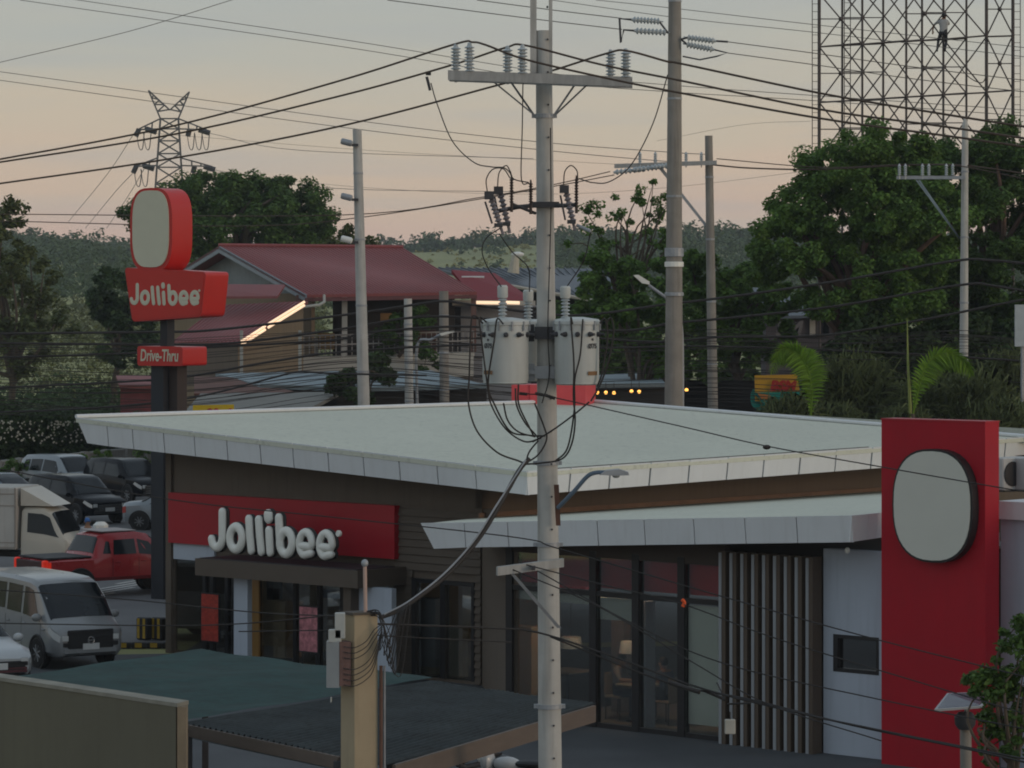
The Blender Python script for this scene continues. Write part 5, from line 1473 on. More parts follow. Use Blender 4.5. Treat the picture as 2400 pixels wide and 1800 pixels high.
vehicle('sedan', 'white car cut by the left edge beside the silver van', 'car', sed(), (q.x - .4, q.y + .3, 0), heading(-62), paint('white car paint', (.42, .44, .45)), (.85, 3.5), .31, DW, (3.12, 2.45, 4.4), (.7, 1.3, 4.4), (1.8,), .62, (.6, .34, .62, trim_blk), True, mat('maroon bumper', (.10, .03, .035), .5), True, mirror_x=2.9)

# box truck
q = Vector((P(88, 0, 102.5).x, 102.5, 0))
hd2 = heading(-14)
tr = thing('box_truck', 'cream light truck with a white cargo box at the left edge', 'truck', (q.x - .2, q.y, .004), math.atan2(hd2[1], hd2[0]), 'vehicles in the car park')
cream = paint('cream truck paint', (.52, .48, .40), .45)
boxm = mat('dirty white cargo box', (.48, .46, .42), .7, .1, 1.2, streak=.5, streak_rgb=(.26, .2, .15))
MB().cbox((-1.75, 0, 1.72), (3.3, 1.9, 1.85), .03).build('cargo_box', boxm, tr, local=True)
for z in (2.45, 2.1, 1.0, .86):
    MB().box((-1.75, -.955, z), (3.28, .012, .03)).build('box_rail', mat('dull rail', (.30, .26, .22), .6), tr, local=True)
for x in (-.12, -1.7, -3.3):
    MB().box((x, -.957, 1.72), (.05, .014, 1.83)).build('box_post', MATS['dull rail'], tr, local=True)
cab = Loft([(0, .55, 1.25, 2.02, .84, .74), (.08, .5, 1.25, 2.08, .86, .76), (.7, .5, 1.22, 2.06, .86, .76), (.95, .5, 1.20, 1.92, .86, .76), (1.3, .5, 1.15, 1.32, .86, .80), (1.42, .5, 1.1, 1.2, .85, .78), (1.55, .52, .95, 1.05, .80, .72), (1.6, .55, .9, .98, .74, .66)])
cb_ = cab.body(); cb_.v = [(p[0] + .02, p[1], p[2]) for p in cb_.v]
cbo = cb_.build('cab', cream, tr, local=True, smooth=True)
for s in (-1, 1):
    w = cab.patch([(.2, 3.1), (1.22, 3.02), (.9, 3.85), (.2, 3.88)], .008, s); w.v = [(p[0] + .02, p[1], p[2]) for p in w.v]; w.build('side_window', car_glass, cbo, local=True)
w = cab.wrap(1.32, .95, 4.3, 0, 0, 0, .008); w.v = [(p[0] + .02, p[1], p[2]) for p in w.v]; w.build('windscreen', car_glass, cbo, local=True)
MB().add([(.0, -.8, 2.10), (.0, .8, 2.10), (.0, .8, 2.62), (.0, -.8, 2.62), (1.0, -.72, 2.09), (1.0, .72, 2.09)], [(0, 1, 5, 4), (3, 4, 5, 2), (0, 4, 3), (1, 2, 5), (0, 3, 2, 1)]).build('wind_deflector', cream, tr, local=True)
MB().box((-1.2, 0, .62), (4.4, .8, .16)).build('chassis', trim_blk, tr, local=True)
for x in (.85, -2.3):
    for s in (-1, 1):
        wheel(tr, x, s * .74, .38, .22, s)

# yellow and black barriers, wheel stops and menu boards beside the entrance
ybm = mat('yellow paint', (.42, .27, .03), .7, .2, 4)
kbm = mat('black paint', (.03, .03, .03), .7, .2, 4)
for i, px in enumerate((338, 372, 405, 436)):
    q = ground(px, 1500)
    o = thing('barrier_block', ['leftmost', 'second from left', 'third from left', 'rightmost'][i] + ' yellow and black striped barrier block left of the entrance', 'barrier', (q.x, q.y, .01), R(-36), 'striped barrier blocks')
    MB().cbox((0, 0, .27), (.36, .22, .54), .03).build('block', kbm, o, local=True)
    for k in range(2):
        MB().box((-.09 + k * .18, -.113, .28), (.08, .008, .48)).build('stripe', ybm, o, local=True)
for i in range(5):
    q = ground(290 + i * 36, 1520)
    o = thing('wheel_stop', ['first', 'second', 'third', 'fourth', 'fifth'][i] + ' from left of the low yellow and black kerb stops by the van', 'kerb stop', (q.x, q.y, .01), R(-8), 'kerb stops')
    MB().cbox((0, 0, .07), (.40, .16, .14), .03).build('stop', kbm, o, local=True)
    MB().box((0, -.083, .075), (.17, .006, .11)).build('stripe', ybm, o, local=True)
poster_red = mat('red menu poster', (.36, .045, .03), .5, .5, 9, stretch=(1, 1, 1.8))
poster_pink = mat('pink and white promotion poster', (.42, .16, .18), .5, .8, 7)
for lab, px, y0, y1, o_, w, m in (('red menu board standing by the left end of the entrance', 492, 1390, 1505, .9, .62, poster_red), ('pink promotion poster board in front of the door', 723, 1420, 1530, 1.2, .62, poster_pink)):
    t, D = hit(px, o_)
    z0, z1 = max(zat(y1, D), .08), zat(y0, D)
    b_ = thing('poster_board', lab, 'poster', W(t, o_, .004))
    MB().quadbox([W(t - w / 2, o_, z0), W(t + w / 2, o_, z0), W(t + w / 2, o_, z1), W(t - w / 2, o_, z1)], NF * -.04).build('frame', black_metal, b_)
    MB().quadbox([W(t - w / 2 + .03, o_ + .006, z0 + .03), W(t + w / 2 - .03, o_ + .006, z0 + .03), W(t + w / 2 - .03, o_ + .006, z1 - .03), W(t - w / 2 + .03, o_ + .006, z1 - .03)], NF * -.004).build('poster', m, b_)
    for s in (-1, 1):
        MB().cyl(W(t + s * w * .35, o_ - .02, 0), W(t + s * w * .35, o_ - .02, z0), .015).build('leg', black_metal, b_)

# ---------------------------------------------------------------- the roadside sign
DS = 94.0
def sp_(px, py, off=0):
    p = P(px, py, DS)
    return p
ang = 36.0
SU = Vector((math.cos(R(-ang)), math.sin(R(-ang)), 0)); SN = Vector((SU.y, -SU.x, 0))
sc0 = Vector((P(392, 0, DS).x, DS, 0))
def shit(px, py, o=0.0):
    q = sc0 + SN * o; k = (px - 1200) / F
    t = (k * q.y - q.x) / (SU.x - k * SU.y)
    return t, zat(py, (q + SU * t).y)
def SW_(t, o, z):
    p = sc0 + SU * t + SN * o
    return Vector((p.x, p.y, z))
sg = thing('roadside_sign', 'tall red roadside sign cabinet on a dark column at the left', 'sign', sc0)
navy = mat('dark navy steel column', (.022, .026, .034), .5, .15, 2)
red_cab = mat('bright red sign cabinet', (.52, .022, .018), .38, .05, 1.5, spec=.45)
cream_face = mat('cream translucent face', (.62, .60, .46), .4, .03, 3)
tcol = shit(383, 1000)[0]
MB().quadbox([SW_(tcol - .35, .12, 0), SW_(tcol + .1, .12, 0), SW_(tcol + .1, .12, 6.8), SW_(tcol - .35, .12, 6.8)], SN * -.5).build('column', navy, sg)
MB().quadbox([SW_(tcol + .12, -.1, 0), SW_(tcol + .42, -.1, 0), SW_(tcol + .42, -.1, 6.6), SW_(tcol + .12, -.1, 6.6)], SN * -.4).build('column', mat('dark brown column', (.05, .036, .032), .6), sg)
MB().quadbox([SW_(tcol - .12, .0, 6.6), SW_(tcol + .14, .0, 6.6), SW_(tcol + .14, .0, 8.0), SW_(tcol - .12, .0, 8.0)], SN * -.3).build('upper_post', navy, sg)
dep = .95
def rounded(poly, rad, n=5):
    out = []
    m = len(poly)
    for i in range(m):
        p0, p1, p2 = [np.array(poly[(i + d) % m], float) for d in (-1, 0, 1)]
        a = p1 + (p0 - p1) / np.linalg.norm(p0 - p1) * rad; b = p1 + (p2 - p1) / np.linalg.norm(p2 - p1) * rad
        for k in range(n + 1):
            u = k / n
            out.append(tuple((1 - u) ** 2 * a + 2 * u * (1 - u) * p1 + u * u * b))
    return out
OF = .45
cabp = [shit(*p, OF) for p in ((292, 627), (483, 637), (472, 742), (310, 754))]
cp = rounded(cabp, .13)
MB().quadbox([SW_(t, OF, z) for t, z in cp], SN * -dep).build('word_cabinet', red_cab, sg, smooth=True)
face = rounded([(cabp[0][0] + .05, cabp[0][1] - .05), (cabp[1][0] - .05, cabp[1][1] - .05), (cabp[2][0] - .05, cabp[2][1] + .05), (cabp[3][0] + .05, cabp[3][1] + .05)], .12)
MB().quadbox([SW_(t, OF + .012, z) for t, z in face], SN * -.011).build('word_face', mat('red face panel', (.56, .03, .022), .4, .05, 2), sg)
# the word, flat
allp = [p for nm, ms in WORDM for st in ms for p in st]
wt0, wt1 = min(p[0] for p in allp) - .12, max(p[0] for p in allp) + .12
wz0_, wz1_ = min(p[1] for p in allp) - .12, max(p[1] for p in allp) + .12
d0 = shit(304, 718, OF); d1 = shit(470, 661, OF)
fx_ = (d1[0] - d0[0]) / (wt1 - wt0); fz_ = (d1[1] - d0[1]) / (wz1_ - wz0_)
for nm, ms in WORDM:
    mb = MB()
    for st in ms:
        pts = [SW_(d0[0] + (p[0] - wt0) * fx_, OF + .018, d0[1] + (p[1] - wz0_) * fz_) for p in st]
        rr = .098 * (fx_ + fz_) / 2
        mb.stroke(pts, SN, rr if not (nm == 'i' and len(st) == 3 and st[0][1] - st[2][1] < .2) else rr * 1.12, .008, 8)
    mb.build('letter_' + nm.lower(), cream_face, sg)
t, z = shit(468, 681, OF)
MB().lathe(SW_(t, OF + .01, z), [(.035, 0), (.035, .015)], 12, SN).build('registered_mark', cream_face, sg)
# plain blank cabinet above (the mascot itself is left out)
cen = shit(362, 545, OF)
pr_ = []
n_ = 36
t_a, t_b = shit(303, 545, OF)[0], shit(402, 545, OF)[0]
z_a, z_b = shit(352, 636, OF)[1], shit(352, 440, OF)[1]
tm, zm, ra, rb2 = (t_a + t_b) / 2, (z_a + z_b) / 2, (t_b - t_a) / 2, (z_b - z_a) / 2
for i in range(n_):
    a = 2 * math.pi * i / n_
    c_, s_ = math.cos(a), math.sin(a)
    pr_.append((tm + ra * math.copysign(abs(c_) ** .62, c_), zm + rb2 * math.copysign(abs(s_) ** .62, s_)))
MB().quadbox([SW_(t, OF - .03, z) for t, z in pr_], SN * -(dep - .12)).build('upper_cabinet', red_cab, sg, smooth=True)
MB().quadbox([SW_(tm + (t - tm) * .86, OF + .0, zm + .02 + (z - zm) * .92) for t, z in pr_], SN * -.031).build('upper_face', cream_face, sg)
# drive-through box
dcab = [shit(*p, OF - .1) for p in ((322, 811), (428, 813), (428, 858), (322, 857))]
MB().quadbox([SW_(t, OF - .1, z) for t, z in rounded(dcab, .09)], SN * -1.0).build('drive_through_box', red_cab, sg, smooth=True)
tm_ = ((dcab[0][0] + dcab[1][0]) / 2, (dcab[0][1] + dcab[2][1]) / 2)
tin_text('Drive-Thru', SW_(tm_[0] - .02, OF - .088, tm_[1]), .46, .003, sg, cream_face, rz=R(-ang), bold=.008, shear=.12, name='drive_through_lettering', sx=.66 * 1.0)
MB().quadbox([SW_(tcol - .3, .1, 7.95), SW_(tcol + 1.0, .1, 7.95), SW_(tcol + 1.0, .1, 8.12), SW_(tcol - .3, .1, 8.12)], SN * -.4).build('support_beam', navy, sg)

# ================================================================ houses behind
red_roof = mat('faded red metal roof', (.27, .075, .072), .55, .12, .8, streak=.3, streak_rgb=(.17, .06, .058))
red_awn = mat('deep red awning', (.23, .022, .028), .6, .1, 1)
grey_wall = mat('grey plaster gable', (.27, .29, .29), .9, .1, 1, streak=.4)
tan_wall = mat('tan corrugated wall', (.26, .19, .12), .8, .12, 1.2, stretch=(10, 10, .3))
grey_roof = mat('dark grey sheet roof', (.105, .12, .14), .6, .15, .7, stretch=(6, 1, 1))
blue_roof = mat('weathered blue-grey roof', (.21, .26, .28), .7, .2, .6, streak=.2)
pale_wall = mat('pale wall', (.44, .42, .37), .85, .1, 1)
rust_roof = mat('rusty brown roof', (.13, .06, .045), .85, .3, .8)
lamp_warm = mat('lit fluorescent tube', (1.0, .70, .46), .4, .0, 1, emit=.85)
bulb_warm = mat('lit warm bulb', (1.0, .48, .10), .4, .0, 1, emit=1.7)
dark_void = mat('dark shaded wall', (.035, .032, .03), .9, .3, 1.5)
def slab(pts, th, name, m, parent):
    return MB().quadbox(pts, (0, 0, -th)).build(name, m, parent)
def ribs(parent, a0, a1, b0, b1, n, m, r=.03):
    """raised ribs from edge a (ridge) to edge b (eave)"""
    mb = MB()
    for i in range(n):
        f = (i + .5) / n
        mb.tube([a0.lerp(a1, f) + dz * .01, b0.lerp(b1, f) + dz * .01], r, 4)
    mb.build('roof_ribs', m, parent, kind='stuff')
# --- the big house with the red roof
R0, R1 = P(512, 577, 150), P(945, 581, 152)
E0, E1 = P(715, 691, 143), P(1118, 684, 145)
B0 = Vector((2 * R0.x - E0.x, 2 * R0.y - E0.y, E0.z)); B1 = Vector((R1.x - (E1.x - R1.x) * .2, R1.y + 8, E1.z))
hs = thing('house', 'two-storey house with a faded red metal roof and a balcony', 'house', (R0.x + 4, 150, 0))
slab([R0, R1, E1, E0], .12, 'roof', red_roof, hs)
ribs(hs, R0, R1.lerp(R0, -.0), E0, E1, 46, red_roof)
slab([R0, B0, B1, R1], .12, 'rear_roof', red_roof, hs)
slab([R1, B1 + Vector((3, -2, 0)), E1], .12, 'hip_roof', red_roof, hs)
MB().tube([R0 + dz * .03, R1 + dz * .03], .10, 6).build('ridge_cap', red_roof, hs)
for a, b in ((R0, E0), (R0, B0)):
    MB().quadbox([a, b, b - dz * .28, a - dz * .28], (.08, -.08, 0)).build('barge_board', mat('grey barge board', (.30, .33, .35), .6), hs)
MB().quadbox([E0 - dz * .13, E1 - dz * .13, E1 - dz * .28, E0 - dz * .28], (0, -.1, 0)).build('gutter', mat('dull red gutter', (.15, .06, .06), .5), hs)
gi = Vector((.7, .5, 0))
G0_, G1_, G2_ = R0 + gi - dz * .25, E0.lerp(R0, .12) + gi - dz * .2, B0.lerp(R0, .12) + gi - dz * .2
MB().quadbox([G0_, G2_, G1_], gi * .2).build('gable', grey_wall, hs)
MB().quadbox([Vector((G1_.x, G1_.y, 0)), G1_, G2_, Vector((G2_.x, G2_.y, 0))], gi * .2).build('gable_wall', tan_wall, hs)
# front wall set back behind the balcony
fwl = [E0 + Vector((1.0, 3.0, 0)), E1 + Vector((-1.0, 3.0, 0))]
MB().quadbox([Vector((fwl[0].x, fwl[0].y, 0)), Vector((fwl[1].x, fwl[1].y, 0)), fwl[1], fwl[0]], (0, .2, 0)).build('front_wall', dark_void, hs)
# balcony slab and parapet
ba, bb = P(700, 838, 143.5), P(1110, 826, 145)
slab([ba, bb, bb + Vector((0, 3, 0)), ba + Vector((0, 3, 0))], .2, 'balcony_floor', pale_wall, hs)
MB().quadbox([ba - dz * .2, bb - dz * .2, bb - dz * 1.0, ba - dz * 1.0], (0, -.12, 0)).build('balcony_apron', pale_wall, hs)
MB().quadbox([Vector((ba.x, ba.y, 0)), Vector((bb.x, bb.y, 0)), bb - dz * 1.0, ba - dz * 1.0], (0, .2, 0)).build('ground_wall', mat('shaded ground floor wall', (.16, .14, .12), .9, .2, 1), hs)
for k in range(34):
    p = ba.lerp(bb, k / 33)
    MB().box(p + Vector((0, -.02, .45)), (.04, .04, .9)).build('baluster', mat('pale baluster', (.34, .31, .28), .7), hs)
for zz in (.9, .5):
    MB().tube([ba + dz * zz, bb + dz * zz], .035, 5).build('handrail', MATS['pale baluster'], hs)
for f in (0.0, .26, .62, 1.0):
    p = ba.lerp(bb, f)
    MB().box((p.x, p.y + .1, (p.z + E0.z) / 2), (.22, .22, E0.z - p.z)).build('veranda_column', pale_wall if f in (.26,) else mat('reddish column', (.18, .10, .08), .8), hs)
for k, (px, py, w, h, m) in enumerate(((730, 815, .6, .9, pale_wall), (765, 800, .7, .7, oak), (905, 745, .5, .4, oak), (1000, 800, .8, 1.0, rust_roof))):
    p = P(px, py, 145.8); MB().cbox(p, (w, .3, h), .03).build('balcony_furniture', m, hs)
# lean-to roofs on the gable side
l0, l1, l2, l3 = P(430, 665, 147), P(668, 667, 141.6), P(650, 694, 140.6), P(420, 695, 146)
slab([l0, l1, l2, l3], .1, 'awning_roof', red_roof, hs)
m0, m1, m2, m3 = P(512, 715, 147), P(722, 706, 140.8), P(560, 802, 137.5), P(405, 800, 143)
slab([m0, m1, m2, m3], .1, 'lean_to_roof', red_roof, hs)
ribs(hs, m0, m1, m3, m2, 18, red_roof)
for a, b in (((566, 800), (622, 764)), ((628, 760), (714, 707))):
    for dzz in (0, .14):
        MB().cyl(P(*a, 137.3) - dz * dzz, P(*b, 138.0) - dz * dzz, .05, n=8).build('light_tube', lamp_warm, hs)
MB().quadbox([P(558, 802, 137.7), P(702, 720, 140.5), P(702, 900, 140.5), P(558, 900, 137.7)], (.15, .15, 0)).build('lean_to_side', tan_wall, hs)
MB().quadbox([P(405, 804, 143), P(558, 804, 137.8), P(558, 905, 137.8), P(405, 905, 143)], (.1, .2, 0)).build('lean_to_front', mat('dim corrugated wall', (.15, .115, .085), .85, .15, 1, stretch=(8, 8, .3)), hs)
for px in (566, 703):
    MB().box(P(px, 850, 137.4), (.12, .12, 2.6)).build('wall_post', pale_wall, hs)
MB().tube([P(705, 720, 140), P(748, 715, 142), P(760, 708, 142.5), P(760, 692, 142.8)], .06, 6).build('downpipe', pale_wall, hs)

# --- buildings to the right of the house
sh = thing('shop_building', 'grey-walled building with a deep red awning and lit tube lamps right of the house', 'building', P(1130, 880, 150))
slab([P(1058, 632, 152), P(1160, 640, 152), P(1250, 703, 148), P(1115, 703, 148)], .15, 'awning', red_awn, sh)
MB().quadbox([P(1060, 703, 147.8), P(1255, 705, 147.8), P(1255, 716, 147.8), P(1060, 716, 147.8)], (0, .2, 0)).build('awning_edge', pale_wall, sh)
for a, b in (((1112, 709), (1176, 710)), ((1186, 709), (1218, 710))):
    MB().cyl(P(*a, 147.4), P(*b, 147.4), .07, n=8).build('light_tube', lamp_warm, sh)
MB().cyl(P(1082, 650, 151), P(1135, 650, 151), .06, n=8).build('light_tube', mat('pale unlit tube', (.6, .6, .58), .4), sh)
MB().quadbox([P(1055, 716, 149), P(1260, 716, 149), P(1260, 1140, 149), P(1055, 1140, 149)], (0, 4, 0)).build('front_wall', mat('blue-grey wall', (.30, .31, .33), .9, .1, 1), sh)
for a, b in ((1066, 1080), (1245, 1258)):
    MB().quadbox([P(a, 720, 148.8), P(b, 720, 148.8), P(b, 900, 148.8), P(a, 900, 148.8)], (0, .15, 0)).build('window', black_metal, sh)
for k in range(3):
    MB().quadbox([P(1090, 790 + k * 45, 148.85), P(1240, 790 + k * 45, 148.85), P(1240, 792 + k * 45, 148.85), P(1090, 792 + k * 45, 148.85)], (0, .1, 0)).build('wall_joint', dark_void, sh)
gb = thing('warehouse', 'long dark grey sheet-metal roof behind the main pole', 'building', P(1280, 700, 175))
ga, gb2, gc, gd = P(1000, 628, 190), P(1480, 628, 190), P(1560, 690, 168), P(1120, 662, 168)
slab([P(1010, 628, 190), P(1470, 630, 190), P(1500, 722, 166), P(1185, 668, 166)], .15, 'roof', grey_roof, gb)
ribs(gb, P(1020, 627, 190), P(1470, 629, 190), P(1190, 668, 166), P(1500, 721, 166), 26, grey_roof, .05)
MB().tube([P(1185, 668, 165.9), P(1500, 724, 165.9)], .09, 6).build('eave_trim', pale_wall, gb)
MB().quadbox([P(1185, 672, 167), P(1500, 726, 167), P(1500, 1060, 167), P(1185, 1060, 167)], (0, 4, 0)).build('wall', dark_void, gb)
gv = thing('roof_ventilator', 'pale bent vent pipe on the grey roof left of the main pole', 'vent pipe', P(1205, 632, 178))
MB().cyl(P(1203, 640, 178), P(1208, 600, 178), .32, .18, 10).build('pipe', mat('cream pipe', (.50, .46, .36), .7), gv); MB().ball(P(1213, 596, 178), (.34, .2, .14)).build('cowl', letter_white, gv)

# low roofs just behind the restaurant
def lowroof(name, label, pts, D0, D1, m, th=.12, wall=None):
    q = [P(x, y, D0 if i < 2 else D1) for i, (x, y) in enumerate(pts)]
    c = sum(q, Vector()) / 4
    o = thing(name, label, 'building', (c.x, c.y, 0))
    slab(q, th, 'roof', m, o)
    MB().tube([q[2] + dz * .01, q[3] + dz * .01], .05, 5).build('eave', m, o)
    w2, w3 = q[2] + Vector((0, .4, -th)), q[3] + Vector((0, .4, -th))
    MB().quadbox([w3, w2, Vector((w2.x, w2.y, 0)), Vector((w3.x, w3.y, 0))], (0, 2, 0)).build('wall', wall or dark_void, o)
    return o
lowroof('shed', 'pale blue-grey sheet roof between the sign and the bare pole', [(505, 875), (880, 868), (860, 912), (610, 902)], 132, 122, blue_roof)
lowroof('shed', 'rusty brown tin roof right of the sign column', [(455, 882), (540, 884), (740, 928), (455, 925)], 128, 118, rust_roof)
lowroof('shed', 'grey asbestos sheet roof touching the white roof at the left', [(470, 922), (800, 918), (690, 975), (430, 968)], 118, 108, mat('grey asbestos sheet', (.20, .195, .175), .9, .2, .8))
lowroof('shed', 'faded red wall and roof behind the sign column', [(272, 880), (405, 880), (400, 905), (280, 905)], 172, 166, red_roof, wall=mat('faded red wall', (.20, .055, .06), .9, .25, .8))
lowroof('shed', 'pale blue-grey tin roof left of the main pole', [(800, 872), (1010, 868), (1140, 902), (790, 912)], 130, 118, blue_roof)
eat = lowroof('eatery', 'dark open eatery with a grey roof and lit bulbs behind the main pole', [(1330, 880), (1540, 872), (1560, 900), (1300, 902)], 132, 119, blue_roof)
for px, py in ((1400, 920), (1420, 920), (1439, 921), (1480, 917), (1498, 918)):
    b_ = thing('light_bulb', {1400: 'first from left of the warm bulbs glowing under the eatery eave', 1420: 'second from left of the warm bulbs glowing under the eatery eave', 1439: 'third from left of the warm bulbs glowing under the eatery eave', 1480: 'fourth from left of the warm bulbs glowing under the eatery eave', 1498: 'fifth from left of the warm bulbs glowing under the eatery eave'}[px], 'light bulb', P(px, py, 117.5), 0, 'lit bulbs of the eatery')
    MB().ball((0, 0, 0), .062).build('globe', bulb_warm, b_, local=True); MB().cyl((0, 0, .05), (0, 0, .35), .012).build('cord', cable_blk, b_, local=True)
b_ = thing('light_bulb', 'single warm bulb glowing right of the thick grey pole', 'light bulb', P(1609, 914, 117.5), 0, 'lit bulbs of the eatery'); MB().ball((0, 0, 0), .062).build('globe', bulb_warm, b_, local=True); MB().cyl((0, 0, .05), (0, 0, .35), .012).build('cord', cable_blk, b_, local=True)
sb = thing('eatery_wall', 'long dark fence wall under the trees behind the roof at the right', 'wall', P(1900, 950, 128))
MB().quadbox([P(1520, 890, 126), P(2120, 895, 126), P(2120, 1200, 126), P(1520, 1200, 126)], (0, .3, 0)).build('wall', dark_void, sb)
# dim bungalow behind the trees at right
bg = thing('bungalow', 'dim grey bungalow half hidden by trees right of the dark pole', 'house', P(1900, 860, 150))
slab([P(1760, 672, 156), P(1870, 690, 156), P(1985, 735, 148), P(1800, 742, 148)], .12, 'roof', grey_roof, bg)
MB().quadbox([P(1795, 742, 149), P(1990, 742, 149), P(1990, 1150, 149), P(1795, 1150, 149)], (0, 3, 0)).build('wall', mat('mauve grey wall', (.085, .075, .08), .9), bg)
for px in (1898, 1930, 1962):
    MB().quadbox([P(px, 748, 148.9), P(px + 13, 748, 148.9), P(px + 13, 785, 148.9), P(px, 785, 148.9)], (0, .1, 0)).build('window', pale_wall if px == 1898 else car_glass, bg)
MB().quadbox([P(1890, 840, 140), P(2000, 845, 140), P(2000, 868, 140), P(1890, 862, 140)], (0, .3, 0)).build('porch_band', mat('buff band', (.26, .21, .17), .9), bg)
MB().quadbox([P(1898, 868, 139.8), P(1998, 868, 139.8), P(1998, 905, 139.8), P(1898, 905, 139.8)], (0, .2, 0)).build('porch_glass', mat('teal glass', (.04, .08, .08), .3), bg)

# painted sign board
DB = 113.0
bs = thing('painted_sign', 'yellow and teal painted sign board with red letters under the palm', 'sign', P(1830, 960, DB))
yel = mat('yellow sign paint', (.50, .27, .02), .6, .15, 1.2); teal = mat('teal sign paint', (.012, .22, .17), .6, .15, 1.2)
oc = []
for i in range(30):
    a = 2 * math.pi * i / 30
    c_, s_ = math.cos(a), math.sin(a)
    oc.append(P(1822 + 62 * math.copysign(abs(c_) ** .6, c_), 925 + 32 * math.copysign(abs(s_) ** .7, s_), DB))
MB().quadbox([P(1769, 880, DB), P(1868, 878, DB), P(1876, 925, DB), P(1860, 945, DB), P(1770, 940, DB)], (0, .1, 0)).build('yellow_board', yel, bs)
MB().quadbox([p + Vector((0, .12, -.12)) for p in oc], (0, .1, 0)).build('teal_board', teal, bs)
MB().quadbox([P(1765, 920, DB - .05), P(1885, 918, DB - .05), P(1880, 950, DB - .05), P(1800, 958, DB - .05)], (0, .04, 0)).build('lower_band', teal, bs)
MB().quadbox([P(1774, 920, DB - .12), P(1808, 928, DB - .12), P(1800, 938, DB - .12), P(1785, 935, DB - .12)], (0, .05, 0)).build('orange_patch', mat('orange sign paint', (.45, .17, .04), .6), bs)
tin_text('BSM', P(1834, 905, DB - .1), .44, .012, bs, mat('red sign lettering', (.35, .02, .015), .6), bold=.025, shear=.22, rz=R(-3), sx=1.05)
MB().box(P(1830, 990, DB + .15), (.12, .12, 1.6)).build('post', steel_d, bs)
ys_ = thing('painted_sign', 'small yellow sign with red marks peeking above the white roof at the left', 'sign', P(505, 962, 100))
MB().quadbox([P(452, 950, 100), P(548, 948, 100), P(548, 985, 100), P(452, 987, 100)], (0, .06, 0)).build('board', mat('bright yellow board', (.55, .40, .02), .6), ys_)
for px in (492, 507, 540):
    MB().ball(P(px, 964, 99.97), (.09, .02, .09)).build('mark', mat('red sign lettering', (.35, .02, .015), .6), ys_)
MB().quadbox([P(452, 985, 100.05), P(548, 985, 100.05), Vector((P(548, 0, 100).x, 100.05, 0)), Vector((P(452, 0, 100).x, 100.05, 0))], (0, .05, 0)).build('panel', dark_void, ys_)
g2 = thing('letter_sign', 'dim grey letters on the dark gable right of the dark slender pole', 'sign', P(1848, 776, 147))
tin_text('SM', P(1848, 772, 146.5), .9, .03, g2, mat('dim grey letters', (.13, .115, .11), .7), bold=.03, shear=.2)
MB().quadbox([P(1822, 755, 146.8), P(1870, 755, 146.8), P(1870, 800, 146.8), P(1822, 800, 146.8)], (0, .2, 0)).build('backing', dark_void, g2)
wb2 = thing('white_board', 'blank pale grey board at the right edge', 'board', P(2392, 800, 100))
MB().quadbox([P(2379, 714, 100), P(2440, 714, 100), P(2440, 812, 100), P(2379, 812, 100)], (0, .1, 0)).build('panel', mat('pale grey board', (.42, .46, .48), .5), wb2)
MB().cyl(P(2396, 812, 100.1), Vector((P(2396, 0, 100).x, 100.1, 0)), .05).build('post', galv, wb2)

# ---------------------------------------------------------------- billboard frame of steel at the upper right
DT = 132.0
rust_steel = mat('brown-grey lattice steel', (.085, .07, .065), .6, .2, 2)
tw = thing('billboard_frame', 'bare lattice steel billboard frame rising above the trees at the upper right', 'billboard frame', P(2150, 980, DT))
colsx = [1920, 1974, 2021, 2070, 2124, 2161, 2211, 2265, 2312, 2374]
deps = [0, 3.2, 0, 3.2, 0, 3.2, 0, 3.2, 0, 0]
rows = [-190, -15, 110, 240, 372, 500]
def tpt(px, py, dd=0, lean=True):
    f = (px - 1920) / 454
    return P(px, py - (28 * f if lean else 0), DT + dd)
for px, dd in zip(colsx, deps):
    r = .065 if px in (1920, 2312, 2374) else .045
    MB().cyl(P(px, -200, DT + dd), Vector((P(px, 0, DT + dd).x, DT + dd, 0)), r, n=6).build('column', rust_steel, tw)
front_c = [1920, 2021, 2124, 2211, 2312, 2374]; back_c = [1974, 2070, 2161, 2265]
for cs, dd in ((front_c, 0), (back_c, 3.2)):
    for y in rows[:-1]:
        for i in range(len(cs) - 1):
            MB().cyl(tpt(cs[i], y, dd), tpt(cs[i + 1], y + rnd.uniform(-3, 3), dd), .035, n=5).build('girt', rust_steel, tw)
    for j in range(len(rows) - 1):
        for i in range(len(cs) - 1):
            MB().cyl(tpt(cs[i], rows[j], dd - .08), tpt(cs[i + 1], rows[j + 1], dd - .08), .03, n=5).build('diagonal', rust_steel, tw)
            MB().cyl(tpt(cs[i + 1], rows[j], dd + .08), tpt(cs[i], rows[j + 1], dd + .08), .03, n=5).build('diagonal', rust_steel, tw)
            mid = (tpt(cs[i], rows[j], dd) + tpt(cs[i + 1], rows[j + 1], dd)) / 2
            if i % 2 == 0:
                MB().cyl(Vector((tpt(cs[i], 0, dd).x, DT + dd, mid.z)), Vector((tpt(cs[i + 1], 0, dd).x, DT + dd, mid.z)), .022, n=5).build('secondary_girt', rust_steel, tw)
                MB().ball(mid, (.09, .06, .09), 8, 6).build('gusset', rust_steel, tw)
for i in range(4):
    for y in rows[:-1]:
        MB().cyl(tpt(front_c[i], y), tpt(back_c[i], y, 3.2), .03, n=5).build('tie', rust_steel, tw)
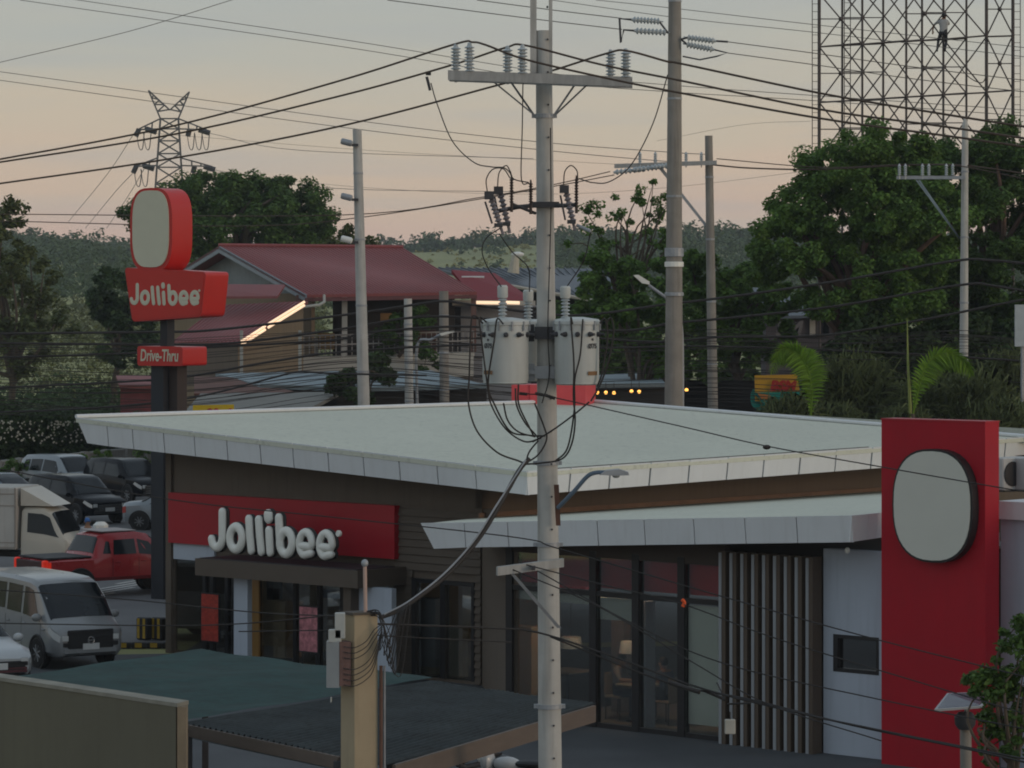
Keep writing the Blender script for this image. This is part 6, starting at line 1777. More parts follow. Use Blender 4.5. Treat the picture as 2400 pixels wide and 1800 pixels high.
for px in (1911, 2384, 1986):
    dd = 0 if px != 1986 else 3.0
    for s in (-.12, .12):
        MB().cyl(P(px, -200, DT + dd) + Vector((s, 0, 0)), P(px, 500, DT + dd) + Vector((s, 0, 0)), .018, n=5).build('ladder_rail', rust_steel, tw)
    z = P(px, 500, DT).z
    x = P(px, 0, DT + dd).x
    while z < 20.5:
        MB().cyl((x - .12, DT + dd, z), (x + .12, DT + dd, z), .014, n=4).build('ladder_rung', rust_steel, tw); z += .3

# ---------------------------------------------------------------- transmission tower far left
D6 = 340.0
lat = mat('distant grey lattice steel', (.13, .13, .135), .7, .1, 1)
tt = thing('transmission_tower', 'grey lattice transmission tower with two cross arms behind the left sign', 'transmission tower', P(400, 700, D6))
def T6(px, py, dd=0):
    return P(px, py, D6 + dd)
def bar(a, b, nm='lattice_bar', r=.10):
    MB().cyl(a, b, r, n=4).build(nm, lat, tt)
legs = [((376, 278), (362, 470), (352, 720)), ((418, 278), (430, 470), (440, 720))]
lines = {}
for dd in (-1.2, 1.2):
    for (a, b, c) in legs:
        bar(T6(*a, dd), T6(*b, dd), 'leg', .13); bar(T6(*b, dd), T6(*c, dd), 'leg', .13)
ylev = [278, 302, 330, 360, 392, 430, 470, 520, 590, 720]
def lx(y, s):
    a, b, c = legs[s]
    if y <= b[1]:
        return a[0] + (b[0] - a[0]) * (y - a[1]) / (b[1] - a[1])
    return b[0] + (c[0] - b[0]) * (y - b[1]) / (c[1] - b[1])
for i in range(len(ylev) - 1):
    y0, y1 = ylev[i], ylev[i + 1]
    for dd in (-1.2, 1.2):
        bar(T6(lx(y0, 0), y0, dd), T6(lx(y1, 1), y1, dd)); bar(T6(lx(y0, 1), y0, dd), T6(lx(y1, 0), y1, dd))
    bar(T6(lx(y0, 0), y0, -1.2), T6(lx(y0, 1), y0, -1.2))
for (px, py, b0, b1) in ((348, 212, (376, 278), (398, 258)), (444, 215, (418, 278), (398, 258))):
    bar(T6(px, py), T6(*b0), 'peak'); bar(T6(px, py), T6(*b1), 'peak')
    for f in (.25, .5, .75):
        a = T6(px, py).lerp(T6(*b0), f); b = T6(px, py).lerp(T6(*b1), f); bar(a, b)
        bar(T6(px, py).lerp(T6(*b0), f), T6(px, py).lerp(T6(*b1), min(1, f + .22)))
for y, xl, xr, up in ((302, 322, 484, 278), (388, 316, 496, 370)):
    for dd in (-1.0, 1.0):
        bar(T6(lx(y, 0), y, dd), T6(xl, y + 2), 'arm'); bar(T6(lx(y, 1), y, dd), T6(xr, y + 2), 'arm')
    bar(T6(lx(up, 0), up), T6(xl, y + 2), 'arm'); bar(T6(lx(up, 1), up), T6(xr, y + 2), 'arm')
    for f in (.35, .65):
        for s, xe in ((0, xl), (1, xr)):
            bar(T6(lx(y, s) + (xe - lx(y, s)) * f, y + 1), T6(lx(up, s) + (xe - lx(up, s)) * f, up + (y - up) * f))
    for (a, b) in (((xl + 4, y), (xl - 4, y + 18)), ((xl + 20, y), (xl + 45, y + 8)), ((xr - 18, y + 2), (xr + 8, y + 10)), ((xr - 40, y + 2), (xr - 44, y + 18))):
        MB().cyl(T6(*a), T6(*b), .28, n=6).build('insulator', steel_d, tt)
    for px in (xl + 4, xl + 20, xr - 40, xr - 22, xr - 5):
        cable_pts = catmull([T6(px - 6, y + 8), T6(px, y + 44), T6(px + 8, y + 46), T6(px + 12, y + 10)], 4)
        MB().tube(cable_pts, .05, 4).build('jumper', lat, tt)
for i, (a, b, c) in enumerate((((316, 310), (250, 410), (160, 520)), ((322, 395), (270, 450), (200, 535)), ((340, 392), (300, 460), (250, 535)), ((490, 312), (700, 352), (1250, 372)), ((500, 398), (760, 440), (1250, 450)))):
    cable('transmission_wire', ['upper thin wire dropping left from the lattice tower', 'middle thin wire dropping left from the lattice tower', 'lower thin wire dropping left from the lattice tower', 'upper thin wire running right from the lattice tower', 'lower thin wire running right from the lattice tower'][i], [a, b, c], .035, lat, (D6, 520) if i < 3 else (D6, 330), n=4)

# ================================================================ trees and plants
bark = mat('grey brown bark', (.11, .085, .065), .95, .3, 3, bump=.5)
bark_r = mat('reddish bark', (.13, .085, .065), .95, .3, 3, bump=.5)
lm_deep = leafmat('deep green leaves', (.075, .150, .036), .5, .35)
lm_mid = leafmat('mid green leaves', (.100, .200, .042), .5, .35)
lm_dark = leafmat('dark evergreen leaves', (.042, .080, .028), .5, .3)
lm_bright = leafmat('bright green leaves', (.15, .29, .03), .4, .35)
lm_olive = leafmat('dry olive leaves', (.085, .115, .042), .5)
def blob_centers(blobs, per, seed, shell=.55):
    g = np.random.default_rng(seed)
    out = []
    for (c, r) in blobs:
        c = np.array(c); r = np.array(r)
        n = max(4, int(per * (r[0] * r[2]) ** .75))
        d = g.normal(size=(n, 3)); d /= np.linalg.norm(d, axis=1)[:, None]
        rr = shell + (1.16 - shell) * g.random((n, 1)) ** .8
        out.append(c + d * rr * r)
    return np.concatenate(out)
def tree(name, label, base, blobs, n_leaf, size, lm, trunk_r=.25, bk=None, seed=1, per=9, clump=.75, limbs=9, cat='tree', group=None, aspect=1.9):
    """blobs: list of (px,py,D,rx,ry,rz) in picture coordinates with metre radii"""
    bk = bk or bark
    o = thing(name, label, cat, base, 0, group)
    bl = [(tuple(P(px, py, D)), (rx, ry, rz)) for px, py, D, rx, ry, rz in blobs]
    C = blob_centers(bl, per, seed)
    V, Q = leaves(C, clump * np.random.default_rng(seed + 5).uniform(.45, 1.05, len(C)), n_leaf, size, .5, seed, aspect)
    npmesh('crown', V, Q, lm, o)
    g = random.Random(seed)
    mb = MB()
    base = Vector(base)
    cm = Vector(tuple(np.mean([b[0] for b in bl], 0)))
    fork = base.lerp(Vector((cm.x, cm.y, min(b[0][2] - b[1][2] * .6 for b in bl))), 1.0)
    if fork.z < base.z + .4:
        fork.z = base.z + .5
    mid = base.lerp(fork, .5) + Vector((g.uniform(-.2, .2), g.uniform(-.2, .2), 0))
    mb.tube(catmull([base, mid, fork], 5), 0, 9, [trunk_r * (1.25 - .55 * i / 10) for i in range(11)])
    for k in range(limbs):
        b = Vector(tuple(C[g.randrange(len(C))]))
        m1 = fork.lerp(b, .5) + Vector((g.uniform(-.5, .5), g.uniform(-.5, .5), g.uniform(-.1, .5)))
        pth = catmull([fork.lerp(base, g.uniform(0, .25)), m1, b], 5)
        mb.tube(pth, 0, 6, [trunk_r * .6 * (1 - .85 * i / (len(pth) - 1)) for i in range(len(pth))])
    mb.build('trunk', bk, o, smooth=True)
    return o
def gb_(px, D):
    x = (px - 1200) / F * D
    return (x, D, float(terr(x, D)))
# big trees at the right
tree('rain_tree', 'large broad green tree right of the dark pole, in front of the billboard frame', gb_(2010, 122),
     [(1960, 520, 122, 2.2, 2.4, 1.6), (2010, 400, 122, 1.9, 2.2, 1.5), (1860, 560, 121, 1.5, 1.8, .9), (2080, 470, 121, 2.2, 2.4, 1.7), (1800, 610, 121, 1.0, 1.4, .55), (2150, 560, 121, 2.0, 2.2, 1.3), (1920, 640, 120.5, 2.2, 2, .8), (2050, 640, 120.5, 2.2, 2, 1.0), (1950, 368, 122, 1.0, 1.2, .5), (2060, 372, 123, 1.4, 1.4, .45), (2130, 400, 122, 1.5, 1.6, 1.0), (2170, 480, 121, 1.4, 1.6, 1.2), (1890, 480, 122, 1.1, 1.3, .9), (1960, 700, 120, 1.6, 1.5, .6), (2090, 710, 120, 1.8, 1.6, .8)],
     115000, .085, lm_mid, .34, bark_r, 21, 16, .55, 16)
tree('rain_tree', 'tall dark green tree filling the right edge behind the pale pole', gb_(2350, 126),
     [(2290, 420, 126, 2.4, 2.4, 1.6), (2380, 400, 126, 2.2, 2.4, 1.5), (2230, 400, 127, 1.6, 1.8, 1.0), (2340, 540, 125, 2.6, 2.6, 1.9), (2230, 600, 125, 2.0, 2.2, 1.6), (2400, 660, 124, 2.2, 2.2, 1.8), (2290, 700, 124, 2.2, 2.2, 1.3), (2150, 690, 124, 1.8, 1.8, 1.0), (2420, 480, 126, 2, 2, 1.8)],
     105000, .085, lm_deep, .36, bark_r, 22, 16, .55, 14)
tree('tree', 'dark spreading tree behind the ridge of the red roofed house', gb_(590, 200),
     [(420, 500, 200, 2.4, 2.4, 1.1), (520, 470, 200, 3.2, 2.8, 1.6), (610, 465, 200, 3.0, 2.8, 1.3), (690, 490, 200, 2.3, 2.2, 1.2), (590, 530, 199, 3.4, 3, 1.6), (450, 550, 199, 2.8, 2.6, 1.6), (700, 540, 199, 2.0, 2, 1.0), (340, 500, 201, 1.2, 1.2, .7), (550, 440, 200, 1.6, 1.6, .5)],
     60000, .125, lm_deep, .42, bark, 23, 13, .75, 12)
tree('tree', 'thin sparse tree with bare twigs left of the thick grey pole', gb_(1490, 128),
     [(1480, 480, 128, .9, .9, .55), (1530, 460, 128, .7, .7, .6), (1420, 520, 128, .9, .9, .5), (1380, 580, 128, .8, .8, .6), (1500, 580, 128, 1.3, 1.2, .8), (1540, 540, 128, .7, .7, .8), (1395, 485, 128, .4, .4, .25), (1450, 640, 127.5, 1.2, 1.2, .6)],
     3600, .085, lm_mid, .10, bark, 24, 14, .30, 46)
tree('tree', 'bright leafy tree low between the main pole and the thick grey pole', gb_(1430, 124),
     [(1430, 660, 124, 1.1, 1.2, .7), (1400, 710, 124, .9, 1, .6), (1500, 690, 124, 1.0, 1.1, .8), (1480, 750, 124, 1.3, 1.3, .8), (1540, 640, 124.5, .8, .9, .8), (1390, 620, 124.5, .7, .7, .35), (1560, 790, 125, 1.0, 1, .8), (1630, 800, 125.5, 1.1, 1, .9), (1620, 870, 125.5, 1.1, 1, .7), (1540, 860, 125, .8, 1, .5)],
     22000, .10, lm_mid, .14, bark, 25, 16, .4, 10)
tree('tree', 'green tree between the dark slender pole and the bungalow', gb_(1740, 127),
     [(1700, 700, 127, 1.3, 1.4, 1.0), (1760, 740, 127, 1.2, 1.3, .8), (1640, 660, 127, 1.0, 1.1, 1.0), (1700, 640, 127.5, .9, 1, .6), (1600, 640, 128, .8, .8, .8), (1760, 690, 127, .7, .8, .5), (1800, 790, 126, 1.1, 1.1, .7), (1720, 800, 126, 1.1, 1.1, .8), (1850, 700, 126, .7, .7, .45)],
     24000, .10, lm_mid, .15, bark, 26, 16, .4, 10)
tree('tree', 'dim tree with sparse upper twigs at the left edge', gb_(10, 165),
     [(-10, 520, 165, .9, 1, 1.6), (40, 500, 165, .55, .6, .7), (20, 600, 165, 2.0, 2, 1.6), (60, 660, 165, 1.5, 2, 1.4), (30, 720, 165, 2.2, 2.4, 1.8), (110, 760, 164, 1.2, 1.8, .9), (-20, 820, 164, 2.4, 2.2, 1.4)],
     11000, .13, lm_olive, .2, bark, 27, 10, .55, 20)
tree('tree', 'dark round tree just left of the roadside sign', gb_(268, 190),
     [(275, 680, 190, 1.3, 1.3, 1.1), (300, 730, 190, 1.4, 1.4, 1.2), (250, 720, 190, 1.0, 1, .8), (300, 800, 189, 1.6, 1.6, 1.4)], 9000, .15, lm_dark, .2, bark, 28, 14, .6, 8)
tree('tree', 'small brownish tree beside the house ridge, behind the bare pole', gb_(830, 175), [(800, 568, 175, .8, .8, .8), (855, 580, 175, .6, .6, .6), (780, 600, 175, .8, .8, .5)], 3000, .14, lm_olive, .1, bark, 29, 14, .5, 6)
tree('balcony_plant', 'leafy potted tree on the balcony right of the bare pole', tuple(P(935, 835, 144.2)), [(930, 770, 144.2, .8, .5, .6), (905, 800, 144.2, .6, .5, .5), (985, 780, 144, .7, .5, .9), (1000, 850, 143, .7, .5, .6)], 5000, .09, lm_deep, .07, bark, 30, 20, .35, 8, cat='plant')
tree('tree', 'dark leafy tree low at the left of the thick pole foot', gb_(870, 116), [(850, 900, 116, .9, .9, .5), (900, 860, 116, .6, .6, .5), (800, 890, 116, .5, .5, .3)], 4000, .10, lm_dark, .1, bark, 31, 16, .4, 6)
tree('street_tree', 'small dark leafy tree at the lower right edge beside the solar lamp', (P(2410, 0, 48).x, 48, 0),
     [(2370, 1640, 48, .55, .5, .55), (2410, 1540, 48, .5, .5, .5), (2385, 1500, 48, .3, .3, .28), (2290, 1590, 48, .3, .3, .13), (2330, 1600, 48, .35, .35, .2), (2400, 1740, 48, .6, .6, .4), (2340, 1660, 48, .4, .4, .22), (2420, 1480, 48, .25, .25, .2)],
     7500, .045, lm_deep, .06, bark, 32, 60, .16, 16)
# hedge behind the car park wall, flowering
def hedge(name, label, px0, px1, y0, y1, D0, D1, n, size, lm, seed, flowers=0):
    g = np.random.default_rng(seed)
    u = g.random(260)
    px = px0 + (px1 - px0) * u; D = D0 + (D1 - D0) * u + g.random(260) * 2
    zt = np.array([zat(y0 + 14 * math.sin(a * 17) + 10 * math.sin(a * 41), d) for a, d in zip(u, D)])
    z = zt * g.random(260) ** .5
    C = np.stack([(px - 1200) / F * D, D, z], 1)
    c = C.mean(0)
    o = thing(name, label, 'hedge', (c[0], c[1], 0))
    V, Q = leaves(C, .55, n, size, .3, seed)
    npmesh('foliage', V, Q, lm, o)
    mb = MB()
    for k in range(14):
        f = C[g.integers(0, 260)]
        mb.cyl((f[0], f[1], 0), (f[0], f[1], max(.3, f[2])), .03, n=5)
    mb.build('stems', bark, o, kind='stuff')
    if flowers:
        fl = MB()
        for k in range(flowers):
            uu = g.random(); d = D0 + (D1 - D0) * uu - .35
            p = P(px0 + (px1 - px0) * uu, y0 + 12 + 52 * g.random() ** 1.3, d)
            fl.ball(p, .045, 6, 4)
        fl.build('blossoms', mat('white blossoms', (.55, .53, .42), .8), o, kind='stuff')
    return o
hedge('hedge', 'dark hedge with white blossoms behind the grey car park wall', -60, 240, 975, 1090, 146, 152, 16000, .12, lm_dark, 41, 190)
hedge('hedge', 'dark shrubbery behind the car park wall below the roof tip', 200, 420, 990, 1080, 153, 158, 9000, .13, lm_dark, 42)
for i, (px, py, D, r, lab) in enumerate(((65, 1095, 141.5, .55, 'left of the silver-blue SUV'), (122, 1088, 142.5, .5, 'second in the row along the wall'), (190, 1082, 144.5, .45, 'small round one in the middle of the row'), (235, 1082, 145.5, .6, 'wide one behind the black car'), (350, 1070, 148, .8, 'tall one by the sign column'), (5, 1100, 141, .45, 'at the left edge'))):
    p = gb_(px, D)
    q = P(px, py, D)
    tree('wall_shrub', 'green shrub against the grey wall, ' + lab, p, [(px, py, D, r, r * .6, max(.35, r * .8)), (px, py + 22, D, r * .8, r * .5, .4)], 1500, .07, lm_mid, .03, bark, 50 + i, 18, .25, 5, cat='shrub', group='shrubs along the car park wall')

# palms and tufted plants behind the right of the roof
def frond(mb, pts, wid, n=46, droop=.3, seed=0):
    g = random.Random(seed)
    path = catmull(pts, 10)
    mb.tube(path, 0, 5, [.028 * (1 - .8 * i / len(path)) for i in range(len(path))])
    for i in range(2, n):
        f = i / n
        p = path[min(len(path) - 2, int(f * (len(path) - 1)))]
        t = (path[min(len(path) - 1, int(f * (len(path) - 1)) + 1)] - p).normalized()
        side = t.cross(Vector((0, 1, 0))).normalized()
        L = wid * (math.sin(math.pi * min(1, f * 1.02)) ** .5) * (1 if f > .25 else f * 4) * g.uniform(.8, 1.1)
        for s in (-1, 1):
            d = (side * s * .75 + t * .6 + Vector((0, g.uniform(-.5, .5), -droop * .6))).normalized()
            tip = p + d * L - dz * L * droop * .5
            w = t * .026 + Vector((0, .014, 0))
            m1 = p.lerp(tip, .5) + dz * L * .06
            mb.add([p - w, p + w, m1 + w, tip, m1 - w], [(0, 1, 2, 3, 4)])
def palm(label, root, fronds, seed):
    o = thing('palm', label, 'palm', root)
    for i, pts in enumerate(fronds):
        mb = MB(); frond(mb, [P(*q) for q in pts], .50, 84, .55, seed + i)
        mb.build('frond', lm_bright, o)
    tp = P(*fronds[0][0])
    MB().tube([Vector(root), Vector(root).lerp(tp, .5), tp], 0, 8, [.09, .075, .05]).build('trunk', bark, o, smooth=True)
    return o
palm('young palm with bright arching fronds beside the painted sign', (P(1902, 0, 99).x, 99, 0), [[(1900, 980, 99), (1902, 900, 99), (1880, 840, 99), (1845, 815, 99), (1812, 850, 98.8)], [(1900, 980, 99), (1898, 880, 99), (1870, 830, 99), (1830, 820, 98.9), (1806, 880, 98.6)], [(1900, 980, 99), (1905, 900, 99), (1903, 850, 99.2), (1888, 815, 99.4)]], 61)
palm('young palm with one long frond arching over to the right', (P(2140, 0, 99).x, 99, 0), [[(2140, 970, 99), (2152, 900, 99), (2180, 845, 99), (2220, 825, 99), (2258, 845, 99), (2280, 885, 99)], [(2140, 970, 99), (2160, 890, 99), (2195, 838, 99.3), (2240, 835, 99.4), (2272, 868, 99.4)]], 65)
sk = thing('palm_spear', 'single unopened pale palm spear standing upright left of the arching frond', 'palm spear', (P(2133, 0, 99.5).x, 99.5, 0))
MB().tube([Vector((P(2133, 0, 99.5).x, 99.5, 0)), P(2133, 950, 99.5), P(2128, 850, 99.5), P(2126, 745, 99.5)], 0, 6, [.06, .05, .035, .008]).build('spear', mat('pale yellow green spear', (.26, .30, .08), .6), sk)
def tuft(label, px, py, D, r, h, n, lm, seed):
    b = (P(px, 0, D).x, D, 0)
    o = thing('grass_tuft', label, 'tufted shrub', b, 0, 'tufted shrubs behind the roof')
    g = np.random.default_rng(seed)
    c = np.array(P(px, py, D))
    a = g.random(n) * 6.283; el = g.random(n) ** .7 * 1.5
    d = np.stack([np.cos(a) * np.cos(el), np.sin(a) * np.cos(el), np.sin(el)], 1)
    L = (h * (.6 + .5 * g.random(n)))[:, None]
    p0 = c + g.normal(size=(n, 3)) * np.array([r * .35, r * .3, h * .25])
    mid = p0 + d * L * .6; tip = p0 + d * L * np.array([1.0, 1.0, .62]) - np.array([0, 0, 1]) * L * .12
    s = np.cross(d, np.array([.3, .9, .2])); s /= np.linalg.norm(s, axis=1)[:, None]; s *= .02
    V = np.stack([p0 - s, p0 + s, mid + s * .9, tip, mid - s * .9], 1).reshape(-1, 3)
    Q = np.arange(n * 5).reshape(-1, 5)
    npmesh('blades', V, Q, lm, o)
    MB().cyl(b, tuple(c), .10, .06, 8).build('stem', bark, o)
lm_tuft = leafmat('grey green blades', (.125, .165, .075), .45)
for i, (px, py, D, r, h, n, lab) in enumerate(((2005, 930, 103, 1.1, 1.2, 5200, 'large grey-green tufted shrub between the two palms'), (1850, 985, 100, .8, .7, 2200, 'tufted shrub below the painted sign'), (1950, 990, 101, .8, .6, 1800, 'low tufted shrub right of the first palm'), (2200, 958, 102, .9, 1.0, 3600, 'tufted shrub left of the pale pole foot'), (2290, 955, 101, .9, 1.0, 3600, 'tufted shrub right of the pale pole foot'), (2120, 990, 100, .7, .5, 1500, 'low tufted shrub at the foot of the arching palm'), (2385, 900, 103, 1.0, 1.0, 3000, 'tall tufted shrub at the right edge'), (2350, 985, 100, .9, .7, 2200, 'dark tufted shrub above the red pylon'))):
    tuft(lab, px, py, D, r, h, n, lm_tuft, 70 + i)
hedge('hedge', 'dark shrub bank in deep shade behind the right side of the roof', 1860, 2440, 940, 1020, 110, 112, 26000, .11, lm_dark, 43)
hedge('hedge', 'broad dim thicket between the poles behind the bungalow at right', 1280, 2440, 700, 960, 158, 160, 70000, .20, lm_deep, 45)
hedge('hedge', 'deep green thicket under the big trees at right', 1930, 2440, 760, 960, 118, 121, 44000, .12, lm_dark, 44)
woods('left_thicket', 'tangled dark undergrowth on the slope behind the hedge at left', 220, -60, 430, 162, 200, .6, 1.5, 110, .15, lm_dark, 8, None, .2)

# ================================================================ people and dining furniture
skin = mat('skin', (.32, .18, .11), .6, .05, 5)
hair = mat('black hair', (.015, .013, .012), .6)
def person(label, loc, rz, joints, cloth, group=None, hat=None, legs_m=None):
    """joints: name -> (x,y,z) local, facing -Y.  One continuous skinned body; materials by region"""
    J = dict(joints)
    order = ['pelvis', 'waist', 'chest', 'neck', 'head', 'crown', 'l_sho', 'l_elb', 'l_wri', 'l_hand', 'r_sho', 'r_elb', 'r_wri', 'r_hand', 'l_hip', 'l_kne', 'l_ank', 'l_toe', 'r_hip', 'r_kne', 'r_ank', 'r_toe']
    edges = [('pelvis', 'waist'), ('waist', 'chest'), ('chest', 'neck'), ('neck', 'head'), ('head', 'crown'), ('chest', 'l_sho'), ('l_sho', 'l_elb'), ('l_elb', 'l_wri'), ('l_wri', 'l_hand'), ('chest', 'r_sho'), ('r_sho', 'r_elb'), ('r_elb', 'r_wri'), ('r_wri', 'r_hand'),
             ('pelvis', 'l_hip'), ('l_hip', 'l_kne'), ('l_kne', 'l_ank'), ('l_ank', 'l_toe'), ('pelvis', 'r_hip'), ('r_hip', 'r_kne'), ('r_kne', 'r_ank'), ('r_ank', 'r_toe')]
    rad = dict(pelvis=(.15, .12), waist=(.135, .105), chest=(.165, .12), neck=(.055, .055), head=(.078, .095), crown=(.06, .075), l_sho=(.075, .07), l_elb=(.048, .048), l_wri=(.034, .03), l_hand=(.04, .022), l_hip=(.095, .095), l_kne=(.062, .062), l_ank=(.045, .045), l_toe=(.045, .035))
    for k in list(rad):
        if k.startswith('l_'):
            rad['r_' + k[2:]] = rad[k]
    me = bpy.data.meshes.new('body')
    me.from_pydata([J[k] for k in order], [(order.index(a), order.index(b)) for a, b in edges], [])
    tmp = bpy.data.objects.new('tmp_person', me); COL.objects.link(tmp)
    sm = tmp.modifiers.new('skin', 'SKIN'); sb = tmp.modifiers.new('sub', 'SUBSURF'); sb.levels = 1; sb.render_levels = 1
    sv = me.skin_vertices[0].data
    for i, k in enumerate(order):
        sv[i].radius = rad[k]; sv[i].use_root = (k == 'pelvis')
    dg = bpy.context.evaluated_depsgraph_get(); dg.update()
    ev = tmp.evaluated_get(dg)
    m2 = bpy.data.meshes.new_from_object(ev)
    bpy.data.objects.remove(tmp); bpy.data.meshes.remove(me)
    m2.name = 'body'
    m2.materials.clear()
    lm_ = legs_m or mat('dark trousers', (.03, .032, .04), .8)
    for m in (cloth, skin, lm_):
        m2.materials.append(m)
    pts = {k: Vector(J[k]) for k in order}
    def near(c):
        best, bk = 9, None
        for a, b in edges:
            A, B = pts[a], pts[b]; d = B - A
            t = max(0, min(1, (c - A).dot(d) / max(1e-9, d.length_squared)))
            q = (c - (A + d * t)).length
            if q < best:
                best, bk = q, (a, b, t)
        return bk
    for p in m2.polygons:
        a, b, t = near(p.center)
        p.use_smooth = True
        if b in ('head', 'crown', 'l_wri', 'l_hand', 'r_wri', 'r_hand') or (b == 'neck' and t > .6):
            p.material_index = 1
        elif b in ('l_kne', 'r_kne', 'l_ank', 'r_ank', 'l_toe', 'r_toe', 'l_hip', 'r_hip'):
            p.material_index = 2
    o = thing('person', label, 'person', loc, rz, group)
    bo = bpy.data.objects.new('body', m2); COL.objects.link(bo); bo.parent = o; WM[bo] = WM[o].copy()
    H = pts['head'].lerp(pts['crown'], .45)
    MB().ball(H + Vector((0, .022, .035)), (.088, .098, .10), 14, 10).build('hair' if not hat else 'cap', hair if not hat else hat, o, local=True, smooth=True)
    if hat:
        MB().ball(H + Vector((0, -.10, .05)), (.07, .08, .012), 10, 6).build('cap_peak', hat, o, local=True, smooth=True)
    f = MB(); f.ball(H + Vector((0, -.10, -.015)), (.014, .022, .02), 8, 6)
    for s in (-1, 1):
        f.ball(H + Vector((s * .088, .01, -.01)), (.012, .022, .03), 8, 6)
    f.build('nose_and_ears', skin, o, local=True, smooth=True)
    e = MB()
    for s in (-1, 1):
        e.ball(H + Vector((s * .032, -.088, .012)), (.013, .008, .008), 8, 6)
    e.ball(H + Vector((0, -.085, -.06)), (.026, .01, .006), 8, 6)
    e.build('eyes_and_mouth', mat('dark facial features', (.05, .02, .02), .6), o, local=True)
    for nm, sd in (('l_hand', 1), ('r_hand', -1)):
        hw = pts[nm]; d = (hw - pts[nm[:2] + 'wri']).normalized(); sidev = d.orthogonal().normalized()
        fm = MB()
        for k in range(4):
            q = hw + sidev * (.03 - .02 * k)
            fm.tube([q, q + d * (.05 - .006 * abs(k - 1.3)), q + d * (.085 - .01 * abs(k - 1.3)) - dz * .015], .009, 6)
        fm.tube([hw - d * .03 + sidev * .03, hw + sidev * .06 + d * .01, hw + sidev * .062 + d * .04], .010, 6)
        fm.build('fingers', skin, o, local=True, smooth=True)
    return o
def stand():
    return dict(pelvis=(0, 0, .95), waist=(0, 0, 1.1), chest=(0, 0, 1.32), neck=(0, 0, 1.47), head=(0, -.01, 1.56), crown=(0, 0, 1.64), l_sho=(.17, 0, 1.40), l_elb=(.25, .02, 1.13), l_wri=(.24, -.08, .90), l_hand=(.24, -.10, .83), r_sho=(-.17, 0, 1.40), r_elb=(-.25, .02, 1.13), r_wri=(-.24, -.08, .90), r_hand=(-.24, -.10, .83),
                l_hip=(.09, 0, .9), l_kne=(.10, -.02, .5), l_ank=(.10, .02, .09), l_toe=(.10, -.12, .04), r_hip=(-.09, 0, .9), r_kne=(-.10, -.02, .5), r_ank=(-.10, .02, .09), r_toe=(-.10, -.12, .04))
def sit():
    return dict(pelvis=(0, 0, .55), waist=(0, -.02, .70), chest=(0, -.06, .92), neck=(0, -.08, 1.06), head=(0, -.11, 1.15), crown=(0, -.11, 1.23), l_sho=(.17, -.06, 1.0), l_elb=(.23, -.22, .80), l_wri=(.12, -.42, .80), l_hand=(.08, -.48, .80), r_sho=(-.17, -.06, 1.0), r_elb=(-.23, -.22, .80), r_wri=(-.12, -.42, .80), r_hand=(-.08, -.48, .80),
                l_hip=(.10, -.04, .53), l_kne=(.12, -.45, .52), l_ank=(.12, -.42, .09), l_toe=(.12, -.55, .04), r_hip=(-.10, -.04, .53), r_kne=(-.12, -.45, .52), r_ank=(-.12, -.42, .09), r_toe=(-.12, -.55, .04))
tbl_m = mat('pale dining table', (.42, .36, .26), .5, .1, 2)
chair_m = mat('dining chair', (.30, .24, .17), .7, .1, 2)
def dining_table(label, t, o):
    p = W(t, o, .016)
    k = thing('dining_table', label, 'table', p, math.atan2(U.y, U.x), 'dining tables')
    MB().cbox((0, 0, .73), (.75, .75, .04), .01).build('tabletop', tbl_m, k, local=True)
    MB().cyl((0, 0, .02), (0, 0, .71), .04).build('pedestal', black_metal, k, local=True)
    MB().cbox((0, 0, .012), (.45, .45, .024), .008).build('base', black_metal, k, local=True)
def dining_chair(label, t, o, rz):
    k = thing('dining_chair', label, 'chair', W(t, o, .016), rz, 'dining chairs')
    MB().cbox((0, 0, .45), (.42, .42, .05), .015).build('seat', chair_m, k, local=True)
    MB().cbox((0, .20, .70), (.40, .04, .44), .015).build('backrest', chair_m, k, local=True)
    for x in (-.18, .18):
        for y in (-.18, .18):
            MB().cyl((x, y, 0), (x, y, .43), .014, n=6).build('leg', black_metal, k, local=True)
def tin(px, o):
    return hit(px, o)[0]
rzW = math.atan2(U.y, U.x)
tA1, oA = tin(1462, 2.3), 2.3
dining_table('pale dining table between two seated diners behind the glass', tA1 + .55, oA + .1)
dining_chair('dining chair under the left seated diner', tA1 - .05, oA + .1, rzW + R(90))
dining_chair('dining chair under the right seated diner', tA1 + 1.2, oA + .1, rzW - R(90))
person('seated diner in a grey top at the left of the table behind the glass', W(tA1 - .05, oA + .1, .016), rzW + R(90), sit(), mat('grey top', (.22, .20, .19), .8), 'diners')
person('seated diner in a dark blue top leaning over the table behind the glass', W(tA1 + 1.2, oA + .1, .016), rzW - R(90), sit(), mat('blue grey top', (.12, .14, .18), .8), 'diners')
dining_table('dining table just inside the left glass pane', tin(1330, 1.6), 1.6)
# pendant lamps
for lab, px, py, o_ in (('white drum pendant lamp seen right of the main pole through the glass', 1338, 1505, 2.4), ('white drum pendant lamp above the seated diners', 1478, 1516, 2.4)):
    t, z = fz(px, py, o_)
    k = thing('pendant_lamp', lab, 'lamp', W(t, o_, z), 0, 'pendant lamps')
    MB().lathe((0, 0, -.12), [(.23, 0), (.20, .22), (.19, .23), (.02, .235)], 20).build('shade', mat('white lamp shade', (.65, .66, .62), .6), k, local=True, smooth=True)
    MB().cyl((0, 0, .1), (0, 0, 3.44 - z), .008).build('cord', black_metal, k, local=True)
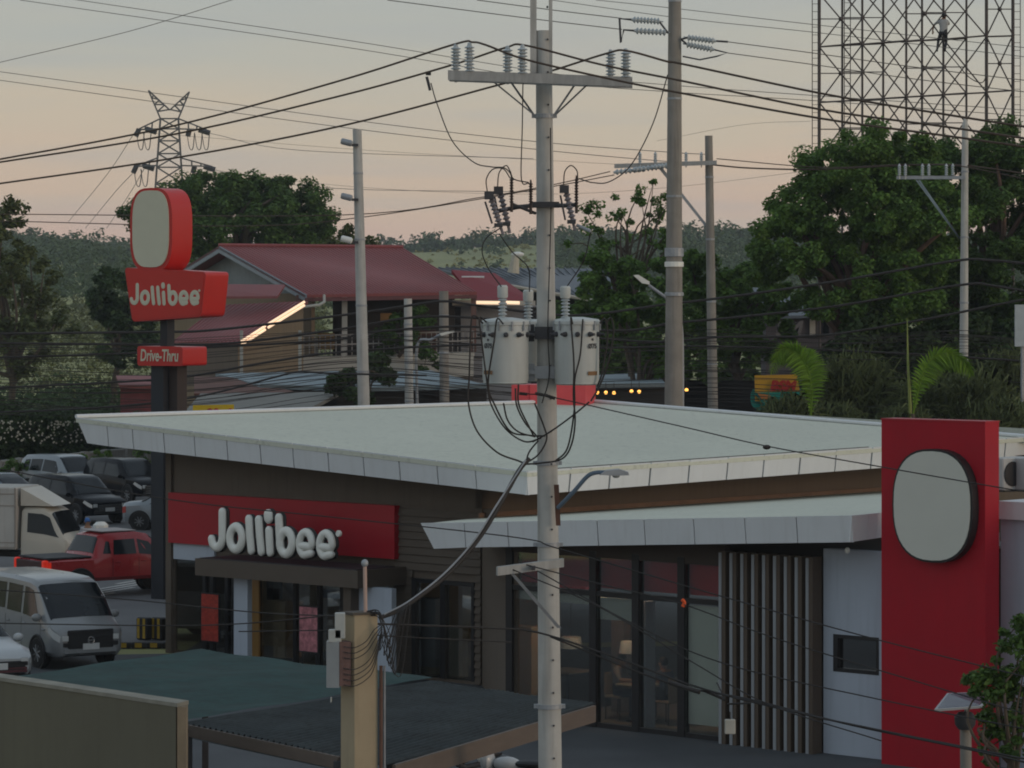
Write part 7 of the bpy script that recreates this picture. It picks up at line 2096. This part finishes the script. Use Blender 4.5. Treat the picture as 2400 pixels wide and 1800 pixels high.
# the small lit ceiling spot behind the glass
t, z = fz(1421, 1309, OG - .28)
k = thing('ceiling_spot', 'tiny lit orange spot lamp at the top of the dining glass', 'lamp', W(t, OG - .28, z))
MB().ball((0, 0, 0), (.045, .045, .035)).build('bulb', mat('lit orange bulb', (1.0, .55, .22), .4, 0, 1, emit=4.0), k, local=True); MB().box((.25, -.22, .0), (.5, .03, .02), rzW).build('track', black_metal, k, local=True)
pl_ = bpy.data.lights.new('spot_glow', 'POINT'); pl_.energy = 60; pl_.color = (1, .72, .45); pl_.shadow_soft_size = .06
plo = bpy.data.objects.new('spot_glow', pl_); COL.objects.link(plo); plo.parent = k; plo.location = tuple(Vector((0, 0, -.06)) - NF * .25)
# attendant between the cars
q = ground(212, 1300)
person('person in a blue cap standing between the truck and the parked cars', (P(205, 0, 102).x, 102, .004), R(20), stand(), mat('pale shirt', (.40, .42, .45), .8), None, mat('blue cap', (.06, .16, .40), .7))
sc = thing('white_scooter_box', 'rounded white delivery box beside the person in the blue cap', 'delivery box', (P(236, 0, 107).x, 107, .004))
MB().cbox((0, 0, 1.10), (.46, .4, .34), .10).build('box', letter_white, sc, local=True); MB().box((0, 0, .46), (.2, .3, .90)).build('carrier', steel_d, sc, local=True)
# worker on the billboard frame
cl = stand()
cl.update(pelvis=(0, .05, .78), waist=(0, 0, .92), chest=(0, -.06, 1.12), neck=(0, -.08, 1.26), head=(-.02, -.09, 1.35), crown=(-.02, -.09, 1.43), l_sho=(.17, -.08, 1.20), l_elb=(.36, -.16, 1.08), l_wri=(.42, -.2, .88), l_hand=(.42, -.22, .80), r_sho=(-.17, -.08, 1.20), r_elb=(-.20, -.28, 1.08), r_wri=(-.08, -.40, 1.2), r_hand=(-.05, -.42, 1.28),
          l_hip=(.09, .05, .74), l_kne=(.2, -.2, .46), l_ank=(.24, .02, .09), l_toe=(.24, -.12, .04), r_hip=(-.09, .05, .74), r_kne=(-.10, -.22, .42), r_ank=(-.06, -.02, .09), r_toe=(-.06, -.16, .04))
wk = P(2211, 122, DT - .25)
person('worker in a pale shirt climbing the billboard frame', wk, R(170), cl, mat('pale work shirt', (.34, .34, .33), .8))
cable('safety_rope', 'dark rope hanging from the worker on the billboard frame', [(2216, 118, DT - .3), (2240, 145, DT - .3), (2270, 180, DT - .3), (2300, 194, DT - .3), (2312, 178, DT - .2)], .02, cable_blk)

# ================================================================ haze
HZ = mat('haze air', (.6, .6, .6))
hm = bpy.data.materials.new('evening haze'); hm.use_nodes = True
ht = hm.node_tree; ht.nodes.clear()
vo = ht.nodes.new('ShaderNodeVolumePrincipled'); vo.inputs['Color'].default_value = (.80, .86, .92, 1); vo.inputs['Density'].default_value = .00024; vo.inputs['Anisotropy'].default_value = .2
ho = ht.nodes.new('ShaderNodeOutputMaterial'); ht.links.new(vo.outputs[0], ho.inputs['Volume'])
MB().box((0, 575, 21.0), (1440, 1370, 44.0)).build('haze', hm, kind='stuff')
